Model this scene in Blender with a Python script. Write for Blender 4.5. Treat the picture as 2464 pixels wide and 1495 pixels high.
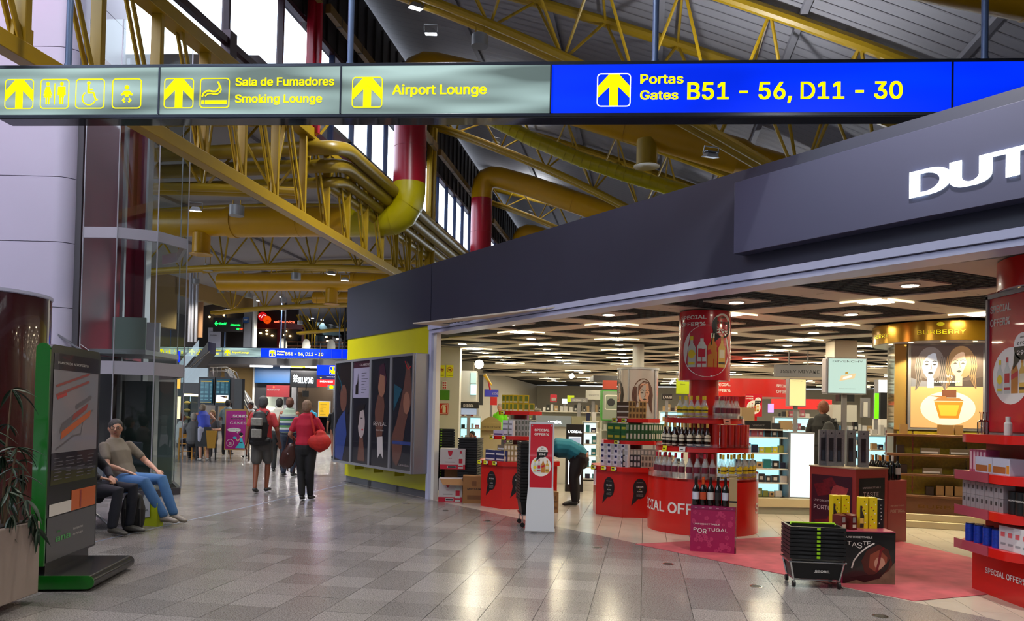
import bpy, bmesh, math, random
from mathutils import Vector, Matrix
random.seed(7)
for o in list(bpy.data.objects): bpy.data.objects.remove(o)
S = bpy.context.scene
COL = S.collection
# ---------------------------------------------------------------- camera
F, CY, PITCH, ROLL, EYE = 1848.0, 960.0, math.radians(1.06), math.radians(1.17), 1.55
HALL = math.radians(9.8)                 # the hall's axis turns this far right of the view
FW = Vector((0, math.cos(PITCH), math.sin(PITCH)))
_r0 = Vector((1, 0, 0)); _u0 = Vector((0, -math.sin(PITCH), math.cos(PITCH)))
RT = math.cos(ROLL)*_r0 + math.sin(ROLL)*_u0
UP = -math.sin(ROLL)*_r0 + math.cos(ROLL)*_u0
cd = bpy.data.cameras.new('camera'); cam = bpy.data.objects.new('camera', cd); COL.objects.link(cam)
cd.sensor_width = 36; cd.lens = F/2464*36; cd.shift_y = (CY-747.5)/2464; cd.clip_start = 0.05; cd.clip_end = 400
cam.matrix_world = Matrix(((RT.x, UP.x, -FW.x, 0), (RT.y, UP.y, -FW.y, 0), (RT.z, UP.z, -FW.z, EYE), (0, 0, 0, 1)))
S.camera = cam
# ---------------------------------------------------------------- world, exposure, daylight
S.view_settings.view_transform = 'Standard'; S.view_settings.look = 'None'
S.view_settings.exposure = 0.4; S.view_settings.gamma = 1.0; S.view_settings.use_curve_mapping = False
W = bpy.data.worlds.new('sky'); S.world = W; W.use_nodes = True
bg = W.node_tree.nodes['Background']; bg.inputs[0].default_value = (0.80, 0.89, 1.0, 1); bg.inputs[1].default_value = 4.5
def area(name, loc, size, energy, color=(1, 1, 1), rot=(0, 0, 0), sy=None):
    l = bpy.data.lights.new(name, 'AREA'); l.energy = energy; l.color = color; l.size = size
    if sy: l.shape = 'RECTANGLE'; l.size_y = sy
    o = bpy.data.objects.new(name, l); COL.objects.link(o); o.location = loc; o.rotation_euler = rot
    return o
# ---------------------------------------------------------------- frames of reference
def ray(px, py):
    return FW + (px-1232)/F*RT - (py-CY)/F*UP
CA, SA = math.cos(HALL), math.sin(HALL)
def xy(u, v): return (u*CA+v*SA, -u*SA+v*CA)          # hall coordinates (across, along) to world
def W3(u, v, z): p = xy(u, v); return Vector((p[0], p[1], z))
def G(px, py, z=0.0):
    d = ray(px, py); t = (z-EYE)/d.z; return Vector((d.x*t, d.y*t, z))
def Yd(px, py, y):
    d = ray(px, py); t = y/d.y; return Vector((d.x*t, y, EYE+d.z*t))
def Vd(px, py, v):
    d = ray(px, py); t = v/(d.x*SA+d.y*CA); return Vector((d.x*t*CA-d.y*t*SA, v, EYE+d.z*t))
def Ud(px, py, u):
    d = ray(px, py); t = u/(d.x*CA-d.y*SA); return Vector((u, d.x*t*SA+d.y*t*CA, EYE+d.z*t))
RZ_HALL = -HALL
RZ_FAC = -HALL - math.pi/4
FK = 9.40                                             # shop front: u+v = FK
def fac(s, n=0.0, z=0.0):                             # along the shop front, n metres into the shop
    u = FK/2+(s+n)/math.sqrt(2); v = FK/2+(-s+n)/math.sqrt(2); return W3(u, v, z)
def lin(c): return c/12.92 if c <= .04045 else ((c+.055)/1.055)**2.4
def hexc(h):
    h = h.lstrip('#'); return tuple(lin(int(h[i:i+2], 16)/255) for i in (0, 2, 4))
# ---------------------------------------------------------------- materials
_M = {}
def mat(name, col, rough=.55, metal=0., emit=0., noise=0., scale=8., bump=0., alpha=1., spec=.5, coat=0., trans=0., ecol=None):
    if name in _M: return _M[name]
    m = bpy.data.materials.new(name); m.use_nodes = True; _M[name] = m
    nt = m.node_tree; b = nt.nodes['Principled BSDF']
    c = hexc(col) if isinstance(col, str) else col
    b.inputs['Base Color'].default_value = (*c, 1); b.inputs['Roughness'].default_value = rough
    b.inputs['Metallic'].default_value = metal; b.inputs['Specular IOR Level'].default_value = spec
    b.inputs['Coat Weight'].default_value = coat
    if trans: b.inputs['Transmission Weight'].default_value = trans
    if alpha < 1: b.inputs['Alpha'].default_value = alpha
    if emit:
        e = hexc(ecol) if ecol else c
        b.inputs['Emission Color'].default_value = (*e, 1); b.inputs['Emission Strength'].default_value = emit
    if noise or bump:
        tc = nt.nodes.new('ShaderNodeTexCoord'); n = nt.nodes.new('ShaderNodeTexNoise'); n.inputs['Scale'].default_value = scale; n.inputs['Detail'].default_value = 5
        nt.links.new(tc.outputs['Object'], n.inputs['Vector'])
        if noise:
            mr = nt.nodes.new('ShaderNodeMapRange'); mr.inputs[1].default_value = .3; mr.inputs[2].default_value = .7
            mr.inputs[3].default_value = 1-noise; mr.inputs[4].default_value = 1+noise
            mx = nt.nodes.new('ShaderNodeVectorMath'); mx.operation = 'SCALE'; mx.inputs[0].default_value = c
            nt.links.new(n.outputs['Fac'], mr.inputs[0]); nt.links.new(mr.outputs[0], mx.inputs['Scale'])
            nt.links.new(mx.outputs[0], b.inputs['Base Color'])
        if bump:
            bp = nt.nodes.new('ShaderNodeBump'); bp.inputs['Strength'].default_value = bump; bp.inputs['Distance'].default_value = .01
            nt.links.new(n.outputs['Fac'], bp.inputs['Height']); nt.links.new(bp.outputs[0], b.inputs['Normal'])
    return m
def glassy(name, tint, a=.18, rough=.03, fac_=None):
    """thin clear sheet: mostly see-through, reflects at glancing angles"""
    if name in _M: return _M[name]
    m = bpy.data.materials.new(name); m.use_nodes = True; _M[name] = m
    nt = m.node_tree; nt.nodes.clear(); N = nt.nodes.new
    out = N('ShaderNodeOutputMaterial'); mx = N('ShaderNodeMixShader'); tr = N('ShaderNodeBsdfTransparent'); gl = N('ShaderNodeBsdfGlossy'); fr = N('ShaderNodeFresnel')
    ma = N('ShaderNodeMath'); ma.operation = 'ADD'; ma.inputs[1].default_value = a; ma.use_clamp = True
    fr.inputs[0].default_value = 1.45; gl.inputs['Roughness'].default_value = rough
    c = hexc(tint); tr.inputs[0].default_value = (*c, 1); gl.inputs[0].default_value = (.95, .97, 1, 1)
    L = nt.links.new
    L(fr.outputs[0], ma.inputs[0]); L(ma.outputs[0], mx.inputs[0]); L(tr.outputs[0], mx.inputs[1]); L(gl.outputs[0], mx.inputs[2]); L(mx.outputs[0], out.inputs[0])
    return m
# ---------------------------------------------------------------- flat lettering as geometry
_T = {}
FONT = None
try: FONT = bpy.data.fonts.load(bpy.utils.system_resource('DATAFILES')+'/fonts/Inter.woff2')   # Blender's own interface font
except Exception: pass
SCR = bpy.data.scenes.new('scratch')                      # small scene for evaluating text and modifiers quickly
def evaluated(ob):
    SCR.collection.objects.link(ob); vl = SCR.view_layers[0]; vl.update(); dg = vl.depsgraph; dg.update()
    me = bpy.data.meshes.new_from_object(ob.evaluated_get(dg)); bpy.data.objects.remove(ob); return me
def rawglyph(s):
    cu = bpy.data.curves.new('t', 'FONT'); cu.body = s; cu.size = 1; cu.resolution_u = 3
    if FONT: cu.font = FONT
    me = evaluated(bpy.data.objects.new('t', cu)); vs = [(v.co.x, v.co.y) for v in me.vertices]; fs = [tuple(p.vertices) for p in me.polygons]; bpy.data.meshes.remove(me)
    return (vs, fs) if vs else ([(0, 0), (0.001, 0), (0, .001)], [(0, 1, 2)])
def letter_d(vs):                                        # a clean capital D in the box of the font's own
    x0 = min(v[0] for v in vs); x1 = max(v[0] for v in vs); h = max(v[1] for v in vs); t = .1*h; xa = x0+(x1-x0)*.42
    arc = [(math.sin(math.pi*i/12), math.cos(math.pi*i/12)) for i in range(13)]
    O = [(x0, 0), (x0, h)]+[(xa+(x1-xa)*a, h/2+h/2*c) for a, c in arc]; I = [(x0+t, t), (x0+t, h-t)]+[(xa+(x1-t*1.05-xa)*a, h/2+(h/2-t)*c) for a, c in arc]; n = len(O)
    return O+I, [(i, (i+1) % n, n+(i+1) % n, n+i) for i in range(n)]
def glyphs(s, bold=True):
    k = (s, bold)
    if k in _T: return _T[k]
    if FONT and 'D' in s:
        vs, fs = [], []; pen = 0; HH = max(v[0] for v in rawglyph('HH')[0])
        for ch in s:
            gv, gf = rawglyph(ch)
            if ch == 'D': gv, gf = letter_d(gv)
            if ch != ' ': n = len(vs); vs += [(a+pen, b) for a, b in gv]; fs += [tuple(q+n for q in f) for f in gf]
            pen += max(v[0] for v in rawglyph('H'+ch+'H')[0])-HH
    else: vs, fs = rawglyph(s)
    x0 = min(v[0] for v in vs); x1 = max(v[0] for v in vs); vs = [(a-x0, b) for a, b in vs]; n1 = len(vs)
    if bold:                                             # thicken the strokes by overlaying shifted copies
        V_ = []; Fq = []
        for i, (dx, dy) in enumerate(((-.02, -.012), (.02, -.012), (-.02, .012), (.02, .012), (0, 0))):
            V_ += [(a+dx, b+dy) for a, b in vs]; Fq += [tuple(q+i*n1 for q in f) for f in fs]
        vs, fs = V_, Fq
    _T[k] = (vs, fs, x1-x0, n1)
    return _T[k]
# ---------------------------------------------------------------- mesh builder
class MB:
    def __init__(s): s.v = []; s.f = []; s.m = []; s.mats = []
    def mi(s, m):
        if m not in s.mats: s.mats.append(m)
        return s.mats.index(m)
    def add(s, vs, fs, m):
        b = len(s.v); s.v += [tuple(v) for v in vs]; i = s.mi(m)
        for f in fs: s.f.append(tuple(b+k for k in f)); s.m.append(i)
        return s
    def box(s, c, d, m, rz=0, top=None):
        hx, hy, hz = d[0]/2, d[1]/2, d[2]/2; tx, ty = (hx, hy) if not top else (top[0]/2, top[1]/2)
        P = [(-hx, -hy, -hz), (hx, -hy, -hz), (hx, hy, -hz), (-hx, hy, -hz), (-tx, -ty, hz), (tx, -ty, hz), (tx, ty, hz), (-tx, ty, hz)]
        cr, sr = math.cos(rz), math.sin(rz)
        P = [(c[0]+x*cr-y*sr, c[1]+x*sr+y*cr, c[2]+z) for x, y, z in P]
        return s.add(P, [(3, 2, 1, 0), (4, 5, 6, 7), (0, 1, 5, 4), (1, 2, 6, 5), (2, 3, 7, 6), (3, 0, 4, 7)], m)
    def b2(s, x0, x1, y0, y1, z0, z1, m): return s.box(((x0+x1)/2, (y0+y1)/2, (z0+z1)/2), (abs(x1-x0), abs(y1-y0), abs(z1-z0)), m)
    def quad(s, x0, z0, x1, z1, y, m): return s.add([(x0, y, z0), (x1, y, z0), (x1, y, z1), (x0, y, z1)], [(0, 1, 2, 3)], m)
    def poly(s, pts, y, m): return s.add([(a, y, b) for a, b in pts], [tuple(range(len(pts)))], m)
    def ell(s, cx, cz, rx, rz, y, m, n=28): return s.poly([(cx+rx*math.cos(i*2*math.pi/n), cz+rz*math.sin(i*2*math.pi/n)) for i in range(n)], y, m)
    def rring(s, x0, z0, x1, z1, t, r, y, m):        # rounded square outline
        def o(x0, z0, x1, z1, r):
            P = []
            for cx, cz, a in ((x1-r, z1-r, 0), (x0+r, z1-r, 90), (x0+r, z0+r, 180), (x1-r, z0+r, 270)):
                for k in range(5): q = math.radians(a+k*22.5); P.append((cx+r*math.cos(q), y, cz+r*math.sin(q)))
            return P
        A = o(x0, z0, x1, z1, r); B = o(x0+t, z0+t, x1-t, z1-t, max(r-t, .001)); n = len(A)
        return s.add(A+B, [(i, (i+1) % n, n+(i+1) % n, n+i) for i in range(n)], m)
    def line(s, pts, w, y, m):                       # flat stroke along points
        vs = []; n = len(pts)
        for i, (a, b) in enumerate(pts):
            p = pts[max(i-1, 0)]; q = pts[min(i+1, n-1)]; dx, dz = q[0]-p[0], q[1]-p[1]; l = math.hypot(dx, dz) or 1
            vs += [(a-dz/l*w/2, y, b+dx/l*w/2), (a+dz/l*w/2, y, b-dx/l*w/2)]
        return s.add(vs, [(2*i, 2*i+1, 2*i+3, 2*i+2) for i in range(n-1)], m)
    def text(s, t, x, z, cap, y, m, width=None, al='l', bold=True):
        vs, fs, w, n1 = glyphs(t, bold); k = cap/.73; kx = (width/w) if width else k
        ox = x if al == 'l' else (x-w*kx/2 if al == 'c' else x-w*kx)
        return s.add([(ox+a*kx, y-(i//n1)*.00012, z+b*k) for i, (a, b) in enumerate(vs)], fs, m)
    def prism(s, pts, z0, z1, m, cap=True):
        n = len(pts); vs = [(a, b, z0) for a, b in pts]+[(a, b, z1) for a, b in pts]
        fs = [(i, (i+1) % n, n+(i+1) % n, n+i) for i in range(n)]
        if cap: fs += [tuple(range(n-1, -1, -1)), tuple(range(n, 2*n))]
        return s.add(vs, fs, m)
    def lathe(s, prof, m, n=20, c=(0, 0, 0), a0=0., a1=2*math.pi, cap=True):
        full = abs(a1-a0-2*math.pi) < 1e-6; k = n if full else n+1; vs = []
        for r, z in prof:
            for i in range(k):
                a = a0+(a1-a0)*i/n; vs.append((c[0]+r*math.cos(a), c[1]+r*math.sin(a), c[2]+z))
        fs = []
        for j in range(len(prof)-1):
            for i in range(n):
                q = (i+1) % k; fs.append((j*k+i, j*k+q, (j+1)*k+q, (j+1)*k+i))
        if cap and full:
            if prof[0][0] > 1e-4: fs.append(tuple(range(k-1, -1, -1)))
            if prof[-1][0] > 1e-4: fs.append(tuple((len(prof)-1)*k+i for i in range(k)))
        return s.add(vs, fs, m)
    def cyl(s, c, r, h, m, n=20, r1=None): return s.lathe([(r, 0), (r if r1 is None else r1, h)], m, n, c)
    def tube(s, path, r, m, n=10, r1=None, cap=True):
        P = [Vector(p) for p in path]; N = len(P); vs = []; ref = None
        for i in range(N):
            t = (P[min(i+1, N-1)]-P[max(i-1, 0)]); t.normalize()
            if ref is None: ref = Vector((0, 0, 1)) if abs(t.z) < .9 else Vector((1, 0, 0))
            a = t.cross(ref).normalized(); b = a.cross(t).normalized(); ref = b
            rr = r if r1 is None else r+(r1-r)*i/(N-1)
            for k in range(n):
                q = 2*math.pi*k/n; vs.append(P[i]+rr*(math.cos(q)*a+math.sin(q)*b))
        fs = [(i*n+k, i*n+(k+1) % n, (i+1)*n+(k+1) % n, (i+1)*n+k) for i in range(N-1) for k in range(n)]
        if cap: fs += [tuple(range(n-1, -1, -1)), tuple((N-1)*n+k for k in range(n))]
        return s.add(vs, fs, m)
    def beam(s, p, q, w, h, m):                      # rectangular bar between two points
        p, q = Vector(p), Vector(q); t = (q-p).normalized(); up = Vector((0, 0, 1)) if abs(t.z) < .95 else Vector((1, 0, 0))
        a = t.cross(up).normalized()*w/2; b = a.cross(t).normalized()*h/2
        vs = [p-a-b, p+a-b, p+a+b, p-a+b, q-a-b, q+a-b, q+a+b, q-a+b]
        return s.add(vs, [(0, 1, 2, 3), (7, 6, 5, 4), (0, 4, 5, 1), (1, 5, 6, 2), (2, 6, 7, 3), (3, 7, 4, 0)], m)
    def sph(s, c, r, m, n=12, k=8):
        r = r if isinstance(r, (tuple, list)) else (r, r, r); vs = []; fs = []
        for j in range(k+1):
            th = math.pi*j/k
            for i in range(n): a = 2*math.pi*i/n; vs.append((c[0]+r[0]*math.sin(th)*math.cos(a), c[1]+r[1]*math.sin(th)*math.sin(a), c[2]+r[2]*math.cos(th)))
        for j in range(k):
            for i in range(n): fs.append((j*n+i, (j+1)*n+i, (j+1)*n+(i+1) % n, j*n+(i+1) % n))
        return s.add(vs, fs, m)
    def wrap(s, start, R, c=(0, 0), phi=0.):         # bend a flat print around a cylinder; x becomes arc length
        for i in range(start, len(s.v)):
            x, y, z = s.v[i]; a = -math.pi/2+phi+x/R; r = R-y; s.v[i] = (c[0]+r*math.cos(a), c[1]+r*math.sin(a), z)
        return s
    def xf(s, start, M):
        for i in range(start, len(s.v)): s.v[i] = tuple(M @ Vector(s.v[i]))
        return s
    def mesh(s, name, smooth=True, ang=.6):
        me = bpy.data.meshes.new(name); me.from_pydata(s.v, [], s.f)
        for m in s.mats: me.materials.append(m)
        if len(s.mats) > 1: me.polygons.foreach_set('material_index', s.m)
        if smooth:
            me.polygons.foreach_set('use_smooth', [True]*len(s.f))
            try: me.set_sharp_from_angle(angle=ang)
            except Exception: pass
        me.update(); return me
    def build(s, name, parent=None, loc=(0, 0, 0), rz=0, bev=0, smooth=True, kind=None, label=None):
        o = bpy.data.objects.new(name, s.mesh(name, smooth)); COL.objects.link(o); o.location = loc; o.rotation_euler = (0, 0, rz); o.parent = parent
        if bev:
            b = o.modifiers.new('bevel', 'BEVEL'); b.width = bev; b.segments = 2; b.limit_method = 'ANGLE'
        if kind: o['kind'] = kind
        if label: o['label'] = label
        return o
def tag(o, label, cat, group=None, kind=None):
    o['label'] = label; o['category'] = cat
    if group: o['group'] = group
    if kind: o['kind'] = kind
    return o
def thing(name, label, cat, loc=(0, 0, 0), rz=0, group=None):
    o = bpy.data.objects.new(name, None); o.empty_display_size = .1; COL.objects.link(o); o.location = loc; o.rotation_euler = (0, 0, rz)
    return tag(o, label, cat, group)
def kids(o): return [c for c in bpy.data.objects if c.parent == o]
_KC = {}
def dup(root, loc, rz=0, label=None, group=None):
    if root.name not in _KC: _KC[root.name] = [(c, kids(c)) for c in kids(root)]
    r = root.copy(); COL.objects.link(r); r.location = loc; r.rotation_euler = (0, 0, rz)
    if label: r['label'] = label
    if group: r['group'] = group
    for ch, gs in _KC[root.name]:
        c = ch.copy(); COL.objects.link(c); c.parent = r
        for g in gs: d = g.copy(); COL.objects.link(d); d.parent = c
    return r
def struct(name, mb, **k): return mb.build(name, kind='structure', **k)

def part(t, name, mb, **k):                               # mesh drawn in world coordinates, hung on its thing
    o = t.location; mb.v = [(a-o.x, b-o.y, c-o.z) for a, b, c in mb.v]; return mb.build(name, t, **k)
def solo(name, mb, label, cat, base=None, group=None, kind=None, **k):
    if base is None: base = (sum(v[0] for v in mb.v)/len(mb.v), sum(v[1] for v in mb.v)/len(mb.v), min(v[2] for v in mb.v))
    b = Vector(base); mb.v = [(x-b.x, y-b.y, z-b.z) for x, y, z in mb.v]; return tag(mb.build(name, None, b, **k), label, cat, group, kind)
def bx(mb, px0, py0, px1, py1, Y, th, m):                 # upright box whose front stands Y metres away
    p = Yd(px0, py1, Y); q = Yd(px1, py0, Y); mb.b2(p.x, q.x, Y, Y+th, p.z, q.z, m); return mb
# ================================================================ SETTING
m_joint = mat('floor joint', '3d3a3c', .4)
def granite(name, island):
    m = bpy.data.materials.new(name); m.use_nodes = True; nt = m.node_tree; b = nt.nodes['Principled BSDF']; N = nt.nodes.new; L = nt.links.new
    geo = N('ShaderNodeNewGeometry'); oi = N('ShaderNodeObjectInfo'); tc = N('ShaderNodeNewGeometry')
    n1 = N('ShaderNodeTexNoise'); n1.inputs['Scale'].default_value = 95; n1.inputs['Detail'].default_value = 3
    n2 = N('ShaderNodeTexNoise'); n2.inputs['Scale'].default_value = .35
    r1 = N('ShaderNodeMapRange'); r1.inputs[1].default_value = .36; r1.inputs[2].default_value = .64; r1.inputs[3].default_value = .58; r1.inputs[4].default_value = 1.42
    L(tc.outputs['Position'], n1.inputs['Vector']); L(n1.outputs['Fac'], r1.inputs[0]); L(tc.outputs['Position'], n2.inputs['Vector'])
    rm = N('ShaderNodeMapRange'); rm.inputs[3].default_value = .80; rm.inputs[4].default_value = 1.20
    L((geo.outputs['Random Per Island'] if island else oi.outputs['Random']), rm.inputs[0])
    mu = N('ShaderNodeMath'); mu.operation = 'MULTIPLY'; L(r1.outputs[0], mu.inputs[0]); L(rm.outputs[0], mu.inputs[1])
    v = N('ShaderNodeVectorMath'); v.operation = 'SCALE'; v.inputs[0].default_value = (.185, .172, .172); L(mu.outputs[0], v.inputs['Scale']); L(v.outputs[0], b.inputs['Base Color'])
    rr = N('ShaderNodeMapRange'); rr.inputs[3].default_value = .15; rr.inputs[4].default_value = .27; b.inputs['Specular IOR Level'].default_value = .36; L(n2.outputs['Fac'], rr.inputs[0]); L(rr.outputs[0], b.inputs['Roughness'])
    return m
m_gr = granite('granite slab', False); m_gri = granite('granite slab far', True)
m_tl = mat('cream tile', 'b9b0a4', .2, noise=.07, scale=3); m_tl2 = mat('cream tile far', 'b4aca2', .2, noise=.07, scale=3)
fl = MB(); fl.add([W3(-45, -8, -.012), W3(30, -8, -.012), W3(30, 85, -.012), W3(-45, 85, -.012)], [(0, 1, 2, 3)], m_joint)
floor = struct('floor', fl)
T = .4; cand = []
for i in range(-70, 30):
    for j in range(2, 75):
        u, v = i*T, j*T
        if u+v+2*T > FK and u > -6.5: continue                           # the shop front cuts the slabs
        p = W3(u+T/2, v+T/2, 0)
        if p.y < 4.6 or abs(p.x) > p.y*.70+.5: continue
        cand.append((p.y, u, v))
cand.sort(); g = .0022
base = MB(); base.box((T/2, T/2, -.006), (T-2*g, T-2*g, .012), m_gr); slab_me = base.mesh('slab')
far = MB()
for k, (_, u, v) in enumerate(cand):
    if k < 300:
        o = bpy.data.objects.new('granite_slab', slab_me); COL.objects.link(o); o.parent = floor; o.location = (*xy(u, v), random.uniform(-.0006, .0004)); o.rotation_euler.z = RZ_HALL
    else:
        a = [W3(u+g, v+g, 0), W3(u+T-g, v+g, 0), W3(u+T-g, v+T-g, 0), W3(u+g, v+T-g, 0)]; far.add(a, [(0, 1, 2, 3)], m_gri)
for i in range(-30, 12):                                     # beyond: larger patches, joints too fine to see
    for j in range(0, 44):
        u, v = i*1.2, 30+j*1.2
        if u < -6.5: far.add([W3(u, v, 0), W3(u+1.2, v, 0), W3(u+1.2, v+1.2, 0), W3(u, v+1.2, 0)], [(0, 1, 2, 3)], m_gri)
def clip_slab(u, v, t, tu, mb, m, keep):                     # slabs cut by the diagonal edge
    P = [(u+g, v+g), (u+tu-g, v+g), (u+tu-g, v+t-g), (u+g, v+t-g)]; out = []
    for i in range(4):
        a, b = P[i], P[(i+1) % 4]; fa, fb = (a[0]+a[1]-FK)*keep, (b[0]+b[1]-FK)*keep
        if fa >= 0: out.append(a)
        if fa*fb < 0: k = fa/(fa-fb); out.append((a[0]+(b[0]-a[0])*k, a[1]+(b[1]-a[1])*k))
    if len(out) > 2: mb.add([W3(a, b, 0) for a, b in out], [tuple(range(len(out)))], m)
for i in range(-70, 30):
    for j in range(-10, 75):
        u, v = i*T, j*T
        if u > -6.5 and u+v < FK and u+v+2*T > FK: clip_slab(u, v, T, T, far, m_gri, -1)
far.build('far_slabs', floor, kind='stuff')
# shop tiles 0.30 x 0.60
cand = []; st = MB(); tu, tv = .3, .6
for i in range(-40, 60):
    for j in range(5, 75):
        u, v = i*tu, j*tv+(.3 if i % 2 else 0)
        if u < -6.1: continue
        if u+v >= FK:
            p = W3(u+.15, v+.3, 0)
            if p.y < 5 or abs(p.x) > p.y*.70+.5: continue
            cand.append((p.y, u, v))
        elif u+v+tu+tv > FK: clip_slab(u, v, tv, tu, st, m_tl2, 1)
cand.sort(); base = MB(); base.box((tu/2, tv/2, -.006), (tu-.005, tv-.005, .012), m_tl); tile_me = base.mesh('tile')
for k, (_, u, v) in enumerate(cand):
    if k < 200:
        o = bpy.data.objects.new('floor_tile', tile_me); COL.objects.link(o); o.parent = floor; o.location = (*xy(u, v), random.uniform(-.0003, .0003)); o.rotation_euler.z = RZ_HALL
    else: st.add([W3(u+.0025, v+.0025, 0), W3(u+tu-.0025, v+.0025, 0), W3(u+tu-.0025, v+tv-.0025, 0), W3(u+.0025, v+tv-.0025, 0)], [(0, 1, 2, 3)], m_tl2)
st.build('far_shop_tiles', floor, kind='stuff')
strip = MB(); m_st = mat('steel strip', 'aab4cc', .3, .6)
strip.add([W3(-6.10, 3, .001), W3(-6.06, 3, .001), W3(-6.06, 15.2, .001), W3(-6.10, 15.2, .001)], [(0, 1, 2, 3)], m_st)
strip.build('expansion_strip', floor, label='pale metal strip set in the granite')
# recessed floor lights along the shop front
m_chr = mat('chrome', 'c8c8c8', .18, 1.); m_blk = mat('black plastic', '121214', .45)
for q in ((978, 1212), (1072, 1229), (1172, 1254), (1285, 1284), (1437, 1318), (1608, 1358), (1820, 1412), (2118, 1484)):
    p = G(*q); mb = MB(); mb.lathe([(.06, 0), (.06, .004), (.045, .005)], m_chr, 20); mb.cyl((0, 0, .004), .044, .002, m_blk, 16)
    s_ = mb.build('floor_uplight', floor, p)
# ---------------------------------------------------------------- shop front
m_nav = mat('navy panel', '2b2e40', .42, noise=.04, scale=2); m_nav2 = mat('slate blue sign box', '3c3e58', .38)
m_yel = mat('lime yellow panel', 'b8b406', .3, noise=.03, scale=2); m_skt = mat('grey skirting', '5a5a60', .5)
m_alu = mat('pale aluminium', 'b9bedc', .4, .1); m_wht = mat('white wall', 'b5b3ac', .6); m_lwht = mat('white paint', 'cfcdc6', .5)
def fbox(mb, s0, s1, n0, n1, z0, z1, m):
    a, b, c, d = fac(s0, n0), fac(s1, n0), fac(s1, n1), fac(s0, n1)
    mb.prism([(a.x, a.y), (b.x, b.y), (c.x, c.y), (d.x, d.y)], z0, z1, m)
shop = MB(); fbox(shop, -15.7, -11.99, .0, .13, 3.075, 4.18, m_nav); front = struct('wall_shopfront', shop)
def fpart(nm, *a, **k): mb = MB(); fbox(mb, *a); return mb.build(nm, front, **k)
fpart('fascia_panel', -11.97, 8.9, .0, .5, 3.075, 4.18, m_nav)
fpart('yellow_panel', -15.68, -12.02, .02, .12, .13, 3.075, m_yel, label='lime yellow wall panel')
fpart('skirting', -15.66, -12.0, .05, .11, 0, .13, m_skt)
fpart('door_jamb', -12.0, -11.9, -.02, .13, 0, 3.075, m_alu)
fpart('door_jamb', -11.9, -11.80, .03, .12, 0, 2.95, m_lwht)
fpart('frame_rail', -11.99, 8.9, -.05, .2, 2.995, 3.07, m_alu); fpart('frame_rail', -11.9, 8.9, -.02, .3, 2.93, 2.985, m_alu)
for s0 in (-14.45, -13.2): fpart('metal_clip', s0, s0+.02, -.0, .04, .0, .12, m_chr)
# store sign on the fascia
m_led = mat('lit white letter', 'f4fbff', .5, emit=1.6, ecol='eefaff')
sg = thing('shop_sign', 'slate blue box sign with lit white letters on the dark shop fascia', 'sign', fac(-5.22, 0, 3.26), RZ_FAC)
MB().box((3.9, -.09, .375), (7.8, .16, .75), m_nav2).build('sign_box', sg, bev=.004)
x = 1.87
for ch, w in (('D', .29), ('U', .27), ('T', .27), ('Y', .29), (' ', .14), ('F', .23), ('R', .27), ('E', .23), ('E', .23)):
    if ch != ' ':
        mb = MB(); mb.text(ch, x-.012, .185, .30, 0, m_led, width=w); mb.text(ch, x+.012, .185, .30, -.0008, m_led, width=w); o_ = mb.build('letter', sg, (0, -.180, 0), smooth=False); so = o_.modifiers.new('thick', 'SOLIDIFY'); so.thickness = .008; so.offset = 0
    x += w+.035
# ---------------------------------------------------------------- shop ceiling
m_ceil = mat('ceiling white', 'bcb4a8', .7, noise=.04, scale=1.5); m_dark = mat('dark open grid', '1a1a1b', .8); m_slat = mat('grid slat', '3e4040', .6)
m_tube = mat('ceiling light', 'fff6d8', .5, emit=75, ecol='fff0cc'); m_spot = mat('round downlight', 'fffbe8', .5, emit=26, ecol='fffbe8')
m_tubel = mat('thin tube', 'fff6d8', .5, emit=1.6, ecol='ffe8b8')
ZC = 3.02
cl = MB(); cl.add([fac(-17, .3, ZC+.12), fac(6, .3, ZC+.12), W3(11.3, 42.2, ZC+.12), W3(-6, 42.2, ZC+.12), W3(-6, 16, ZC+.12)], [(0, 4, 3, 2, 1)], m_dark)
ceil = struct('ceiling', cl)
du, dv = 1.67, 1.2
def rh(cu, cv, k, z): return [W3(cu-du*k, cv, z), W3(cu, cv-dv*k, z), W3(cu+du*k, cv, z), W3(cu, cv+dv*k, z)]
def inside(u, v): return u+v > FK+1.0 and u > -5.0
far_ceil = MB(); nlamp = 0
panelme = None
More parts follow.
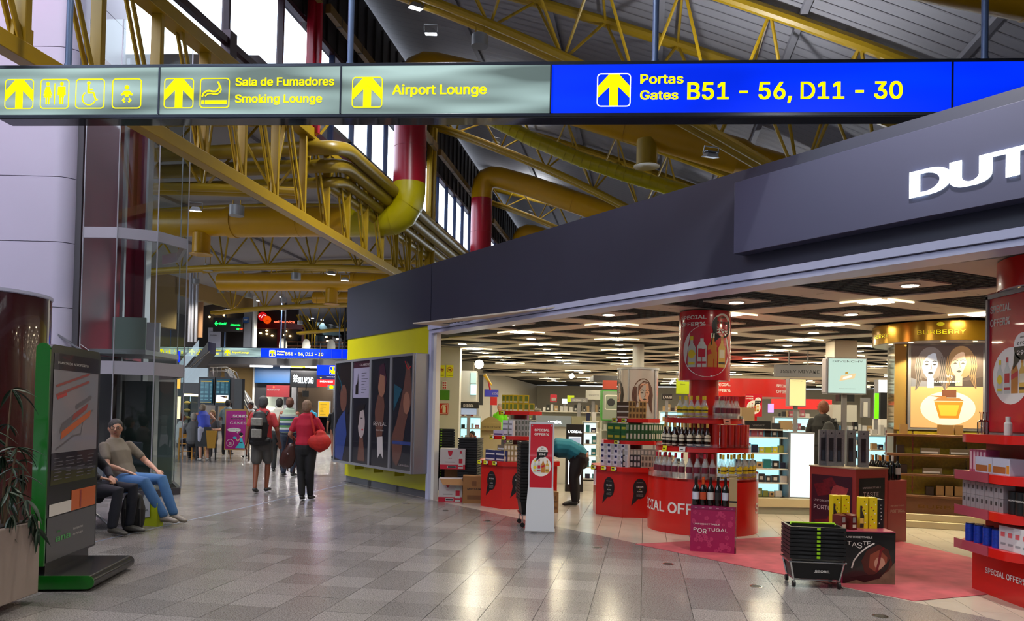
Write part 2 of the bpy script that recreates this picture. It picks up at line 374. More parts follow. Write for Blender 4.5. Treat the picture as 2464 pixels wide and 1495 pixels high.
for i in range(-9, 13):
    for j in range(0, 40):
        if (i+j) % 2: continue
        cu, cv = -.54+i*du, 11.27+(j-8)*dv
        p = W3(cu, cv, 0)
        if not inside(cu, cv+.3) or abs(p.x) > p.y*.72+1.5 or p.y < 4: continue
        if p.y > 34: continue
        near = p.y < 15.5
        A = rh(cu, cv, 1.0, ZC); B = rh(cu, cv, .75, ZC)
        if near:
            for q in range(4):
                for h in range(2):      # each band side carries a seam at its middle
                    t0, t1 = (0.0, .497) if h == 0 else (.503, 1.0)
                    a0, a1, b0, b1 = A[q], A[(q+1) % 4], B[q], B[(q+1) % 4]
                    P = [a0.lerp(a1, t0), a0.lerp(a1, t1), b0.lerp(b1, t1), b0.lerp(b1, t0)]
                    mb = MB(); mb.add(P+[x_+Vector((0, 0, .02)) for x_ in P], [(0, 3, 2, 1), (4, 5, 6, 7), (3, 7, 6, 2), (0, 1, 5, 4)], m_ceil); mb.build('ceiling_panel', ceil, smooth=False)
            mb = MB(); P = rh(cu, cv, .25, ZC+.0); mb.add(P+[x_+Vector((0, 0, .02)) for x_ in P], [(0, 3, 2, 1), (4, 5, 6, 7), (0, 1, 5, 4), (1, 2, 6, 5), (2, 3, 7, 6), (3, 0, 4, 7)], m_ceil); mb.build('lamp_panel', ceil, smooth=False)
            mb = MB()
            for t in range(-7, 8):
                for sgn in (0, 1):
                    k = t/7*.75; a = [cu+du*(k-.75)/2, cv+dv*(k+.75)/2]; b = [cu+du*(k+.75)/2, cv+dv*(k-.75)/2]
                    if sgn: a = [cu+du*(k-.75)/2, cv-dv*(k+.75)/2]; b = [cu+du*(k+.75)/2, cv-dv*(k-.75)/2]
                    mb.beam(W3(*a, ZC+.03), W3(*b, ZC+.03), .008, .03, m_slat)
            mb.build('open_grid', ceil, kind='stuff', smooth=False)
        else:
            for q in range(4): far_ceil.add([A[q], A[(q+1) % 4], B[(q+1) % 4], B[q]], [(0, 3, 2, 1)], m_ceil)
            far_ceil.add(rh(cu, cv, .25, ZC), [(0, 3, 2, 1)], m_ceil)
        # round downlight
        mb = MB(); mb.cyl((0, 0, -.012), .105, .012, m_ceil, 20); o = mb.build('downlight', None, W3(cu, cv, ZC)); mb = MB(); mb.cyl((0, 0, -.014), .085, .004, m_spot, 18); mb.build('lamp_disc', o)
        tag(o, 'round white downlight in a diamond panel of the shop ceiling', 'ceiling light', 'round downlights of the shop ceiling')
        # fluorescent at the crossing of the bands
        fu, fv = cu, cv+dv
        if inside(fu, fv-.2) and abs(p.x) < p.y*.7+.6:
            R_ = lambda k, z, dz=0: [x_+Vector((0, 0, dz)) for x_ in rh(fu, fv, k, z)]
            o = thing('fluorescent_light', 'square fluorescent fitting at a crossing of the white ceiling bands', 'ceiling light', W3(fu, fv, ZC), RZ_HALL, 'fluorescent fittings of the shop ceiling')
            K = .30; mb = MB(); mb.add([(-du*K, 0, -.004), (0, -dv*K, -.004), (du*K, 0, -.004), (0, dv*K, -.004)], [(0, 3, 2, 1)], m_ceil); mb.build('housing', o)
            mb = MB(); mb.add([(-du*.13, dv*.03, -.012), (0, -dv*.13, -.012), (du*.13, dv*.03, -.012), (0, dv*.19, -.012)], [(0, 3, 2, 1)], m_tube); mb.build('diffuser', o)
            mb = MB(); mb.beam((-du*.26, -.02, -.02), (-.04, -dv*.26, -.02), .022, .02, m_tubel); mb.build('tube', o)
            mb = MB(); mb.beam((.04, -dv*.26, -.02), (du*.25, -.02, -.02), .022, .02, m_tubel); mb.build('tube', o)
far_ceil.build('far_panels', ceil, kind='stuff')
for v0 in (22.5, 27.5):                                      # plain white bulkheads further in
    mb = MB(); mb.prism([xy(-9, v0), xy(16, v0), xy(16, v0+1.6), xy(-9, v0+1.6)], ZC-.05, ZC-.01, m_ceil); mb.build('bulkhead', ceil)
# shop interior walls
sw = MB(); sw.prism([xy(-14, 42), xy(22, 42), xy(22, 42.3), xy(-14, 42.3)], 0, 3.1, m_wht); struct('wall_shop_back', sw)
sw = MB(); sw.prism([xy(11, -9), xy(11.3, -9), xy(11.3, 42), xy(11, 42)], 0, 3.1, m_wht); struct('wall_shop_right', sw)
sw = MB(); sw.prism([xy(-6.05, 16), xy(-5.85, 16), xy(-5.85, 42), xy(-6.05, 42)], 0, 3.1, m_wht); struct('wall_shop_left', sw)
# roof slab of the shop, keeps daylight of the hall out
sw = MB(); sw.add([fac(-15.7, .5, 3.3), fac(8, .5, 3.3), W3(11.3, 42, 3.3), W3(-6, 42, 3.3), W3(-6, 16.2, 3.3)], [(0, 1, 2, 3, 4)], m_nav); struct('ceiling_shop_roof', sw)
# ---------------------------------------------------------------- left wall of the hall
m_lav = mat('pale wall panel', 'b4aec0', .35, noise=.02, scale=1); m_gap = mat('dark gap', '3a363c', .6)
WY = 12.6
lw = MB(); lw.b2(-16, -7.7, WY+.03, WY+.3, 0, 12, m_gap); left = struct('wall_left', lw)
for k in range(-3, 9):
    z0 = 3.14+1.08*k; mb = MB(); P = [(-15.9, WY+.03), (-15.9, WY)]
    for a in range(0, 91, 10): q = math.radians(-90+a); P.append((-7.63+.3*math.cos(q), WY+.3+.3*math.sin(q)))
    P += [(-7.33, WY+1.6), (-7.5, WY+1.6), (-7.5, WY+.35)]
    mb.prism(P[::1], max(z0, 0)+.006, z0+1.074, m_lav); mb.build('wall_panel', left)

mb = MB(); mb.prism([xy(-16.3, -9), xy(11.3, -9), xy(11.3, -8.7), xy(-16.3, -8.7)], 0, 12, m_gap2 := mat('rear wall', '7a767c', .6)); struct('wall_rear', mb)
mb = MB(); mb.prism([xy(-16.3, -9), xy(-16, -9), xy(-16, 12), xy(-16.3, 12)], 0, 12, m_gap2); struct('wall_side_near', mb)
mb = MB(); mb.prism([xy(11, -9), xy(11.3, -9), xy(11.3, 14), xy(11, 14)], 3.1, 12, m_gap2); struct('wall_right_upper', mb)

m_psk = bpy.data.materials.new('pink skylight sheet'); m_psk.use_nodes = True; _n = m_psk.node_tree; _n.nodes.clear(); _o = _n.nodes.new('ShaderNodeOutputMaterial'); _t = _n.nodes.new('ShaderNodeBsdfTransparent'); _t.inputs[0].default_value = (1, .42, .58, 1); _n.links.new(_t.outputs[0], _o.inputs[0])
sk = MB()
for k in range(26): a = 8.6+k*.155; sk.add([(-15.9, a, 10.9), (-7.9, a, 10.9), (-7.9, a+.15, 10.9), (-15.9, a+.15, 10.9)], [(0, 1, 2, 3)], m_psk)
struct('ceiling_skylight', sk)
# ================================================================ HALL: clerestory, roof, trusses, ducts
m_ylw = mat('yellow steel', 'a5840c', .38, noise=.06, scale=2); m_ylp = mat('yellow duct paint', 'c08e00', .32, noise=.04, scale=1.5)
m_yl3 = mat('lemon duct elbow', 'b3a400', .32); m_red = mat('crimson duct', 'a01226', .3); m_roof = mat('grey roof sheet', '949297', .7, noise=.03, scale=1)
m_brn = mat('dark brown cladding', '241d1c', .7); m_mul = mat('dark blue mullion', '1c2a48', .4); m_mar = mat('maroon rail', '341820', .4)
m_glz = glassy('window pane', 'f0f6ff', .04)
UW = -7.15
wl = MB(); wl.prism([xy(UW-.2, 2), xy(UW, 2), xy(UW, 52), xy(UW-.2, 52)], 9.7, 11.9, m_brn); clw = struct('wall_clerestory', wl)
mb = MB()
for k in range(70): v = 4+k*.6; mb.prism([xy(UW, v), xy(UW+.05, v), xy(UW+.05, v+.1), xy(UW, v+.1)], 9.75, 11.8, m_brn)
mb.build('cladding_rib', clw, kind='stuff')
def along(nm, parent, u, z, v0, v1, w, h, m, **k): mb = MB(); mb.beam(W3(u, v0, z), W3(u, v1, z), w, h, m); return mb.build(nm, parent, **k)
bays = [(-3, 5.9), (6.1, 14.85), (15.15, 23.8), (24.2, 32.8), (33.2, 42)]
for i, (v0, v1) in enumerate(bays):
    fr = MB(); fr.beam(W3(UW, v0, 7.5), W3(UW, v1, 7.5), .14, .12, m_mar); fr.beam(W3(UW, v0, 9.66), W3(UW, v1, 9.66), .12, .1, m_mar)
    w = struct('window_%d' % (i+1), fr); n = 7
    step = (v1-v0)/n
    if i == 1: step = 1.95; n = 4
    for k in range(1, n+1):
        v = v0+k*step
        if v < v1-.2: mb = MB(); mb.beam(W3(UW, v, 7.5), W3(UW, v, 9.66), .09, .12, m_mul if i != 1 else m_mar); mb.build('mullion', w)
    for k in range(n+(1 if i == 1 else 0)):
        a, b = v0+k*step+.03, min(v0+(k+1)*step-.03, v1); mb = MB(); mb.add([W3(UW-.02, a, 7.55), W3(UW-.02, b, 7.55), W3(UW-.02, b, 9.62), W3(UW-.02, a, 9.62)], [(0, 1, 2, 3)], m_glz); mb.build('pane', w)
    if i == 1:
        mb = MB(); mb.beam(W3(UW+.1, 2, 7.72), W3(UW+.1, 14, 7.72), .1, .12, m_mar)
        for v in (9.9, 11.9): mb.box(W3(UW+.1, v, 7.7), (.16, .22, .42), m_mar, RZ_HALL)
        mb.build('maroon_rail', w)
# canopy outside the near bay, seen through its panes
m_can = mat('outside canopy', 'c8a4b0', .6); m_can2 = mat('outside canopy fascia', '7c90b8', .5)
mb = MB(); mb.prism([xy(-18, 13.5), xy(-10, 13.5), xy(-10, 17), xy(-18, 17)], 11.6, 12.8, m_can2)
cn = mb.build('outside_canopy'); tag(cn, 'grey blue canopy outside, seen through the near clerestory panes', 'canopy')
mb = MB()
for k in range(20): v = 13.6+k*.165; mb.prism([xy(-17.8, v), xy(-10.1, v), xy(-10.1, v+.1), xy(-17.8, v+.1)], 11.55, 11.6, m_can)
mb.build('canopy_slat', cn, kind='stuff')
# roof
def Lz(u): d = u+6.8; return 10.8-.3578*d-.0159*d*d
def Tz(u): d = u+6.8; return 11.7-.26*d-.0095*d*d
us = [-7.3+i*.95 for i in range(20)]
rf = MB()
for v0 in (-8,):
    vs = [W3(u, v0, Tz(u)+.22) for u in us]+[W3(u, 60, Tz(u)+.22) for u in us]; n = len(us)
    rf.add(vs, [(i, i+1, n+i+1, n+i) for i in range(n-1)], m_roof)
roof = struct('ceiling_hall_right', rf)
m_rib = mat('roof rib', '86848a', .7)
for u in (-4.6, -2.2, .2, 2.6, 5.0, 7.4):
    mb = MB(); mb.beam(W3(u, 0, Tz(u)+.17), W3(u, 50, Tz(u)+.17), .12, .1, m_rib); mb.build('purlin', roof)
mb = MB()
for k in range(180):
    v = 3+k*.28
    for i in range(len(us)-1): a, b = us[i], us[i+1]; mb.add([W3(a, v, Tz(a)+.2), W3(b, v, Tz(b)+.2), W3(b, v+.02, Tz(b)+.2), W3(a, v+.02, Tz(a)+.2)], [(0, 1, 2, 3)], m_rib)
mb.build('roof_seam', roof, kind='stuff', smooth=False)
def Rl(u): d = (u+13)/7.; return 8.3-.36*d*d
ul = [-27+i*1.53 for i in range(14)]
rf = MB(); n = len(ul); vs = [W3(u, 13, Rl(u)) for u in ul]+[W3(u, 70, Rl(u)) for u in ul]; rf.add(vs, [(i, i+1, n+i+1, n+i) for i in range(n-1)], m_roof)
roofl = struct('ceiling_hall_left', rf)
for u in (-9.6, -12.4, -15.2, -18): mb = MB(); mb.beam(W3(u, 13.2, Rl(u)-.05), W3(u, 60, Rl(u)-.05), .14, .12, m_rib); mb.build('purlin', roofl)
def arch(f, v, u0, u1, n=14, dz=0): return [W3(u0+(u1-u0)*i/n, v, f(u0+(u1-u0)*i/n)+dz) for i in range(n+1)]
def roof_truss(vs_, label, u1=9.5, first=False):
    t = thing('roof_truss', label, 'roof truss', W3(-7, vs_, 0)); o = Vector(W3(-7, vs_, 0)); n_ = -o
    def T_(path): return [p-o for p in path]
    for dv_ in (-.18, .18): mb = MB(); mb.tube(T_(arch(Lz, vs_+dv_, -7, 6.0)), .085, m_ylw, 10); mb.build('lower_chord', t)
    for dv_ in (-1.15, 1.15): mb = MB(); mb.tube(T_(arch(Tz, vs_+dv_, -7, u1)), .11, m_ylw, 10); mb.build('upper_chord', t)
    u = -6.2; k = 0
    while u < 5.6:
        a = W3(u, vs_, Lz(u)); 
        for dv_ in (-1.15, 1.15):
            for du_ in (-.75, .75):
                uu = u+du_; b = W3(uu, vs_+dv_, Tz(uu)); mb = MB(); mb.tube([a-o, b-o], .032, m_ylw, 6); mb.build('web_bar', t)
        uu = u+.75; mb = MB(); mb.tube([W3(uu, vs_-1.15, Tz(uu))-o, W3(uu, vs_+1.15, Tz(uu))-o], .028, m_ylw, 6); mb.build('cross_bar', t)
        mb = MB(); mb.tube([W3(u, vs_-.18, Lz(u))-o, W3(u+1.5, vs_+.18, Lz(u+1.5))-o], .02, m_ylw, 6); mb.build('lacing_bar', t)
        u += 1.5
    return t
roof_truss(15, 'nearest arched yellow tube truss under the grey roof, above the blue gate sign')
roof_truss(24, 'second arched yellow tube truss, springing from the yellow post beside the thick red duct')
roof_truss(33, 'third arched yellow tube truss, behind the farther red duct')
roof_truss(6, 'arched yellow tube truss over the viewer at the top edge')
# left side trusses
def left_truss(vs_, label):
    t = thing('side_truss', label, 'roof truss', W3(-7, vs_, 0)); o = Vector(W3(-7, vs_, 0)); f = lambda u: Rl(u)-2.0
    for dv_ in (-.16, .16): mb = MB(); mb.tube([p-o for p in arch(f, vs_+dv_, -20, -7.2)], .085, m_ylw, 10); mb.build('lower_chord', t)
    for dv_ in (-.9, .9): mb = MB(); mb.tube([p-o for p in arch(Rl, vs_+dv_, -20, -7.2, dz=-.2)], .1, m_ylw, 10); mb.build('upper_chord', t)
    u = -19
    while u < -7.6:
        for dv_ in (-.9, .9):
            for du_ in (-.8, .8):
                uu = u+du_; mb = MB(); mb.tube([W3(u, vs_, f(u))-o, W3(uu, vs_+dv_, Rl(uu)-.2)-o], .03, m_ylw, 6); mb.build('web_bar', t)
        u += 1.6
    return t
for v_, l_ in ((15, 'nearest yellow side truss left of the clerestory, carrying a grey can lamp'), (24, 'second yellow side truss behind the big horizontal yellow duct'), (33, 'third yellow side truss above the restaurant level'), (42, 'farthest yellow side truss above the self service restaurant')): left_truss(v_, l_)
# long clerestory girder (lower chord, upper chord, posts, diagonals)
gd = thing('clerestory_girder', 'long yellow lattice girder running down the hall under the clerestory windows', 'girder', W3(-7, 5, 0)); o_ = Vector(W3(-7, 5, 0))
def gbeam(nm, a, b, w, h): mb = MB(); mb.beam(Vector(a)-o_, Vector(b)-o_, w, h, m_ylw); return mb.build(nm, gd, bev=.01)
gbeam('lower_chord', W3(-7, 4, 5.52), W3(-7, 24, 5.42), .2, .2); gbeam('upper_chord', W3(-7, 3, 7.28), W3(-7, 15, 7.3), .26, .22)
gbeam('upper_chord', W3(-7, 15, 7.22), W3(-7, 33, 7.22), .18, .14)
k = 0
for i in range(-1, 15):
    v = 7.52+1.2*i
    if v > 23.8: break
    gbeam('post', W3(-7, v, 5.5), W3(-7, v, 7.3), .11, .15)
    for dd in (-.045, .045): gbeam('diagonal', W3(-7+dd, v-.72, 7.3), W3(-7+dd, v-.06, 5.58), .035, .07)
    if v > 12.5: gbeam('diagonal', W3(-7.1, v+.60, 7.3), W3(-7.1, v+.06, 5.58), .06, .08)
    mb = MB(); mb.prism([(-.14, -.02), (.14, -.02), (.14, .02), (-.14, .02)], 0, .22, m_ylw); s_ = mb.build('gusset', gd, Vector(W3(-7, v, 5.6))-o_, RZ_HALL+math.pi/2)
# posts of the clerestory
for v, m, l in ((15, m_red, 'crimson clerestory post between the tall white panes above the Smoking Lounge sign'), (24, m_ylw, 'yellow clerestory post right of the thick red duct'), (33, m_ylw, 'yellow clerestory post behind the farther red duct')):
    mb = MB(); z0 = 0 if m is m_ylw else 7.3; mb.box((0, 0, (z0+11)/2), (.1, .30, 11-z0), m); mb.box((-.1, 0, (z0+11)/2), (.1, .12, 11-z0), m); mb.box((.1, 0, (z0+11)/2), (.1, .12, 11-z0), m)
    t = mb.build('post', None, W3(-6.95, v, 0), RZ_HALL, bev=.01); tag(t, l, 'post')
# slanting brown edge beam at head of the windows
for i, (v0, v1) in enumerate(((4, 14.8), (15.2, 23.8), (24.2, 32.8), (33.2, 42))):
    t = along('edge_beam', None, -6.75, 10.05, v0, v1, .12, .2, mat('brown yellow edge beam', '6a4f1c', .5))
    tag(t, ['brown edge beam above the nearest clerestory panes', 'brown edge beam above the white panes left of the thick red duct', 'brown edge beam above the panes between the two red ducts', 'brown edge beam behind the farther red duct'][i], 'beam')
    for k in range(7): mb = MB(); v = v0+(v1-v0)*(k+.5)/7; mb.box((0, 0, 0), (.13, .05, .22), mat('bracket', '3a2c14', .5)); mb.build('bracket', t, W3(-6.75, v, 10.05), RZ_HALL)
# ducts
def ductcurve(pts, r): # round the corners
    P = [Vector(p) for p in pts]; out = [P[0]]
    for i in range(1, len(P)-1):
        a, b, c = P[i-1], P[i], P[i+1]; d1 = (a-b).normalized(); d2 = (c-b).normalized()
        p0 = b+d1*r; p1 = b+d2*r
        for k in range(5): t = k/4; out.append(p0*(1-t)**2+b*2*t*(1-t)+p1*t*t)
    return out+[P[-1]]
def duct(vs_, lbl, r=.40, left=True, zlow=6.62):
    o = Vector(W3(-6.25, vs_, 0)); t = thing('air_duct', lbl, 'duct', o)
    dz = (lambda u: 8.45-.38*u) if vs_ > 25 else (lambda u: 8.75-.345*u)
    top = dz(-5.6)+.1
    L = lambda p: Vector(p)-o
    mb = MB(); mb.tube([L(W3(-6.25, vs_, zlow+.95)), L(W3(-6.25, vs_, top-1.0))], r, m_red, 28)
    for z in (zlow+1.9, zlow+2.9): mb.tube([L(W3(-6.25, vs_, z)), L(W3(-6.25, vs_, z+.012))], r+.008, m_red, 28)
    mb.build('riser', t, label='crimson vertical riser')
    P = ductcurve([W3(-6.25, vs_, top-1.0), W3(-6.25, vs_, top), W3(-4.4, vs_, dz(-4.4))], .7); mb = MB(); mb.tube([L(p) for p in P], r, m_ylp, 28); mb.build('upper_elbow', t)
    P = [W3(-4.4+i*1.1, vs_, dz(-4.4+i*1.1)) for i in range(7)]; mb = MB(); mb.tube([L(p) for p in P], r, m_ylp, 28)
    for i in (1, 3, 5):
        a, b = P[i], P[i+1]; c = a.lerp(b, .5); e = a.lerp(b, .515); mb.tube([L(c), L(e)], r+.012, m_ylp, 28)
    mb.build('upper_run', t)
    a = P[-1]; P = [a, W3(2.45, vs_, dz(2.45))]; mb = MB(); mb.tube([L(p) for p in P], r, m_ylp, 28, r1=r*.84); mb.build('reducer', t)
    P = [W3(2.45+i*.6, vs_, dz(2.45+i*.6)) for i in range(5)]; mb = MB(); mb.tube([L(p) for p in P], r*.84, m_ylp, 28); mb.tube([L(P[2]), L(P[2].lerp(P[3], .02))], r*.84+.012, m_ylp, 28); mb.build('end_run', t)
    # diffuser can under the run
    u = -.05; c = W3(u, vs_-.1, dz(u)-r-.50) - o; mb = MB(); mb.cyl(c, .26, .62, m_ylw, 24); mb.lathe([(.26, 0), (.33, -.03), (.33, -.05), (.05, -.02)], m_ylw, 24, c); mb.build('diffuser', t)
    if left:
        P = ductcurve([W3(-6.25, vs_, zlow+.98), W3(-6.25, vs_, zlow), W3(-7.9, vs_, zlow)], .75); mb = MB(); mb.tube([L(p) for p in P], r*1.0, m_yl3, 28)
        for i in (2, 4): d = (P[i+1]-P[i]).normalized()*.02; mb.tube([L(P[i]), L(P[i]+d)], r+.008, m_yl3, 28)
        mb.build('lower_elbow', t)
        zf = lambda u: zlow+.012*(-7.9-u)
        mb = MB(); mb.tube([L(W3(-7.88, vs_, zf(-7.9))), L(W3(-11.2, vs_, zf(-11.2)))], r*.95, m_ylp, 28); mb.tube([L(W3(-9.3, vs_, zf(-9.3))), L(W3(-9.32, vs_, zf(-9.3)))], r*.97, m_ylp, 28); mb.build('side_run', t)
        mb = MB(); mb.tube([L(W3(-11.2, vs_, zf(-11.2))), L(W3(-11.4, vs_, zf(-11.2)))], r, m_ylp, 28); mb.tube([L(W3(-11.4, vs_, zf(-11.4))), L(W3(-17, vs_, zf(-17)))], r*.88, m_ylp, 28); mb.build('side_run', t)
        c = W3(-12.2, vs_-.05, zlow-r*.9-.42)-o; mb = MB(); mb.cyl(c, .24, .55, m_ylp, 22); mb.lathe([(.24, 0), (.31, -.03), (.31, -.05), (.05, -.02)], m_ylp, 22, c); mb.build('diffuser', t)
    return t
duct(19.5, 'thick crimson riser with yellow elbows and yellow runs, nearest along the clerestory', r=.43)
duct(28.5, 'second crimson riser with yellow upper elbow and run, farther along the clerestory', r=.40, zlow=6.5)
duct(37.5, 'third duct, yellow elbow just above the dark shop fascia', r=.40, zlow=7.2)
# duct end at the top right corner
P = [Vd(1900, -130, 9.5), Vd(2200, -62, 9.5), Vd(2480, -8, 9.5), Vd(2700, 35, 9.5)]; P = [W3(p.x, p.y, p.z) for p in P]; o = P[0].copy()
mb = MB(); mb.tube([p-o for p in P], .26, m_ylp, 28); mb.tube([P[2]-o, P[2].lerp(P[3], .03)-o], .27, m_ylp, 28); t = mb.build('air_duct', None, o); tag(t, 'short run of thick yellow duct at the top right corner', 'duct')
# corrugated flexible duct
P = [Vd(1180, 285, 21.6), Vd(1280, 335, 21.6), Vd(1400, 385, 21.6), Vd(1520, 425, 21.6), Vd(1640, 460, 21.6), Vd(1760, 500, 21.6)]; P = [W3(p.x, p.y, p.z) for p in P]; o = P[0].copy(); mb = MB(); mb.tube([p-o for p in P], .2, m_yl3, 18)
for i in range(5):
    for k in range(6): a = P[i].lerp(P[i+1], k/6); b = P[i].lerp(P[i+1], k/6+.03); mb.tube([a-o, b-o], .212, m_yl3, 18, cap=True)
t = mb.build('flexible_duct', None, o); tag(t, 'ribbed yellow flexible duct slanting between roof trusses', 'duct')
# four parallel pipes under the window sill with elbows
m_pipe = mat('olive yellow pipe', '8f7413', .4)
for i in range(4):
    u = -6.72+.0*i; off = .0; zz = 7.3-.24*i; uu = -6.55-.03*i; r = .15 if i < 2 else .12
    if i < 3: pth = ductcurve([W3(-15, 15.0+.4*i, zz-.3), W3(uu-.15*i, 15.0+.4*i, zz-.3), W3(uu-.15*i, 15.9+.4*i, zz-.02), W3(uu-.15*i, 33, zz)], .35)
    else: pth = [W3(uu-.15*i, 15.8, zz), W3(uu-.15*i, 33, zz)]
    o = pth[0].copy(); mb = MB(); mb.tube([p-o for p in pth], r, m_pipe, 14); t = mb.build('pipe', None, o)
    tag(t, ['uppermost olive yellow pipe under the clerestory sill', 'second olive yellow pipe down under the clerestory sill', 'third olive yellow pipe down under the clerestory sill', 'lowest and thinnest olive yellow pipe under the clerestory sill'][i], 'pipe', )
# lamps hung on the trusses
m_can_l = mat('grey lamp can', '8a8c90', .4, .3); m_glow = mat('lamp face', 'fffbe0', .4, emit=7, ecol='fff8d8'); m_glowb = mat('flood lamp face', 'f0f4ff', .4, emit=14, ecol='eef2ff')
def beam(t, e, c, up=False, size=2.3):
    l = bpy.data.lights.new('lamp', 'SPOT'); l.energy = e; l.color = c; l.spot_size = size; l.spot_blend = .6; l.shadow_soft_size = .12
    o = bpy.data.objects.new('lamp_light', l); COL.objects.link(o); o.parent = t; o.location = (0, 0, .3 if up else -.03); o.rotation_euler = (math.pi if up else 0, 0, 0)
def canlamp(p, lbl, k=1.0, hung=.35):
    t = thing('can_lamp', lbl, 'ceiling lamp', p); mb = MB(); mb.lathe([(.20*k, 0), (.20*k, .27*k), (.17*k, .28*k)], m_can_l, 24); mb.build('can', t)
    mb = MB(); mb.cyl((0, 0, .002), .185*k, .006, m_glow, 24); mb.build('lens', t); beam(t, 750, (1, .93, .8))
    mb = MB(); mb.tube([(-.08, 0, .28*k), (-.08, 0, .28*k+hung)], .01, m_ylw, 6); mb.tube([(.08, 0, .28*k), (.08, 0, .28*k+hung)], .01, m_ylw, 6); mb.build('hanger', t); return t
def flood(p, lbl, yaw=0, k=1.0, on=True):
    t = thing('flood_lamp', lbl, 'flood lamp', p, yaw); mb = MB(); mb.box((0, 0, .07*k), (.34*k, .26*k, .12*k), m_can_l, top=(.2*k, .16*k)); mb.build('housing', t)
    mb = MB(); mb.box((0, 0, 0 if on else .14*k), (.31*k, .23*k, .02), m_glowb if on else m_can_l); mb.build('lens', t)
    mb = MB(); mb.tube([(-.19*k, 0, .05), (-.19*k, 0, .25*k), (.19*k, 0, .25*k), (.19*k, 0, .05)], .012, m_can_l, 6); mb.build('yoke', t); t.rotation_euler.x = math.radians(14); beam(t, 450 if on else 330, (.92, .95, 1), not on, 2.3 if on else 2.7); return t
def at(px, py, v): p = Vd(px, py, v); return W3(p.x, p.y, p.z)
canlamp(at(1154, 112, 14.8), 'grey can lamp under the nearest roof truss, above the Airport Lounge sign', .82, .2)
flood(at(1037, 82, 15), 'white flood lamp on a yoke, left of the grey can lamp', 0, .72)
flood(at(1000, 20, 15), 'glaring flood lamp at the top edge under the nearest truss', .5, .8)
canlamp(at(569, 520, 14.9), 'grey can lamp hanging from the near side truss, in front of the horizontal duct', .78, .12)
flood(at(471, 508, 14.9), 'flood lamp right of the glass lift, in front of the horizontal duct', .3, .7)
canlamp(at(500, 652, 24), 'grey can lamp above the beige restaurant wall, left one', .8); canlamp(at(712, 673, 24), 'grey can lamp in the middle of the second side truss', .8)
flood(at(796, 660, 24), 'bright flood lamp right of the middle can lamp', .4, .8); flood(at(830, 675, 25), 'flood lamp just left of the dark shop fascia', .2, .8)
for i, (px, py, v, l) in enumerate(((597, 716, 34, 'can lamp before the beige wall end'), (531, 705, 34, 'small dark can lamp before the beige wall'), (757, 742, 34, 'can lamp above the self service sign, right'), (680, 748, 40, 'can lamp just above the self service sign'), (470, 684, 30, 'can lamp beside the triple column'))): canlamp(at(px, py, v), l, .8)
for px, py, v, l in ((677, 715, 38, 'greenish flood lamp above the self service sign'), (622, 724, 36, 'flood lamp at the end of the beige wall'), (596, 720, 40, 'small greenish lamp beneath the can lamp at the beige wall'), (752, 766, 46, 'far greenish flood lamp right of the self service sign'), (775, 770, 46, 'far flood lamp near the mezzanine end')): flood(at(px, py, v), l, .2, .6)
for i in (0, 1):
    t = flood(at((1193, 1277)[i], (345, 518)[i], (24, 33)[i]), ('grey flood housing aimed up from the second roof truss', 'grey flood housing aimed up from the third roof truss')[i], .5, .7, False)

for i, (u, v) in enumerate(((-3, 6), (2, 6), (4.5, 15), (-4, -2), (2, -3), (-6, 2))):                # unseen lamps added to brighten the hall from over and behind the viewer
    canlamp(W3(u, v, Lz(u)-.55), 'added unseen grey can lamp on the trusses %s' % ('over the viewer, left', 'over the viewer, right', 'right of the view above the shop', 'behind the viewer, left', 'behind the viewer, right', 'left of the viewer')[i], .8)
for i, (u, v) in enumerate(((0, 4), (1, 13), (3.5, 24), (-2, -3))):  # further upward floods, added to brighten the roof
    flood(W3(u, v, Lz(u)-1.2), ('added grey flood housing aimed up from the truss over the viewer', 'added grey flood housing aimed up from the nearest truss, hidden by the sign', 'added grey flood housing aimed up from the second truss above the shop', 'added grey flood housing aimed up behind the viewer')[i], .3, .7, False)
# ================================================================ HANGING GATE SIGN
class Plane:
    """upright plane through two ground points; at() gives its local x, z of a sight line"""
    def __init__(s, A, B): s.A = Vector((A[0], A[1], 0)); s.D = (Vector((B[0], B[1], 0))-s.A).normalized(); s.N = Vector((s.D.y, -s.D.x, 0)); s.rz = math.atan2(s.D.y, s.D.x)
    def at(s, px, py):
        d = ray(px, py); e = Vector((0, 0, EYE)); t = (s.A-e).dot(s.N)/d.dot(s.N); p = e+d*t; return ((p-s.A).dot(s.D), p.z)
def litmat(name, col, lo, hi, scale=(1, 1, 1), band=0., sat=1.):
    m = bpy.data.materials.new(name); m.use_nodes = True; _M[name] = m; nt = m.node_tree; b = nt.nodes['Principled BSDF']; N = nt.nodes.new; L = nt.links.new
    c = hexc(col); b.inputs['Base Color'].default_value = (*[x*.5 for x in c], 1); b.inputs['Roughness'].default_value = .7; b.inputs['Specular IOR Level'].default_value = .1
    tc = N('ShaderNodeTexCoord'); mp = N('ShaderNodeMapping'); mp.inputs['Scale'].default_value = scale; n = N('ShaderNodeTexNoise'); n.inputs['Scale'].default_value = 1.; n.inputs['Detail'].default_value = 1
    L(tc.outputs['Object'], mp.inputs[0]); L(mp.outputs[0], n.inputs['Vector'])
    r = N('ShaderNodeMapRange'); r.inputs[1].default_value = .38; r.inputs[2].default_value = .64; r.inputs[3].default_value = lo; r.inputs[4].default_value = hi; L(n.outputs['Fac'], r.inputs[0])
    b.inputs['Emission Color'].default_value = (*c, 1); L(r.outputs[0], b.inputs['Emission Strength']); return m
m_sgrey = litmat('lit grey sign face', '8fa6a4', .12, 1.1, (.6, 1, 4.2)); m_sblue = litmat('lit blue sign face', '0030ff', .5, .95, (.5, 1, 2.5))
m_syel = litmat('lit yellow lettering', 'fff200', .72, .85, (1, 1, 3)); m_swht = mat('lit white border', 'ffffff', .5, emit=.75)
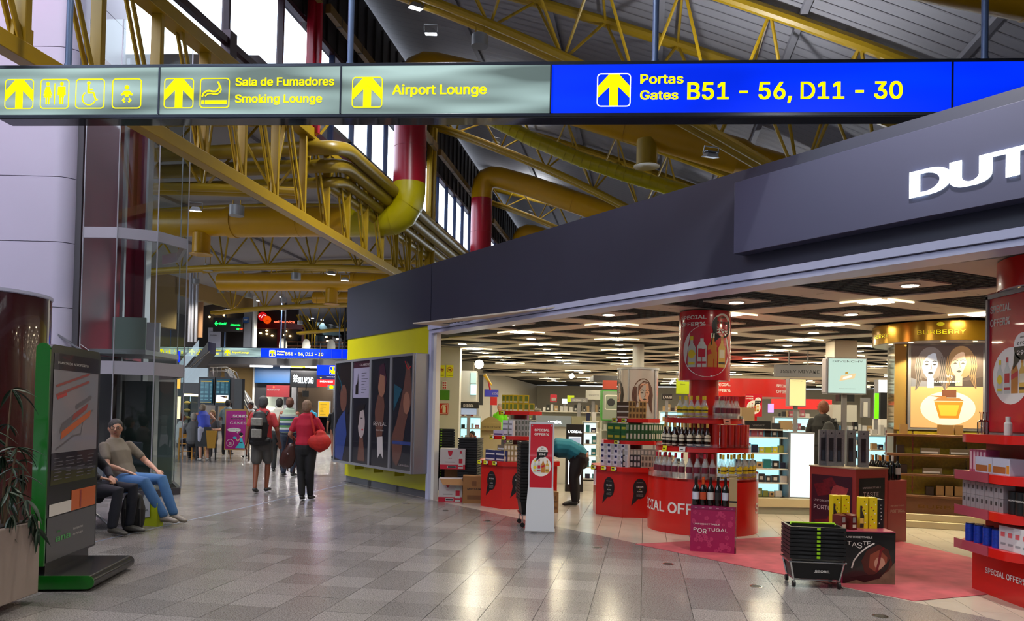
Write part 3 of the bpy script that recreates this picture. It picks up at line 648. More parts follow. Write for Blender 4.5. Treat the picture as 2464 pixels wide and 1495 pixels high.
m_sframe = mat('sign frame', '353b48', .22, .6); m_sund = mat('sign glossy underside', '23242a', .06, .2, spec=.8)
def arrow(mb, x, z, s, y, m, ring=None, down=False):
    f = (lambda q: 1-q) if down else (lambda q: q)
    P = lambda L_: mb.poly([(x+a*s, z+f(b)*s) for a, b in (L_[::-1] if down else L_)], y, m)
    P([(.36, .98), (.03, .62), (.03, .26), (.37, .60), (.5, .7), (.5, .98)]); P([(.5, .98), (.5, .7), (.63, .60), (.97, .26), (.97, .62), (.64, .98)])
    P([(.37, .02), (.63, .02), (.63, .62), (.5, .75), (.37, .62)]); mb.rring(x, z, x+s, z+s, .022*s+.004, .12*s, y-.0005, ring or m)
def man_icon(mb, x, z, s, y, m, skirt=False):
    mb.ell(x, z+.88*s, .085*s, .085*s, y, m, 14)
    if skirt: mb.poly([(x-.09*s, z+.76*s), (x-.2*s, z+.38*s), (x-.16*s, z+.36*s), (x-.1*s, z+.5*s), (x-.18*s, z+.28*s), (x+.18*s, z+.28*s), (x+.1*s, z+.5*s), (x+.16*s, z+.36*s), (x+.2*s, z+.38*s), (x+.09*s, z+.76*s)], y, m)
    else: mb.poly([(x-.17*s, z+.76*s), (x-.19*s, z+.38*s), (x-.12*s, z+.38*s), (x-.11*s, z+.28*s), (x+.11*s, z+.28*s), (x+.12*s, z+.38*s), (x+.19*s, z+.38*s), (x+.17*s, z+.76*s)], y, m)
    mb.quad(x-.09*s, z, x-.015*s, z+.3*s, y, m); mb.quad(x+.015*s, z, x+.09*s, z+.3*s, y, m)
SP = Plane((-5.36, 7.95), (4.18, 7.37))
zt, zb = 5.035, 4.55
x0 = SP.at(-6, 230)[0]; xg = SP.at(1325, 220)[0]; x1 = xg+8.4; xd = [SP.at(383, 230)[0], SP.at(820, 225)[0], SP.at(2291, 215)[0]]
zf = lambda py, px: SP.at(px, py)[1]
def gate_sign(O, rz, label, scale=1.0):
    t = thing('gate_sign', label, 'hanging sign', O, rz)
    B = lambda mb, nm, **k: mb.build(nm, t, **k)
    mb = MB(); mb.b2(x0, x1, .01, .19, zb-.03, zt+.03, m_sframe); B(mb, 'sign_case', bev=.012)
    mb = MB(); mb.b2(x0, x1, -.0, .2, zt+.0, zt+.035, m_sframe); mb.b2(x0, x1, -.0, .2, zb-.035, zb, m_sframe); B(mb, 'rim', bev=.004)
    mb = MB(); mb.b2(x0+.03, x1-.03, .005, .195, zb-.045, zb-.036, m_sund); B(mb, 'underside')
    segs = [(x0, xd[0], m_sgrey), (xd[0], xd[1], m_sgrey), (xd[1], xg, m_sgrey), (xg, xd[2], m_sblue), (xd[2], x1, m_sblue)]
    for a, b, m in segs: mb = MB(); mb.b2(a+.006, b-.006, .0, .012, zb, zt, m); B(mb, 'lit_panel')
    for a, b, m in segs[1:]: mb = MB(); mb.b2(a-.008, a+.008, -.012, .006, zb, zt, m_sframe); B(mb, 'divider')
    y = -.004; X = lambda px: SP.at(px, 225)[0]; h = zt-zb
    s = .335; zz = zb+h*.12
    for px in (12, 395, 847, 1436):
        mb = MB(); k = s*(.94 if px < 1400 else 1.0); arrow(mb, X(px), zz, k, y, m_syel, m_syel if px < 1400 else m_swht); B(mb, 'arrow_symbol', smooth=False)
    mb = MB(); mb.rring(X(97), zz, X(97)+s*.94, zz+s*.94, .012, .04, y, m_syel); cx = X(97)+s*.47
    man_icon(mb, cx-.075, zz+.05, s*.72, y, m_syel, True); man_icon(mb, cx+.075, zz+.05, s*.72, y, m_syel); mb.quad(cx-.006, zz+.045, cx+.006, zz+s*.8, y, m_syel); B(mb, 'toilet_symbol', smooth=False)
    a = X(182); mb = MB(); mb.rring(a, zz, a+s*.94, zz+s*.94, .012, .04, y, m_syel); Q = lambda L_: [(a+p*s, zz+q*s) for p, q in L_]
    mb.ell(a+.42*s, zz+.8*s, .06*s, .06*s, y, m_syel, 14); mb.line(Q([(.42, .74), (.42, .5)]), .026, y, m_syel); mb.line(Q([(.42, .6), (.56, .6)]), .016, y, m_syel)
    mb.line(Q([(.41, .5), (.58, .5), (.66, .27), (.72, .3)]), .022, y, m_syel)
    mb.line([(a+.44*s+.21*s*math.cos(q), zz+.33*s+.21*s*math.sin(q)) for q in [math.radians(125+i*11) for i in range(20)]], .014, y, m_syel); B(mb, 'wheelchair_symbol', smooth=False)
    a = X(270); mb = MB(); mb.rring(a, zz, a+s*.94, zz+s*.94, .012, .04, y, m_syel); mb.ell(a+.47*s, zz+.66*s, .075*s, .075*s, y, m_syel, 16)
    mb.poly(Q([(.37, .54), (.27, .43), (.3, .39), (.4, .44), (.4, .34), (.55, .34), (.55, .44), (.65, .39), (.68, .43), (.57, .54)]), y, m_syel) if False else mb.poly([(a+p*s, zz+q*s) for p, q in [(.4, .56), (.28, .44), (.31, .40), (.42, .45), (.42, .36), (.53, .36), (.53, .45), (.64, .40), (.67, .44), (.55, .56)]], y, m_syel)
    mb.line([(a+.41*s, zz+.32*s), (a+.35*s, zz+.26*s), (a+.42*s, zz+.2*s)], .022, y, m_syel); mb.line([(a+.54*s, zz+.32*s), (a+.6*s, zz+.26*s), (a+.53*s, zz+.2*s)], .022, y, m_syel); B(mb, 'baby_symbol', smooth=False)
    a = X(481); mb = MB(); mb.rring(a, zz, a+s*.94, zz+s*.94, .012, .04, y, m_syel); mb.quad(a+.06*s, zz+.14*s, a+.14*s, zz+.25*s, y, m_syel); mb.quad(a+.17*s, zz+.14*s, a+.86*s, zz+.25*s, y, m_syel)
    cur = [(.08, .36), (.12, .46), (.2, .53), (.3, .54), (.4, .52), (.5, .52), (.58, .57), (.62, .66), (.6, .76), (.55, .82)]
    mb.line([(a+p*s, zz+q*s) for p, q in cur], .018, y, m_syel); mb.line([(a+(p+.05)*s, zz+(q-.085)*s) for p, q in cur[1:]], .012, y, m_syel); B(mb, 'cigarette_symbol', smooth=False)
    for txt, pa, pb, y0_, cap in (('Sala de Fumadores', 567, 803, .60, .115), ('Smoking Lounge', 567, 775, .24, .115), ('Airport Lounge', 945, 1170, .40, .135), ('Portas', 1541, 1643, .60, .125), ('Gates', 1541, 1631, .27, .125), ('B51 - 56, D11 - 30', 1655, 2170, .26, .235)):
        mb = MB(); mb.text(txt, X(pa), zb+h*y0_ if cap < .2 else zb+h*.27, cap, y, m_syel, width=X(pb)-X(pa)); B(mb, 'lettering', smooth=False)
    for i, px in enumerate((147, 834, 1578, 2382)):
        mb = MB(); xx = X(px); mb.tube([(xx, .1, zt), (xx, .1, 9.2 if O[1] < 20 else 7.5)], .032, m_rod, 12); mb.cyl((xx, .1, zt+.03), .04, .05, m_rod, 12); B(mb, 'hanging_rod')
    return t
m_rod = mat('blue grey rod', '5a6f96', .35, .3)
gate_sign(SP.A, SP.rz, 'long backlit grey and blue gate sign hanging nearest, across the whole view')
# same sign again far down the hall
fA = Yd(455, 850, 41.5); k = SP.at(395, 230)[0]
gate_sign((fA.x-k*math.cos(SP.rz), fA.y-k*math.sin(SP.rz), -.28), SP.rz, 'same backlit gate sign far down the hall, left of the lime panel')
# ================================================================ GLASS LIFT
m_lg = glassy('lift glass', 'dce8e4', .05); m_maro = mat('maroon shaft panel', '7a1a30', .35); m_lbar = mat('lift band', '9c98a0', .4, .2); m_lmul = mat('lift mullion', 'a8a8b0', .35, .5)
lift = thing('glass_lift', 'glazed passenger lift shaft with grey bands between the white wall and the hall', 'lift', (-6.6, 13.4, 0)); lo = Vector((-6.6, 13.4, 0))
LP = [(-7.2, 12.75), (-6.62, 12.72), (-6.05, 12.95), (-5.80, 13.55), (-6.45, 14.75), (-6.9, 15.1), (-7.4, 15.1)]
LP = [(a+6.6, b-13.4) for a, b in LP]
def seg(mb, a, b, z0, z1, th, m, off=0.):
    d = Vector((b[0]-a[0], b[1]-a[1], 0)); n = Vector((-d.y, d.x, 0)).normalized(); A = Vector((a[0], a[1], 0))+n*off; Bq = Vector((b[0], b[1], 0))+n*off
    P = [A, Bq, Bq+n*th, A+n*th]; mb.prism([(p.x, p.y) for p in P], z0, z1, m)
for i in range(5):
    for z0, z1 in () if i > 2 else ((.12, 2.06), (2.28, 4.33), (4.51, 6.3), (6.3, 8.0)):
        mb = MB(); a = Vector((*LP[i], 0)); b = Vector((*LP[i+1], 0)); mb.add([(a.x, a.y, z0), (b.x, b.y, z0), (b.x, b.y, z1), (a.x, a.y, z1)], [(0, 1, 2, 3)], m_lg); mb.build('glass_pane', lift)
    for z0, z1 in ((0, .12), (2.06, 2.28), (4.33, 4.51)):
        mb = MB(); seg(mb, LP[i], LP[i+1], z0, z1, .06, m_lbar if z0 else m_gap); mb.build('band', lift)
for p in LP[:5]: mb = MB(); mb.cyl((p[0], p[1], .1), .011, 7.9, m_lmul, 8); mb.build('mullion', lift)
mb = MB(); mb.b2(-.85, -.66, -.62, 1.7, 0, 7.6, m_gap); mb.build('side_frame', lift); mb = MB(); mb.b2(-.655, -.64, -.58, 1.7, 2.4, 7.6, m_maro); mb.build('shaft_panel', lift)
for a, b in ((-.64, -.42),): mb = MB(); mb.b2(a, b, 1.2, 1.26, 2.5, 7.9, m_maro); mb.build('shaft_panel', lift)
mb = MB(); mb.b2(-.42, -.38, 1.1, 1.3, 0, 7.9, m_lmul); mb.b2(-.58, -.52, .55, .62, 0, 7.9, m_lmul); mb.build('guide_rail', lift)
mb = MB(); mb.b2(-.62, .35, -.35, .95, 2.42, 2.5, m_lbar); mb.b2(-.6, .0, .9, .95, 2.5, 3.1, m_lbar); mb.b2(-.25, .32, -.3, -.27, 2.5, 3.05, mat('car panel', '7c8482', .4)); mb.build('lift_car', lift)
mb = MB(); mb.b2(-.7, -.1, .9, 1.0, .1, 2.0, mat('dark lift door', '34423f', .3)); mb.b2(.0, .28, .95, 1.0, .1, 2.0, mat('grey lift door', '78827e', .3, .3)); mb.build('lift_door', lift)
mb = MB(); mb.beam((-.95, -.75, 2.72), (-.45, -.75, 2.4), .04, .03, m_chr); mb.build('stair_rail', lift)
# ================================================================ MAP TOTEM
m_grn = mat('green acrylic', '0e6418', .18, coat=.5); m_tot = mat('black totem casing', '1b1c20', .22, .2); m_tg = mat('totem grey', '4c4d51', .3, .2)
tt = thing('map_totem', 'black and green airport map totem standing in front of the bench', 'information stand', (-3.85, 6.40, 0), math.pi/2+.12)
mb = MB()
def rtop(w, z0, z1, r):
    P = [(0, z0), (w, z0)]+[(w-r+r*math.cos(math.radians(a)), z1-r+r*math.sin(math.radians(a))) for a in range(0, 91, 15)]+[(r+r*math.cos(math.radians(a)), z1-r+r*math.sin(math.radians(a))) for a in range(90, 181, 15)]; return P
P = rtop(1.0, .2, 2.05, .06); n = len(P); mb.add([(a, -.0, b) for a, b in P]+[(a, .1, b) for a, b in P], [tuple(range(n)), tuple(range(2*n-1, n-1, -1))]+[(i, i+n, (i+1) % n+n, (i+1) % n) for i in range(n)], m_tot); mb.build('casing', tt)
mb = MB(); Q = [(0, .2), (.11, .2)]+[(.055+.055*math.cos(math.radians(a)), 2.0+.055*math.sin(math.radians(a))) for a in range(0, 181, 15)]; n = len(Q)
mb.add([(-.02, a, b) for a, b in Q]+[(.0, a, b) for a, b in Q], [tuple(range(n)), tuple(range(2*n-1, n-1, -1))]+[(i, (i+1) % n, (i+1) % n+n, i+n) for i in range(n)], m_grn); mb.build('end_cap', tt, label='green end cap')
FPx = Plane((-3.87, 6.42), (-3.87, 7.42)); 
mb = MB(); y = -.003; c_map = mat('map paper', '8d8a90', .15, coat=1.); c_info = mat('map legend', '2b262b', .15, coat=1.)
mb.quad(.05, 1.13, .95, 1.98, y, c_map); mb.quad(.05, 1.84, .95, 1.98, y-.001, c_info); mb.quad(.05, .86, .95, 1.125, y, c_info); y -= .002
m_or = mat('orange print', 'b5541c', .3); m_rd = mat('brick print', '8a2a26', .3); m_gy = mat('grey print', '55525a', .3); m_pw = mat('white print', 'c8c4c0', .4)
mb.text('PLANTA DO AEROPORTO', .12, 1.89, .03, y, m_pw, width=.6, bold=False)
def bar(xa, za, xb, zb_, w, m): mb.line([(xa, za), (xb, zb_)], w, y, m)
bar(.1, 1.70, .75, 1.83, .02, m_rd); bar(.1, 1.62, .75, 1.76, .022, m_rd); bar(.48, 1.52, .8, 1.62, .035, m_gy); bar(.12, 1.6, .3, 1.64, .03, mat('red print', 'b01c20', .3))
mb.poly([(.18, 1.30), (.7, 1.50), (.74, 1.56), (.22, 1.38)], y, m_gy); mb.poly([(.4, 1.40), (.7, 1.5), (.74, 1.56), (.44, 1.46)], y-.001, m_rd); mb.poly([(.2, 1.24), (.78, 1.44), (.8, 1.50), (.22, 1.31)], y-.001, m_or)
mb.line([(.12, 1.16), (.45, 1.27), (.6, 1.28), (.64, 1.4), (.85, 1.5)], .012, y, m_gy)
for r_ in range(7):
    for c_ in range(4): mb.quad(.1+c_*.22, .9+r_*.03, .1+c_*.22+random.uniform(.08, .17), .907+r_*.03, y, m_gy)
mb.build('map_print', tt, smooth=False)
mb = MB(); mb.quad(.04, .60, .45, .70, -.004, m_pw); mb.quad(.45, .60, .96, .78, -.004, m_or); mb.quad(.62, .61, .65, .77, -.006, m_rd); mb.build('leaflet_strip', tt, smooth=False)
mb = MB(); mb.quad(.01, .22, .97, .59, -.004, m_tg); mb.text('ana', .17, .37, .075, -.006, mat('green logo', '3f9a4c', .3), width=.27); mb.quad(.19, .445, .25, .462, -.006, m_grn)
mb.text('Aeroportos', .5, .425, .028, -.006, m_pw, width=.2, bold=False); mb.text('de Portugal', .5, .375, .028, -.006, m_pw, width=.2, bold=False); mb.build('logo_panel', tt, smooth=False)
mb = MB(); Q = [(-.30+.0, .09)] ; Q = [(-.36+.055*math.cos(math.radians(a)), .075+.055*math.sin(math.radians(a))) for a in range(90, 271, 15)]+[(.15, .02), (.15, .13)]
n = len(Q); mb.add([(-.05, a, b) for a, b in Q]+[(.85, a, b) for a, b in Q], [tuple(range(n)), tuple(range(2*n-1, n-1, -1))]+[(i, (i+1) % n, (i+1) % n+n, i+n) for i in range(n)], m_tot); mb.b2(.0, .8, -.3, .12, 0, .03, m_blk); mb.b2(.05, .9, .02, .09, .1, .25, m_tot); mb.build('foot', tt)
mb = MB(); mb.add([(-.06, a, b) for a, b in Q]+[(-.05, a, b) for a, b in Q], [tuple(range(n)), tuple(range(2*n-1, n-1, -1))]+[(i, (i+1) % n, (i+1) % n+n, i+n) for i in range(n)], m_grn); mb.build('foot_cap', tt, label='green foot cap')
# ================================================================ PLANTER AND BAMBOO
m_plt = mat('planter beige', '8e7f78', .35, noise=.06, scale=3); m_soil = mat('planter soil', '1c1611', .9)
pl = thing('planter', 'square beige planter at the lower left corner', 'planter', (-4.2, 5.2, 0))
mb = MB(); mb.box((0, 0, .35), (1.06, 1.66, .56), m_plt); mb.build('body', pl, bev=.008); mb = MB(); mb.box((-.1, -.1, .035), (.92, 1.4, .07), mat('planter plinth', '6e645f', .5)); mb.build('plinth', pl)
mb = MB(); mb.box((0, 0, .6), (.98, 1.58, .08), m_soil); mb.build('soil', pl)
m_leaf = mat('dark bamboo leaf', '12301a', .45, noise=.25, scale=6); m_stem = mat('bamboo stem', '5b4630', .5)
bb = thing('bamboo_plant', 'dark leafy bamboo growing in the beige planter, drooping over its rim', 'plant', (-4.0, 5.7, .6)); bo = Vector((-4.0, 5.7, .6))
def leafmesh(L, wd, dr):
    mb = MB(); n = 6; vs = []
    for i in range(n+1):
        t = i/n; w = wd*math.sin(math.pi*min(t*1.0+.04, 1))**.8*(1-.35*t); x = L*t; z = -dr*t*t
        vs += [(x, -w/2, z+.25*w), (x, 0, z), (x, w/2, z+.25*w)]
    fs = [];
    for i in range(n): fs += [(3*i, 3*i+3, 3*i+4, 3*i+1), (3*i+1, 3*i+4, 3*i+5, 3*i+2)]
    mb.add(vs, fs, m_leaf); return mb.mesh('leaf')
leaves = [leafmesh(.16, .030, .04), leafmesh(.21, .036, .09), leafmesh(.13, .026, .02)]
stems = [(-.02, -.12, .0, .9), (.18, .1, .03, 1.05), (.02, .02, .0, .42), (.26, .16, -.02, .5), (-.1, .15, .1, .8), (.12, -.2, .1, .75), (.28, -.02, .06, .62)]
def tuft(c, n, spread, droop):
    for i in range(n):
        o = bpy.data.objects.new('leaf', random.choice(leaves)); COL.objects.link(o); o.parent = bb; o.location = c
        a = random.uniform(0, 6.28); o.rotation_euler = (random.uniform(-.5, .5), random.uniform(*droop), a); s = random.uniform(.8, 1.25)*spread; o.scale = (s, s, s)
for sx, sy_, ln, h in stems:
    mb = MB(); P = [(sx, sy_, 0), (sx+ln*.3, sy_, h*.5), (sx+ln, sy_+.02, h)]; mb.tube(P, .011 if h > .45 else .016, m_stem, 8, r1=.006 if h > .45 else .015); mb.build('stem', bb)
    if h > .45:
        tuft((sx+ln, sy_+.02, h), 8, 1., (-.4, .9))
        for q in (.55, .75): tuft((sx+ln*q, sy_, h*q), 6, .85, (-.2, 1.0))
for c in ((.2, .05, .55), (.1, -.1, .3), (.25, .2, .4), (.05, .1, .7), (.34, .2, .1), (.32, .0, .12), (.36, .1, .22), (.3, -.25, .1), (.15, .2, .2), (.36, .25, -.02), (.35, -.1, .3)):
    tuft(c, 10, .95, (.1, 1.5))
# ================================================================ DARK ROUND SCREEN
m_drk = mat('dark maroon lacquer', '3a1416', .22, coat=.4)
mb = MB(); mb.lathe([(.72, 0), (.72, 2.70)], m_drk, 60, cap=True); t = mb.build('round_column', None, (-5.78, 8.2, 0)); tag(t, 'dark maroon lacquered round column behind the planter', 'column')
mb = MB(); mb.lathe([(.722, 2.68), (.73, 2.69), (.73, 2.72), (.7, 2.72)], m_alu, 60, cap=False); mb.tube([(.70, .17, 0), (.70, .17, 2.7)], .012, m_lwht, 6); mb.build('rim', t, label='pale metal rim')
# ================================================================ BENCH
bn = thing('airport_bench', 'grey beam bench behind the map totem, two travellers on it', 'bench', (-5.35, 9.7, 0)); m_pad = mat('bench pad', '7c8697', .4, .1); m_bf = mat('bench frame', '2f3034', .4, .3)
mb = MB(); mb.b2(-.06, .06, -1.5, 1.5, .34, .40, m_bf); mb.build('beam', bn)
for i in range(5):
    y0 = -1.48+i*.6; mb = MB(); mb.b2(-.22, .26, y0, y0+.56, .41, .445, m_pad); mb.build('seat', bn, bev=.012)
    mb = MB(); mb.b2(-.30, -.25, y0, y0+.56, .5, .85, m_pad); mb.build('backrest', bn, bev=.012)
for y0 in (-1.2, 0, 1.2):
    mb = MB(); mb.tube([(.32, y0, .03), (.1, y0, .2), (0, y0, .36)], .02, m_chr, 8); mb.tube([(-.3, y0, .03), (-.1, y0, .2), (0, y0, .36)], .02, m_chr, 8); mb.cyl((.32, y0, 0), .03, .03, m_blk, 10); mb.cyl((-.3, y0, 0), .03, .03, m_blk, 10); mb.build('leg', bn)
# ================================================================ BILLBOARD ON THE LIME PANEL
bbx = thing('billboard', 'four tall framed perfume posters in a grey light box on the lime panel', 'billboard', fac(-15.55, -.32, .44), RZ_FAC)
m_frm = mat('poster frame', '8a8b93', .35, .5); PW = .885; TH_ = 2.13
mb = MB(); mb.b2(0, 4*PW+.05, .03, .30, 0, TH_, m_frm); mb.build('case', bbx, bev=.01)
m_p = {k: mat('poster '+k, c, .12, coat=1.) for k, c in dict(night='14131f', skin='8a5f4e', skin2='5d3c34', pale='9a8c90', hair='1a1214', wine='3a1428', blue='2a3a78', teal='1a4a60', lilac='8f8ba8', red='a01c28', cream='b5b0b4').items()}
for i in range(4):
    xo = .025+i*PW; mb = MB(); mb.b2(xo, xo+PW, .0, .03, 0, .045, m_frm); mb.b2(xo, xo+PW, .0, .03, TH_-.045, TH_, m_frm); mb.b2(xo, xo+.04, .0, .03, .045, TH_-.045, m_frm); mb.b2(xo+PW-.04, xo+PW, .0, .03, .045, TH_-.045, m_frm); pf_ = mb.build('poster_frame', bbx)
    mb = MB(); a, b = xo+.04, xo+PW-.04; y = .022; mb.quad(a, .045, b, TH_-.045, y, m_p['night']); w = b-a; y -= .002
    P = lambda L_: [(a+p*w, q) for p, q in L_]
    if i == 0:
        mb.poly(P([(0, .1), (.5, .05), (.75, .6), (.6, 1.1), (.2, .9), (0, .7)]), y, m_p['blue']); mb.ell(a+.5*w, 1.35, .22*w, .28, y, m_p['skin2']); mb.poly(P([(.25, 2.05), (.95, 2.05), (.98, 1.2), (.8, 1.0), (.72, 1.5), (.4, 1.75), (.2, 1.4)]), y-.001, m_p['hair']); mb.line(P([(.05, 1.9), (.2, 1.75), (.3, 1.7), (.4, 1.5)]), .03, y-.002, m_p['teal'])
    if i == 1:
        mb.quad(a, 1.95, b, TH_-.045, y, m_p['wine']); mb.text('CLARINS', a+.38*w, 1.985, .06, y-.001, m_p['cream'], width=.6*w, bold=False); mb.quad(a, 1.35, b, 1.95, y, m_p['lilac'])
        mb.poly(P([(.15, 1.42), (.32, 1.42), (.32, 1.65), (.28, 1.85), (.25, 1.66), (.15, 1.6)]), y-.001, m_p['hair'])
        for r_ in range(8): mb.quad(a+.5*w, 1.45+r_*.055, a+(.68+.1*(r_ % 3))*w, 1.457+r_*.055, y-.001, m_p['night'])
        mb.ell(a+.55*w, .85, .2*w, .30, y-.001, m_p['pale']); mb.poly(P([(.45, .6), (.65, .6), (.8, .1), (.35, .1)]), y, m_p['skin2']); mb.poly(P([(.3, 1.2), (.75, 1.22), (.7, 1.12), (.45, 1.08), (.38, .8), (.3, .8)]), y-.002, m_p['hair']); mb.quad(a+.5*w, .94, a+.62*w, .955, y-.003, m_p['hair']); mb.ell(a+.62*w, .72, .05*w, .018, y-.003, m_p['red'])
    if i == 2:
        mb.poly(P([(.3, .6), (.62, .6), (.72, 1.2), (.6, 1.5), (.35, 1.4), (.2, 1.1)]), y, m_p['skin2']); mb.ell(a+.55*w, 1.6, .2*w, .24, y-.001, m_p['skin']); mb.poly(P([(.35, 1.55), (.4, 1.95), (.65, 2.0), (.8, 1.7), (.72, 1.4), (.7, 1.75), (.45, 1.8)]), y-.002, m_p['wine'])
        mb.text('REVEAL', a+.15*w, .82, .1, y-.003, m_p['cream'], width=.7*w, bold=False); mb.text('Calvin Klein', a+.3*w, .72, .04, y-.003, m_p['cream'], width=.4*w, bold=False); mb.poly(P([(.35, .6), (.65, .62), (.7, .2), (.55, .3), (.4, .2)]), y-.001, m_p['cream'])
    if i == 3:
        mb.poly(P([(.0, .6), (.25, .9), (.55, 1.5), (.7, 2.0), (.85, 1.9), (.98, 1.3), (.7, .9), (.5, .3), (.3, .1), (.1, .2)]), y, m_p['skin2']); mb.poly(P([(.1, 1.1), (.5, 1.5), (.1, 1.6)]), y-.001, m_p['teal']); mb.ell(a+.72*w, 1.25, .16*w, .2, y-.001, m_p['skin']); mb.line(P([(.6, 2.0), (.75, 1.85), (.9, 1.9)]), .02, y-.002, m_p['red']); mb.quad(a+.05*w, .5, a+.95*w, .56, y-.001, m_p['blue'])
        mb.text('Calvin Klein', a+.4*w, .12, .05, y-.003, m_p['pale'], width=.5*w, bold=False)
    y -= .001; mb.build('poster', pf_, smooth=False)
for i in range(3): mb = MB(); mb.b2(.9+i*.9, .94+i*.9, .1, .3, -.1, .02, mat('lime bracket', 'a8a208', .4)); mb.build('bracket', bbx)
# ================================================================ FAR END OF THE HALL
m_bge = mat('beige wall', '9a7c48', .6, noise=.03, scale=1); m_dkr = mat('dark restaurant inside', '1a1113', .7); m_blu = mat('blue fascia', '0f4a80', .4); m_drd = mat('dark red frame', '6a0f14', .35)
m_gry = mat('grey wall', '77767a', .6); m_dgr = mat('charcoal', '26262a', .5); m_glassb = glassy('balustrade glass', 'cfdcdc', .02); m_white_l = mat('lit white', 'ffffff', .5, emit=4)
m_warm = mat('warm lamp spot', 'ffd890', .5, emit=8); m_ledg = mat('green LED', '10ff50', .5, emit=3); m_ledr = mat('red LED', 'ff3010', .5, emit=3)
# mezzanine slab
mb = MB(); mb.prism([xy(-34, 43), xy(-6.3, 43), xy(-6.3, 62), xy(-34, 62)], 4.1, 4.6, m_gry); mb.prism([xy(-34, 42), xy(-21.3, 42), xy(-21.3, 43.1), xy(-34, 43.1)], 4.1, 4.6, m_gry); struct('floor_mezzanine', mb)
mb = MB(); mb.prism([xy(-34, 60), xy(-5, 60), xy(-5, 60.3), xy(-34, 60.3)], 0, 9, m_dgr); struct('wall_far', mb)
mb = MB(); mb.prism([xy(-27, 20), xy(-26.7, 20), xy(-26.7, 60), xy(-27, 60)], 0, 9, m_gry); mb.prism([xy(-27, 14.5), xy(-26.7, 14.5), xy(-26.7, 20), xy(-27, 20)], 0, 9, m_gry); struct('wall_side_far', mb)
mb = MB(); mb.prism([xy(-6.2, 43), xy(-6.0, 43), xy(-6.0, 60), xy(-6.2, 60)], 0, 9, m_gry); struct('wall_far_right', mb)
mb = MB(); mb.prism([xy(-6.3, 14.3), xy(-6.1, 14.3), xy(-6.1, 14.4), xy(-6.3, 14.4)], 0, .01, m_gry)
t = MB(); t.prism([xy(-22.3, 33), xy(-22, 33), xy(-22, 41), xy(-22.3, 41)], 6.9, 7.7, m_bge); t.prism([xy(-22.3, 30), xy(-22, 30), xy(-22, 33.2), xy(-22.3, 33.2)], 5.2, 7.7, m_bge); solo('beige_bulkhead', t, 'beige bulkhead wall over the dark upstairs restaurant opening', 'wall panel')
t = MB(); bx(t, 585, 748, 609, 838, 42.6, .4, m_gry); bx(t, 606, 690, 614, 838, 42.5, .5, m_lwht); solo('grey_pier', t, 'grey pier with white edge between the two upstairs restaurants', 'pillar')
t = MB(); bx(t, 585, 763, 598, 777, 42.5, .05, mat('blue plate', '1c4c8c', .4)); mb_ = t; x_, z_ = Yd(587, 771, 42.48).x, Yd(587, 771, 42.48).z; t.text('WiFi', x_, z_, .1, 42.49, m_lwht, width=.22); solo('blue_plate', t, 'small blue plate with white letters on the grey pier', 'sign')
cl3 = thing('triple_column', 'triple silver tube column on the upper level beside the beige wall', 'column', (Yd(462, 835, 34).x, 34, 4.55))
for i, px in enumerate((454, 461, 470)): p = Yd(px, 835, 34); mb = MB(); mb.tube([(p.x, 34, 4.4), (p.x, 34, 7.75)], .065, m_lmul, 14); part(cl3, 'tube', mb)
mb = MB(); bx(mb, 470, 727, 489, 812, 34.5, .05, mat('salmon banner', 'b88a62', .6)); solo('banner', mb, 'salmon coloured banner hanging right of the triple silver column', 'banner')
# dark restaurant opening with green LED words
t = thing('led_sign', 'green LED ticker with an arrow and Self in the dark upstairs opening', 'sign', (Yd(550, 780, 41).x, 41, Yd(550, 790, 41).z)); q = lambda px, py: Yd(px, py, 41)
mb = MB(); a = q(517, 779); b = q(545, 779); mb.text('Self', q(528, 782).x, q(528, 782).z, .17, 40.98, m_ledg, width=q(545, 0).x-q(528, 0).x); mb.line([(q(526, 779).x, q(526, 779).z), (q(518, 779).x, q(518, 779).z)], .05, 40.98, m_ledg); mb.line([(q(521, 774).x, q(521, 774).z), (q(518, 779).x, q(518, 779).z), (q(521, 784).x, q(521, 784).z)], .05, 40.98, m_ledg); part(t, 'self_lettering', mb, smooth=False)
mb = MB(); mb.text('Autoserviço', q(555, 784).x, q(555, 784).z, .13, 40.98, m_ledg, width=q(578, 0).x-q(555, 0).x); mb.text('50', q(570, 793).x, q(570, 794).z, .12, 40.98, m_ledg, width=.12); mb.text('+', q(577, 793).x, q(577, 794).z, .16, 40.98, m_ledr, width=.16); part(t, 'ticker_lettering', mb, smooth=False)
mb = MB(); bx(mb, 512, 766, 584, 798, 41.02, .06, m_dkr); part(t, 'case', mb)
mb = MB(); bx(mb, 475, 712, 606, 838, 43.5, .3, m_dkr); solo('restaurant_backwall', mb, 'dark back wall of the upstairs restaurant behind the green LED words', 'wall panel')
for px, py in ((517, 754), (541, 752), (539, 759), (504, 763)): mb = MB(); p = Yd(px, py, 43.3); mb.sph(p, (.07, .07, .05), m_warm, 10, 6); solo('ceiling_spot', mb, 'tiny warm ceiling spot in the dark upstairs restaurant', 'ceiling light', group='warm spots left of the grey pier')
mb = MB(); bx(mb, 500, 789, 531, 836, 41.8, .05, mat('pale board', 'a8a6b4', .5)); x_, z_ = Yd(504, 797, 41.78).x, Yd(504, 799, 41.78).z; mb.text('smoking', x_, z_, .1, 41.78, m_dgr, width=.45, bold=False); mb.text('lounge', x_+.05, z_-.2, .1, 41.78, m_dgr, width=.35, bold=False); solo('board', mb, 'pale Smoking Lounge board standing upstairs below the green LED words', 'board')
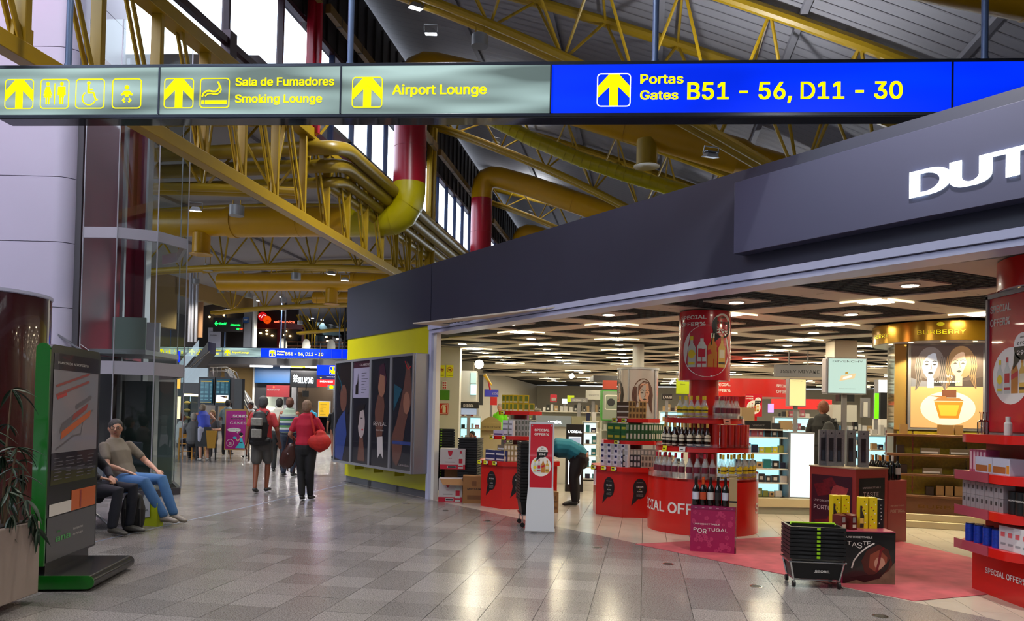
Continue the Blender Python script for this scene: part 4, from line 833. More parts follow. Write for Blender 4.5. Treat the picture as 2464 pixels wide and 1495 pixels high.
# self service front
t = thing('self_service_front', 'red and black restaurant front with glowing self service lettering upstairs', 'restaurant front', (Yd(670, 838, 46).x, 46, 4.6)); 
mb = MB(); bx(mb, 610, 745, 716, 838, 46.3, .3, m_dkr); part(t, 'dark_front', mb)
mb = MB(); bx(mb, 607, 780, 732, 790, 46, .25, m_drd); part(t, 'red_lintel', mb)
for a, b in ((607, 616), (666, 674), (725, 733)): mb = MB(); bx(mb, a, 790, b, 838, 46, .25, m_drd); part(t, 'red_post', mb)
p = Yd(632, 762, 45.95); mb = MB(); mb.ell(p.x, p.z, .27, .27, 45.93, mat('red disc', 'c01018', .4, emit=.7), 24); mb.line([(p.x-.2, p.z-.03), (p.x-.12, p.z+.08), (p.x-.06, p.z-.08), (p.x+.05, p.z+.1), (p.x+.2, p.z+.06)], .05, 45.92, m_swht); part(t, 'red_disc_logo', mb, smooth=False)
p = Yd(643, 770, 45.9); mb = MB(); mb.ell(p.x, p.z, .24, .24, 45.90, mat('orange disc', 'e04808', .4, emit=.8), 24); mb.line([(p.x-.1, p.z-.12), (p.x, p.z-.02), (p.x+.1, p.z-.05)], .02, 45.89, m_drd); part(t, 'orange_disc_logo', mb, smooth=False)
p = Yd(659, 777, 45.9); q_ = Yd(709, 777, 45.9); mb = MB(); mb.text('self service', p.x, p.z, .2, 45.9, mat('glowing coral letters', 'ff7858', .5, emit=1.1), width=q_.x-p.x); part(t, 'self_service_lettering', mb, smooth=False)
for px, py in ((642, 796), (627, 802), (655, 808), (642, 804), (688, 797), (685, 806), (698, 809)): mb = MB(); p = Yd(px, py, 46.2); mb.sph(p, (.08, .06, .05), m_warm, 10, 6); solo('restaurant_spot', mb, 'tiny warm lamp inside the red framed self service restaurant', 'ceiling light', group='warm lamps behind the red frame')
t = thing('conservatory', 'glazed restaurant pavilion with a sloping dark glass roof and yellow ribs upstairs', 'pavilion', (Yd(770, 838, 47).x, 47, 4.6))
for i, (a, b) in enumerate(((714, 734), (722, 742), (730, 750), (738, 758))):
    mb = MB(); mb.tube([Yd(a, 758+i*1, 46+i), Yd(b, 791+i*1.5, 46+i), Yd(b, 838, 46+i)], .05, m_ylw, 6); part(t, 'rib', mb)
for i, (a, b, c) in enumerate(((742, 757, 779), (760, 778, 800), (781, 800, 822), (803, 822, 836))):
    mb = MB(); P = [Yd(a-6, 771+i*4, 48+i), Yd(b, 773+i*4, 48+i), Yd(c, 806+i*1, 48+i), Yd(a+18, 806+i*1, 48+i)]; mb.add([tuple(x) for x in P]+[(x.x, x.y+.05, x.z) for x in P], [(0, 3, 2, 1), (4, 5, 6, 7), (0, 1, 5, 4), (1, 2, 6, 5), (2, 3, 7, 6)], mat('dark slate glass', '1b2426', .15)); part(t, 'roof_pane', mb)
    mb = MB(); bx(mb, a+16, 808, c, 838, 48.2+i, .05, mat('blue grey glazing', '2c4258', .2) if i == 0 else m_dkr); part(t, 'wall_pane', mb)
for px, py in ((785, 811), (788, 821), (812, 816)): mb = MB(); p = Yd(px, py, 47.9); mb.sph(p, (.08, .06, .06), m_warm, 10, 6); solo('pavilion_spot', mb, 'tiny warm lamp inside the glazed pavilion upstairs', 'ceiling light', group='warm lamps in the glazed pavilion')
# balustrade of the mezzanine
t = thing('balustrade', 'glass balustrade with steel posts along the mezzanine above the far sign', 'balustrade', W3(-13, 43, 4.6)); n = 16
for i in range(n):
    u0, u1 = -21.5+i*.95, -21.5+(i+1)*.95; mb = MB(); mb.add([W3(u0+.03, 43.1, 4.62), W3(u1-.03, 43.1, 4.62), W3(u1-.03, 43.1, 5.45), W3(u0+.03, 43.1, 5.45)], [(0, 1, 2, 3)], m_glassb); part(t, 'glass_pane', mb)
    mb = MB(); p = W3(u0, 43.05, 4.6); mb.tube([p, p+Vector((0, 0, .95))], .025, m_chr, 8); part(t, 'post', mb)
for z in (5.55, 5.3): mb = MB(); mb.tube([W3(-21.5, 43.05, z), W3(-6.4, 43.05, z)], .03, mat('copper rail', 'a06a48', .3, .6), 8); part(t, 'rail', mb)
for i, (px, l) in enumerate(((680, 'white rounded chair upstairs, left of three'), (736, 'white rounded chair upstairs, middle of three'), (796, 'white rounded chair upstairs, right of three'))):
    p = Yd(px, 838, 44.6); t = thing('lounge_chair', l, 'chair', (p.x, 44.6, 4.6)); mb = MB()
    mb.lathe([(.24, .42), (.26, .6), (.22, .85), (.1, 1.0), (0, 1.02)], m_lwht, 14, (0, 0, 0), math.pi*.1, math.pi*.9, cap=False); mb.build('back', t); mb = MB(); mb.cyl((0, 0, .38), .26, .06, m_lwht, 16); mb.build('seat', t)
    for a in range(4): mb = MB(); mb.tube([(.18*math.cos(a*1.57+.78), .18*math.sin(a*1.57+.78), .38), (.22*math.cos(a*1.57+.78), .22*math.sin(a*1.57+.78), 0)], .015, m_chr, 6); mb.build('leg', t)
for px in (541, 685, 829):
    mb = MB(); p = Yd(px, 838, 42); mb.tube([(p.x, 42, 4.75), (p.x, 42, 7.6)], .05, m_dgr, 8); solo('sign_mast', mb, {541: 'thin dark mast of the far sign beside the green LED words', 685: 'thin dark mast of the far sign in front of the self service lettering', 829: 'thin dark mast of the far sign beside the dark shop fascia'}[px], 'mast')
# lower level: soffit lights
for i, (a, b, y) in enumerate(((602, 656, 876), (675, 728, 877), (746, 800, 879))):
    mb = MB(); p = Yd(a, y, 46); q_ = Yd(b, y, 46); mb.tube([(p.x, 46, 4.04), (q_.x, 46, 4.04)], .05, m_white_l, 8); solo('strip_light', mb, ('left', 'middle', 'right')[i]+' bright strip light under the mezzanine, beneath the far sign', 'ceiling light')
for i, (a, b, y, Y) in enumerate(((700, 740, 892, 38), (735, 760, 895, 38))): mb = MB(); p = Yd(a, y, Y+6); q_ = Yd(b, y, Y+6); mb.tube([(p.x, Y+6, 3.95), (q_.x, Y+6, 3.95)], .04, m_white_l if i else mat('yellow strip', 'e8d020', .4, emit=1.5), 8); solo('small_strip_light', mb, ('yellowish strip light above the surf shop lettering', 'white strip light right above the surf shop lettering')[i], 'ceiling light')
for px, y in ((629, 876), (701, 877), (773, 879)):        # the strips' own light
    p = Yd(px, y, 46); area('strip_lamp', (p.x, 46, 3.96), 2.4, 190, (1, .94, .84), sy=.12)
for i, (u, v) in enumerate(((-15, 30), (-11, 35), (-18, 38), (-10, 27), (-14, 50))): canlamp(W3(u, v, 6.0 if v < 45 else 3.7), 'added grey can lamp over the far concourse, %s' % ('left, before the escalator', 'middle, before the far sign', 'left, above the escalator', 'right, beside the shop wall', 'under the mezzanine')[i], .7)  # extra can lamps added as fill light for the far concourse
# shopfront row
def fp(nm, lbl, cat, *boxes): mb = MB(); [bx(mb, *b) for b in boxes]; return solo(nm, mb, lbl, cat)
fp('beige_wall', 'beige wall behind the staircase on the lower level', 'wall panel', (498, 882, 609, 1000, 49, .2, m_bge))
fp('white_pier', 'white pier left of the blue shop fascia', 'pillar', (606, 880, 614, 1003, 48, .3, m_lwht))
fp('blue_fascia', 'blue shop fascia on the lower level beneath the strip lights', 'shop fascia', (612, 884, 698, 921, 47.5, .4, m_blu))
fp('dark_shop_opening', 'dark shop opening beneath the blue fascia', 'shop front', (612, 921, 698, 1003, 48, .2, m_dgr), (640, 955, 682, 1003, 47.9, .1, mat('glowing shop inside', 'b8bfae', .5, emit=.35)), (682, 930, 698, 1003, 47.8, .1, m_gry))  # inner panel glows by itself to stand for the lit shop interior
t = thing('red_shop_sign', 'dark red sign with faint letters beneath the blue fascia', 'sign', (Yd(669, 955, 47.4).x, 47.4, Yd(669, 955, 47.4).z)); mb = MB(); bx(mb, 641, 928, 697, 955, 47.4, .1, m_drd); part(t, 'board', mb); mb = MB(); p = Yd(643, 940, 47.4); mb.text('AEROPORTO', p.x, p.z, .13, 47.38, m_gry, width=.75, bold=False); mb.ell(Yd(659, 932, 47.4).x, Yd(659, 932, 47.4).z, .06, .06, 47.38, m_ledr, 10); part(t, 'lettering', mb, smooth=False)
t = thing('surf_shop_sign', 'black fascia with lit white wave logo and BILLABONG letters', 'sign', (Yd(727, 932, 46).x, 46, Yd(727, 932, 46).z)); mb = MB(); bx(mb, 698, 893, 764, 932, 46, .3, m_dgr); part(t, 'fascia', mb)
mb = MB(); p = Yd(717, 921, 46); q_ = Yd(754, 921, 46); mb.text('BILLABONG', p.x, p.z-.03, .5, 45.98, m_led, width=q_.x-p.x); part(t, 'lettering', mb, smooth=False)
mb = MB(); a = Yd(705, 921, 46); 
for k in range(3): mb.line([(a.x+.02, a.z+.05+k*.15), (a.x+.08, a.z+.15+k*.15), (a.x+.14, a.z+.05+k*.15), (a.x+.2, a.z+.15+k*.15), (a.x+.26, a.z+.06+k*.15)], .08, 45.98, m_led)
part(t, 'wave_logo', mb, smooth=False)
fp('brown_shop_opening', 'dark brown shop opening beneath the surf shop fascia', 'shop front', (712, 932, 836, 1003, 47, .3, mat('dark brown', '3a2a18', .7)), (700, 932, 714, 1003, 46.5, .3, m_gry), (800, 930, 836, 1003, 46.5, .2, mat('dim wall', '45454a', .7)))
mb = MB(); p = Yd(735, 948, 40); mb.box(p, (.32, .3, .3), m_blk, .3); mb.tube([p+Vector((0, 0, .1)), p+Vector((.1, 0, .8))], .02, m_blk, 6); solo('hanging_monitor', mb, 'small black monitor hanging before the brown shop opening', 'monitor')
# blue down-arrow sign with strips below
t = thing('down_arrow_sign', 'blue hanging sign with a yellow down arrow, left of the perfume posters', 'hanging sign', (Yd(790, 913, 28).x, 28, Yd(790, 913, 28).z)); mb = MB(); bx(mb, 762, 880, 832, 903, 28, .2, m_sblue); part(t, 'blue_panel', mb)
a = Yd(793, 901, 28); mb = MB(); arrow(mb, a.x, a.z, .28, 27.98, m_syel, m_syel, down=True); mb.text('Portas', Yd(815, 889, 28).x, Yd(815, 889, 28).z, .09, 27.98, m_swht, width=.36); mb.text('Gates', Yd(815, 899, 28).x, Yd(815, 899, 28).z, .09, 27.98, m_swht, width=.32); part(t, 'print', mb, smooth=False)
mb = MB(); bx(mb, 762, 904, 832, 913, 28, .2, mat('deep blue strip', '101850', .4, emit=.15)); a = Yd(770, 911, 28); mb.text('v', a.x, a.z, .07, 27.98, m_syel, width=.07); mb.text('Controlo de Passaportes', Yd(786, 908, 28).x, Yd(786, 908, 28).z, .04, 27.98, m_swht, width=.55, bold=False); part(t, 'strip', mb, smooth=False)
for px in (770, 822): mb = MB(); p = Yd(px, 880, 28.1); mb.tube([p, p+Vector((0, 0, .8))], .015, m_dgr, 6); part(t, 'rod', mb)
t = thing('red_strip_sign', 'small red hanging sign with white letters under the blue arrow sign', 'hanging sign', (Yd(785, 930, 29).x, 29, Yd(785, 930, 29).z)); mb = MB(); bx(mb, 762, 914, 808, 931, 29, .1, mat('lit red sign', 'd01010', .4, emit=.6)); p = Yd(770, 920, 29); mb.text('SAÍDA / EXIT', p.x, p.z, .08, 28.98, m_swht, width=.5); part(t, 'panel', mb, smooth=False)
t = thing('lounge_strip_sign', 'small grey sign with a yellow disc beside the posters, lowest of the stack', 'hanging sign', (Yd(810, 938, 28.5).x, 28.5, Yd(810, 938, 28.5).z)); mb = MB(); bx(mb, 788, 927, 832, 938, 28.5, .1, m_sgrey); p = Yd(796, 932, 28.4); mb.ell(p.x, p.z, .08, .07, 28.48, m_syel, 16); mb.text('Restaurante', Yd(804, 935, 28.4).x, Yd(804, 935, 28.4).z, .08, 28.48, m_syel, width=.42); part(t, 'panel', mb, smooth=False)
# flight boards
t = thing('flight_boards', 'two tall flight information screens in a dark stand behind the bar', 'flight board', (Yd(518, 985, 26).x, 26, Yd(518, 980, 26).z)); 
m_scr = mat('screen teal', '0a2a38', .2, emit=.5, ecol='0c4254'); m_scy = mat('screen yellow line', 'b09020', .3, emit=.5); m_sct = mat('screen text', '5a8c98', .3, emit=.5)
mb = MB(); bx(mb, 477, 908, 517, 975, 26.05, .3, m_dgr); bx(mb, 517, 909, 557, 978, 26.05, .3, m_dgr); part(t, 'stand', mb)
for px in (480, 517, 554): mb = MB(); mb.b2(Yd(px, 975, 26).x-.03, Yd(px, 975, 26).x+.03, 26.1, 26.2, 0, 1.7, m_dgr); part(t, 'post', mb)
for a, b, c, d in ((481, 913, 511, 970), (519, 913, 552, 971)):
    mb = MB(); bx(mb, a, b, c, d, 26.0, .05, m_scr); p0, p1 = Yd(a, d, 26), Yd(c, b, 26); y = 25.99; mb.quad(p0.x+.02, p1.z-.09, p1.x-.02, p1.z-.06, y, m_scy); mb.quad(p0.x+.02, p0.z+.02, p1.x-.02, p0.z+.04, y, m_scy)
    for r_ in range(14):
        z = p1.z-.13-r_*.043
        if a == 519 and z < p0.z+.32: break
        for s0, s1 in ((.02, .12), (.16, .28), (.33, .4)): mb.quad(p0.x+s0, z, p0.x+s1, z+.014, y, m_sct)
    if a == 519: mb.quad(p0.x+.02, p0.z+.05, p1.x-.02, p0.z+.28, y, m_swht); mb.poly([(p0.x+.1, p0.z+.25), (p1.x-.04, p0.z+.26), (p1.x-.06, p0.z+.17)], y-.002, m_p['wine'])
    part(t, 'screen', mb, smooth=False)
# staircase / escalator behind
t = thing('escalator', 'dark escalator with glass sides and steel rails rising left above the flight boards', 'escalator', (Yd(560, 1003, 38).x, 38, 0)); 
def slope(a, b, Y, th, dz, m, nm, dy=.9): mb = MB(); p, q_ = Yd(*a, Y), Yd(*b, Y); mb.add([(p.x, Y, p.z), (q_.x, Y, q_.z), (q_.x, Y, q_.z+dz), (p.x, Y, p.z+dz), (p.x, Y+dy, p.z), (q_.x, Y+dy, q_.z), (q_.x, Y+dy, q_.z+dz), (p.x, Y+dy, p.z+dz)], [(0, 1, 2, 3), (7, 6, 5, 4), (0, 4, 5, 1), (1, 5, 6, 2), (2, 6, 7, 3), (3, 7, 4, 0)], m); part(t, nm, mb)
slope((430, 940), (500, 850), 34, .1, .5, m_dgr, 'truss_side'); slope((430, 900), (478, 845), 34, .1, .5, m_glassb, 'glass_side', .03); slope((540, 905), (605, 1000), 38, .1, .35, m_dgr, 'stair_string')
mb = MB(); mb.tube([Yd(505, 884, 38), Yd(545, 884, 38), Yd(568, 896, 38), Yd(604, 978, 38)], .03, m_chr, 6); mb.tube([Yd(505, 893, 38), Yd(541, 893, 38), Yd(562, 905, 38), Yd(598, 985, 38)], .02, m_chr, 6); mb.tube([Yd(440, 900, 34), Yd(505, 845, 34)], .03, m_chr, 6); part(t, 'handrail', mb)
for px, y0, y1 in ((512, 884, 905), (522, 884, 905), (532, 884, 905), (549, 886, 912), (562, 892, 925), (572, 902, 935), (580, 920, 950), (590, 945, 975)): mb = MB(); mb.tube([Yd(px, y0, 38), Yd(px, y1, 38)], .018, m_chr, 6); part(t, 'baluster', mb)
mb = MB(); bx(mb, 432, 886, 500, 925, 31, .1, m_glassb); part(t, 'landing_glass', mb)
# cafe wall with a glass display and lamps
fp('cafe_wall', 'dark cafe wall left of the flight boards', 'wall panel', (424, 922, 485, 1085, 29, .3, m_dgr))
fp('dark_partition', 'black partition right of the flight boards', 'partition', (557, 912, 583, 1000, 30, .3, m_blk))
t = thing('display_cabinet', 'tall lit glass cabinet with pastries at the cafe', 'display cabinet', (Yd(450, 1060, 24).x, 24, 0)); mb = MB(); bx(mb, 441, 948, 461, 953, 24, .5, mat('warm cabinet light', 'ffe8b0', .4, emit=2.5)); part(t, 'light_bar', mb)
mb = MB(); bx(mb, 441, 953, 461, 1020, 24, .5, m_glassb); part(t, 'glass', mb); mb = MB(); bx(mb, 440, 1020, 462, 1080, 24, .5, m_dgr); part(t, 'base', mb)
for i in range(3): mb = MB(); p = Yd(451, 970+i*18, 24.25); mb.sph(p, (.09, .09, .06), mat('pastry', 'c8b070', .6), 10, 6); part(t, 'pastry', mb)
fp('lit_advert', 'bright vertical light box at the lift edge', 'light box', (426, 893, 433, 935, 20, .05, mat('lit orange', 'e0a040', .4, emit=1.2)), (426, 955, 433, 1008, 20, .05, mat('lit cream', 'ffe0a0', .4, emit=1.5)), (426, 845, 432, 872, 20, .05, m_sblue))
# easel poster
t = thing('cake_poster', 'magenta cake shop poster in a wooden frame beside the cafe tables', 'poster', (Yd(565, 1092, 22.5).x, 22.5, 0)); m_mag = mat('magenta print', '9c1a74', .4, noise=.04); m_wd = mat('pine wood', 'a07848', .5); m_tq = mat('turquoise print', '3fb8c8', .4)
mb = MB(); p0, p1 = Yd(539, 1083, 22.5), Yd(596, 985, 22.5); bx(mb, 539, 985, 596, 1083, 22.5, .04, m_wd); part(t, 'frame', mb)
mb = MB(); y = 22.49; w = p1.x-p0.x; h = p1.z-p0.z; mb.quad(p0.x+.04, p0.z+.04, p1.x-.04, p1.z-.06, y, m_mag); y -= .002; X = lambda f: p0.x+f*w; Z = lambda f: p0.z+f*h
mb.text('SOHO', X(.36), Z(.80), .1, y, m_lwht, width=.42); mb.quad(X(.28), Z(.745), X(.85), Z(.775), y, m_blk); mb.text('FAMOUS FOR', X(.32), Z(.75), .022, y-.001, m_lwht, width=.32); mb.text('CAKES', X(.24), Z(.63), .1, y, m_lwht, width=.48, bold=False)
mb.ell(X(.43), Z(.49), .2, .06, y, m_lwht, 20); mb.poly([(X(.5), Z(.46)), (X(.58), Z(.46)), (X(.6), Z(.4))], y, m_lwht); mb.text('absolutely fabulous', X(.26), Z(.5), .028, y-.001, m_dgr, width=.28, bold=False)
mb.poly([(X(.5), Z(.05)), (X(.98), Z(.05)), (X(.84), Z(.2)), (X(.80), Z(.3)), (X(.68), Z(.3)), (X(.7), Z(.2))], y, m_tq); mb.quad(X(.7), Z(.18), X(.82), Z(.2), y-.001, m_blk); mb.ell(X(.75), Z(.36), .05, .06, y, mat('print skin', 'e0b090', .5), 14); mb.ell(X(.74), Z(.39), .06, .05, y-.001, m_blk, 14); mb.line([(X(.7), Z(.28)), (X(.6), Z(.22)), (X(.52), Z(.28))], .03, y, mat('print skin', 'e0b090')); mb.ell(X(.47), Z(.3), .06, .035, y, m_tq, 12)
mb.lathe([(.01, 0)], m_lwht, 4) if False else None; mb.rring(X(.1), Z(.08), X(.1)+.22, Z(.08)+.22, .012, .11, y, m_lwht); mb.text('S', X(.1)+.07, Z(.08)+.06, .1, y, m_lwht, width=.08); part(t, 'print', mb, smooth=False)
for s_ in (0, 1): mb = MB(); xx = (p0.x+.05, p1.x-.05)[s_]; mb.tube([(xx, 22.52, p0.z+.1), (xx, 22.5, 0)], .018, m_lwht, 6); mb.tube([(xx, 22.54, p1.z-.1), (xx, 22.9, 0)], .015, m_wd, 6); part(t, 'leg', mb)
# yellow notice on a stand
t = thing('yellow_notice', 'yellow menu notice in a white frame on a stand, beyond the woman in crimson', 'notice', (Yd(780, 1040, 27).x, 27, 0)); mb = MB(); bx(mb, 765, 966, 795, 1004, 27, .05, m_lwht); a, b = Yd(767, 1002, 27), Yd(793, 968, 27); mb.quad(a.x, a.z, b.x, b.z, 26.99, mat('yellow print', 'd8a810', .5, emit=.25))
for r_ in range(8): mb.quad(a.x+.05, a.z+.06+r_*.05, a.x+.05+random.uniform(.1, .24), a.z+.068+r_*.05, 26.985, m_dgr)
part(t, 'board', mb, smooth=False); mb = MB(); mb.tube([(Yd(780, 0, 27).x, 27.05, a.z), (Yd(780, 0, 27).x, 27.05, .02)], .02, m_chr, 8); mb.cyl((Yd(780, 0, 27).x, 27.05, 0), .2, .02, m_chr, 18); part(t, 'stand', mb)
# wooden bar chairs and table
m_wood = mat('honey wood', 'a8742c', .4, noise=.1, scale=5)
def woodchair(p, rz, lbl):
    t = thing('wooden_chair', lbl, 'chair', p, rz); mb = MB(); mb.box((0, 0, .46), (.4, .4, .03), m_wood); mb.build('seat', t, bev=.005)
    mb = MB(); mb.box((0, -.19, .78), (.38, .025, .30), m_wood); mb.build('backrest', t, bev=.005)
    for sx in (-.18, .18):
        mb = MB(); mb.beam((sx, .17, 0), (sx, .17, .45), .035, .035, m_wood); mb.build('leg', t); mb = MB(); mb.beam((sx, -.21, 0), (sx, -.19, .65), .035, .035, m_wood); mb.build('leg', t)
        mb = MB(); mb.beam((sx, -.2, .2), (sx, .17, .2), .02, .02, m_wood); mb.build('stretcher', t)
    mb = MB(); mb.beam((-.18, -.2, .25), (.18, -.2, .25), .02, .02, m_wood); mb.build('stretcher', t); return t
p = G(443, 1107); woodchair((p.x, p.y+.2, 0), .15, 'honey wooden chair nearest the lift edge at the cafe'); p = G(466, 1100); woodchair((p.x, p.y+.2, 0), -.1, 'honey wooden chair right of the first, behind the woman in a blue top')
t = thing('cafe_table', 'small round cafe table in front of the wooden chairs', 'table', (G(455, 1085).x, 22.4, 0)); mb = MB(); mb.cyl((0, 0, .72), .38, .03, m_dgr, 24); mb.build('tabletop', t); mb = MB(); mb.cyl((0, 0, .02), .035, .7, m_chr, 12); mb.cyl((0, 0, 0), .22, .02, m_chr, 20); mb.build('pedestal', t)
t = thing('armchair', 'dark cafe chair with a mustard coat hung over it, under the man in plaid', 'chair', (G(517, 1105).x, 22.2, 0)); mb = MB(); mb.box((0, 0, .44), (.46, .46, .06), m_blk); mb.build('seat', t); mb = MB(); mb.box((0, -.22, .72), (.44, .04, .5), m_blk); mb.build('backrest', t)
for sx in (-.2, .2):
    for sy in (-.2, .2): mb = MB(); mb.beam((sx, sy, 0), (sx, sy, .42), .03, .03, m_blk); mb.build('leg', t)
mb = MB(); mb.box((G(540, 1105).x-.02, 22.0, .62), (.2, .14, .5), mat('mustard cloth', '8a6410', .8), .2, top=(.3, .12)); solo('mustard_coat', mb, 'mustard coloured coat hanging on the dark cafe chair', 'coat')
# ================================================================ SHOP CONTENTS
R_ = mat('shop red', 'c01810', .28, coat=.3); R_ad = mat('advert red', 'b51426', .25, coat=.4); Wp = mat('print white', 'd8d4d0', .4); Bp = mat('print black', '121214', .4); Yp = mat('price yellow', 'd8d818', .4)
pr = {k: mat('ink '+k, c, .4) for k, c in dict(gin='d8c020', ginglass='b8bcb8', red='b01830', amber='b0702a', gold='c8a048', cream='d0c8b0', grey='8a8a88', dark='2a2018').items()}
def bottle_print(mb, x, z, h, kind, y):
    w = h*.14; body, cap, lab = dict(gin=('ginglass', 'gin', 'gin'), vodka=('ginglass', 'red', 'red'), whisky=('amber', 'cream', 'red'), rum=('gold', 'amber', 'cream'))[kind]
    mb.poly([(x-w, z), (x+w, z), (x+w, z+.62*h), (x+.35*w, z+.78*h), (x+.35*w, z+.9*h), (x-.35*w, z+.9*h), (x-.35*w, z+.78*h), (x-w, z+.62*h)], y, pr[body]); mb.quad(x-.38*w, z+.86*h, x+.38*w, z+h, y-.0005, pr[cap])
    if kind == 'gin': mb.ell(x, z+.42*h, .85*w, .14*h, y-.001, pr['gin'], 14); mb.quad(x-.95*w, z+.38*h, x+.95*w, z+.46*h, y-.0015, pr['gin']); mb.quad(x-.8*w, z+.08*h, x+.8*w, z+.16*h, y-.001, pr['gin'])
    elif kind == 'whisky': mb.poly([(x-w, z+.36*h), (x+w, z+.46*h), (x+w, z+.6*h), (x-w, z+.5*h)], y-.001, pr['red'])
    else: mb.quad(x-.75*w, z+.3*h, x+.75*w, z+.56*h, y-.001, pr[lab]); mb.quad(x-.9*w, z+.1*h, x+.9*w, z+.17*h, y-.001, pr[lab if kind == 'vodka' else 'dark'])
def offer_ad(mb, x, z, w, h, y, narrow=False):
    """red poster: title, white disc with four bottles, speech bubble"""
    mb.quad(x, z, x+w, z+h, y, R_ad); e = .0012
    tw = w*(.66 if narrow else .46); cap = h*.045 if narrow else h*.075; tx = x+w*(.18 if narrow else .02)
    mb.text('SPECIAL', tx, z+h*.9-(0 if narrow else .01), cap, y-e, Wp, width=tw); mb.text('OFFER%', tx, z+h*.9-cap*1.35-(0 if narrow else .01), cap, y-e, Wp, width=tw*.97)
    r = w*(.46 if narrow else .41); cx = x+w*.5; cz = z+h*(.40 if narrow else .41)
    mb.ell(cx, cz, r, r*(1.0 if narrow else 1.0), y-e, Wp, 40); bh = r*1.2
    for i, kd in enumerate(('gin', 'vodka', 'whisky', 'rum')): bottle_print(mb, cx-r*.6+i*r*.4, cz-r*.62, bh*(1, 1.06, 1.08, 1.0)[i], kd, y-2*e)
    br = r*(.55 if narrow else .46); bx_ = cx+r*(.1 if narrow else .62); bz = cz+r*(1.42 if narrow else .98)
    mb.ell(bx_, bz, br, br*1.02, y-4*e, Bp, 30); mb.poly([(bx_-br*.9, bz-.4*br), (bx_-br*.2, bz-.9*br), (bx_-br*1.1, bz-1.7*br)], y-4*e, Bp)
    n = 24; mb.poly([(bx_+br*math.cos(math.pi*i/n), bz+br*1.02*math.sin(math.pi*i/n)) for i in range(n+1)], y-5*e, Wp)
    mb.text('ANY', bx_, bz+.62*br, .18*br, y-6*e, Bp, width=.5*br, al='c'); mb.text('2 FOR', bx_, bz+.14*br, .3*br, y-6*e, Bp, width=1.2*br, al='c'); mb.text('29€', bx_, bz-.62*br, .45*br, y-6*e, Wp, width=1.15*br, al='c')
def bubble(mb, x, z, s, y, l1, l2):
    mb.ell(x, z, .105*s, .155*s, y, Bp, 26); mb.poly([(x-.09*s, z-.06*s), (x-.01*s, z-.14*s), (x-.13*s, z-.26*s)], y, Bp); e = .001
    mb.text('CIGARETTES', x, z+.09*s, .012*s, y-e, Wp, width=.1*s, al='c', bold=False); mb.text(l1, x, z+.02*s, .03*s, y-e, Wp, width=.105*s, al='c'); mb.text('OR', x, z-.01*s, .012*s, y-e, Yp, width=.015*s, al='c'); mb.text(l2, x, z-.05*s, .024*s, y-e, Wp, width=.07*s, al='c')
    for i in range(3): mb.text('save more per pack', x, z-.085*s-i*.016*s, .008*s, y-e, Wp, width=.1*s, al='c', bold=False)
def octo(R, a0): return [(R*math.cos(a0+k*math.pi/4), R*math.sin(a0+k*math.pi/4)) for k in range(8)]
OA = math.radians(-46.5)                       # direction of the left visible face
def price_tag(t, p, rz):
    mb = MB(); mb.quad(-.045, -.03, .035, .03, -.004, Yp); mb.add([(-.05, -.003, -.035), (.055, -.003, -.035), (.055, -.003, .035), (-.05, -.003, .035), (-.05, .0, -.035), (.055, .0, -.035), (.055, .0, .035), (-.05, .0, .035)], [(0, 1, 2, 3), (7, 6, 5, 4), (0, 4, 5, 1), (1, 5, 6, 2), (2, 6, 7, 3), (3, 7, 4, 0)], Bp); mb.quad(-.03, -.005, .015, .012, -.005, pr['dark']); mb.ell(.04, .005, .02, .026, -.005, Wp, 10)
    mb.build('price_tag', t, p, rz, smooth=False)
def face_frame(c, ap, k):
    """centre point and rotation of octagon face k (0 left-facing, 1 front, 2 right-facing)"""
    a = OA+k*math.pi/4; nrm = (math.sin(a), -math.cos(a)); return (c[0]+ap*nrm[0], c[1]+ap*nrm[1]), a
def tobacco_stand(c, zs_, aps, label, texts, tags):
    t = thing('tobacco_stand', label, 'shop stand', (c[0], c[1], 0)); R = .63/math.cos(math.pi/8); a0 = OA-math.pi/2+math.pi/8
    mb = MB(); mb.prism(octo(R, a0), 0, zs_[0]-.07, R_); mb.build('base', t, smooth=False)
    mb = MB(); mb.prism(octo(R*1.06, a0), zs_[0]-.07, zs_[0], R_); mb.build('counter_top', t, smooth=False)
    mb = MB(); mb.cyl((0, 0, zs_[0]), .12, zs_[2]-zs_[0], mat('dark red post', '5a1410', .4), 16); mb.build('post', t)
    for i in (1, 2): mb = MB(); mb.prism(octo(aps[i]/math.cos(math.pi/8), a0), zs_[i]-.06, zs_[i], R_); mb.build('shelf', t, smooth=False)
    for k, (l1, l2) in enumerate(texts):
        (x, y), a = face_frame((0, 0), .632, k); mb = MB(); bubble(mb, 0, .44, 1., -.002, l1, l2); mb.build('speech_bubble', t, (x, y, 0), a, smooth=False)
    for k, s, tier in tags:
        (x, y), a = face_frame((0, 0), (.67, aps[1], aps[2])[tier]+.01, k); price_tag(t, (x+s*math.cos(a), y+s*math.sin(a), zs_[tier]-.03), a)
    return t
_P = {}
def pack(key, w, d, h, col, prints=()):
    if key in _P: return _P[key]
    mb = MB(); mb.b2(-w/2, w/2, 0, d, 0, h, mat('pack '+key, col, .4))
    for (x0, z0, x1, z1, c) in prints: mb.quad(-w/2+x0*w, z0*h, -w/2+x1*w, z1*h, -.001, mat('ink '+c, c, .4)); mb.add([(-w/2-.001, d-x0*d, z0*h), (-w/2-.001, d-x1*d, z0*h), (-w/2-.001, d-x1*d, z1*h), (-w/2-.001, d-x0*d, z1*h)], [(0, 1, 2, 3)], mat('ink '+c, c, .4))
    _P[key] = (mb.mesh(key, smooth=False), w, d, h); return _P[key]
def put(name, pk, p, rz, label, cat, group):
    o = bpy.data.objects.new(name, pk[0]); COL.objects.link(o); o.location = p; o.rotation_euler.z = rz; return tag(o, label, cat, group)
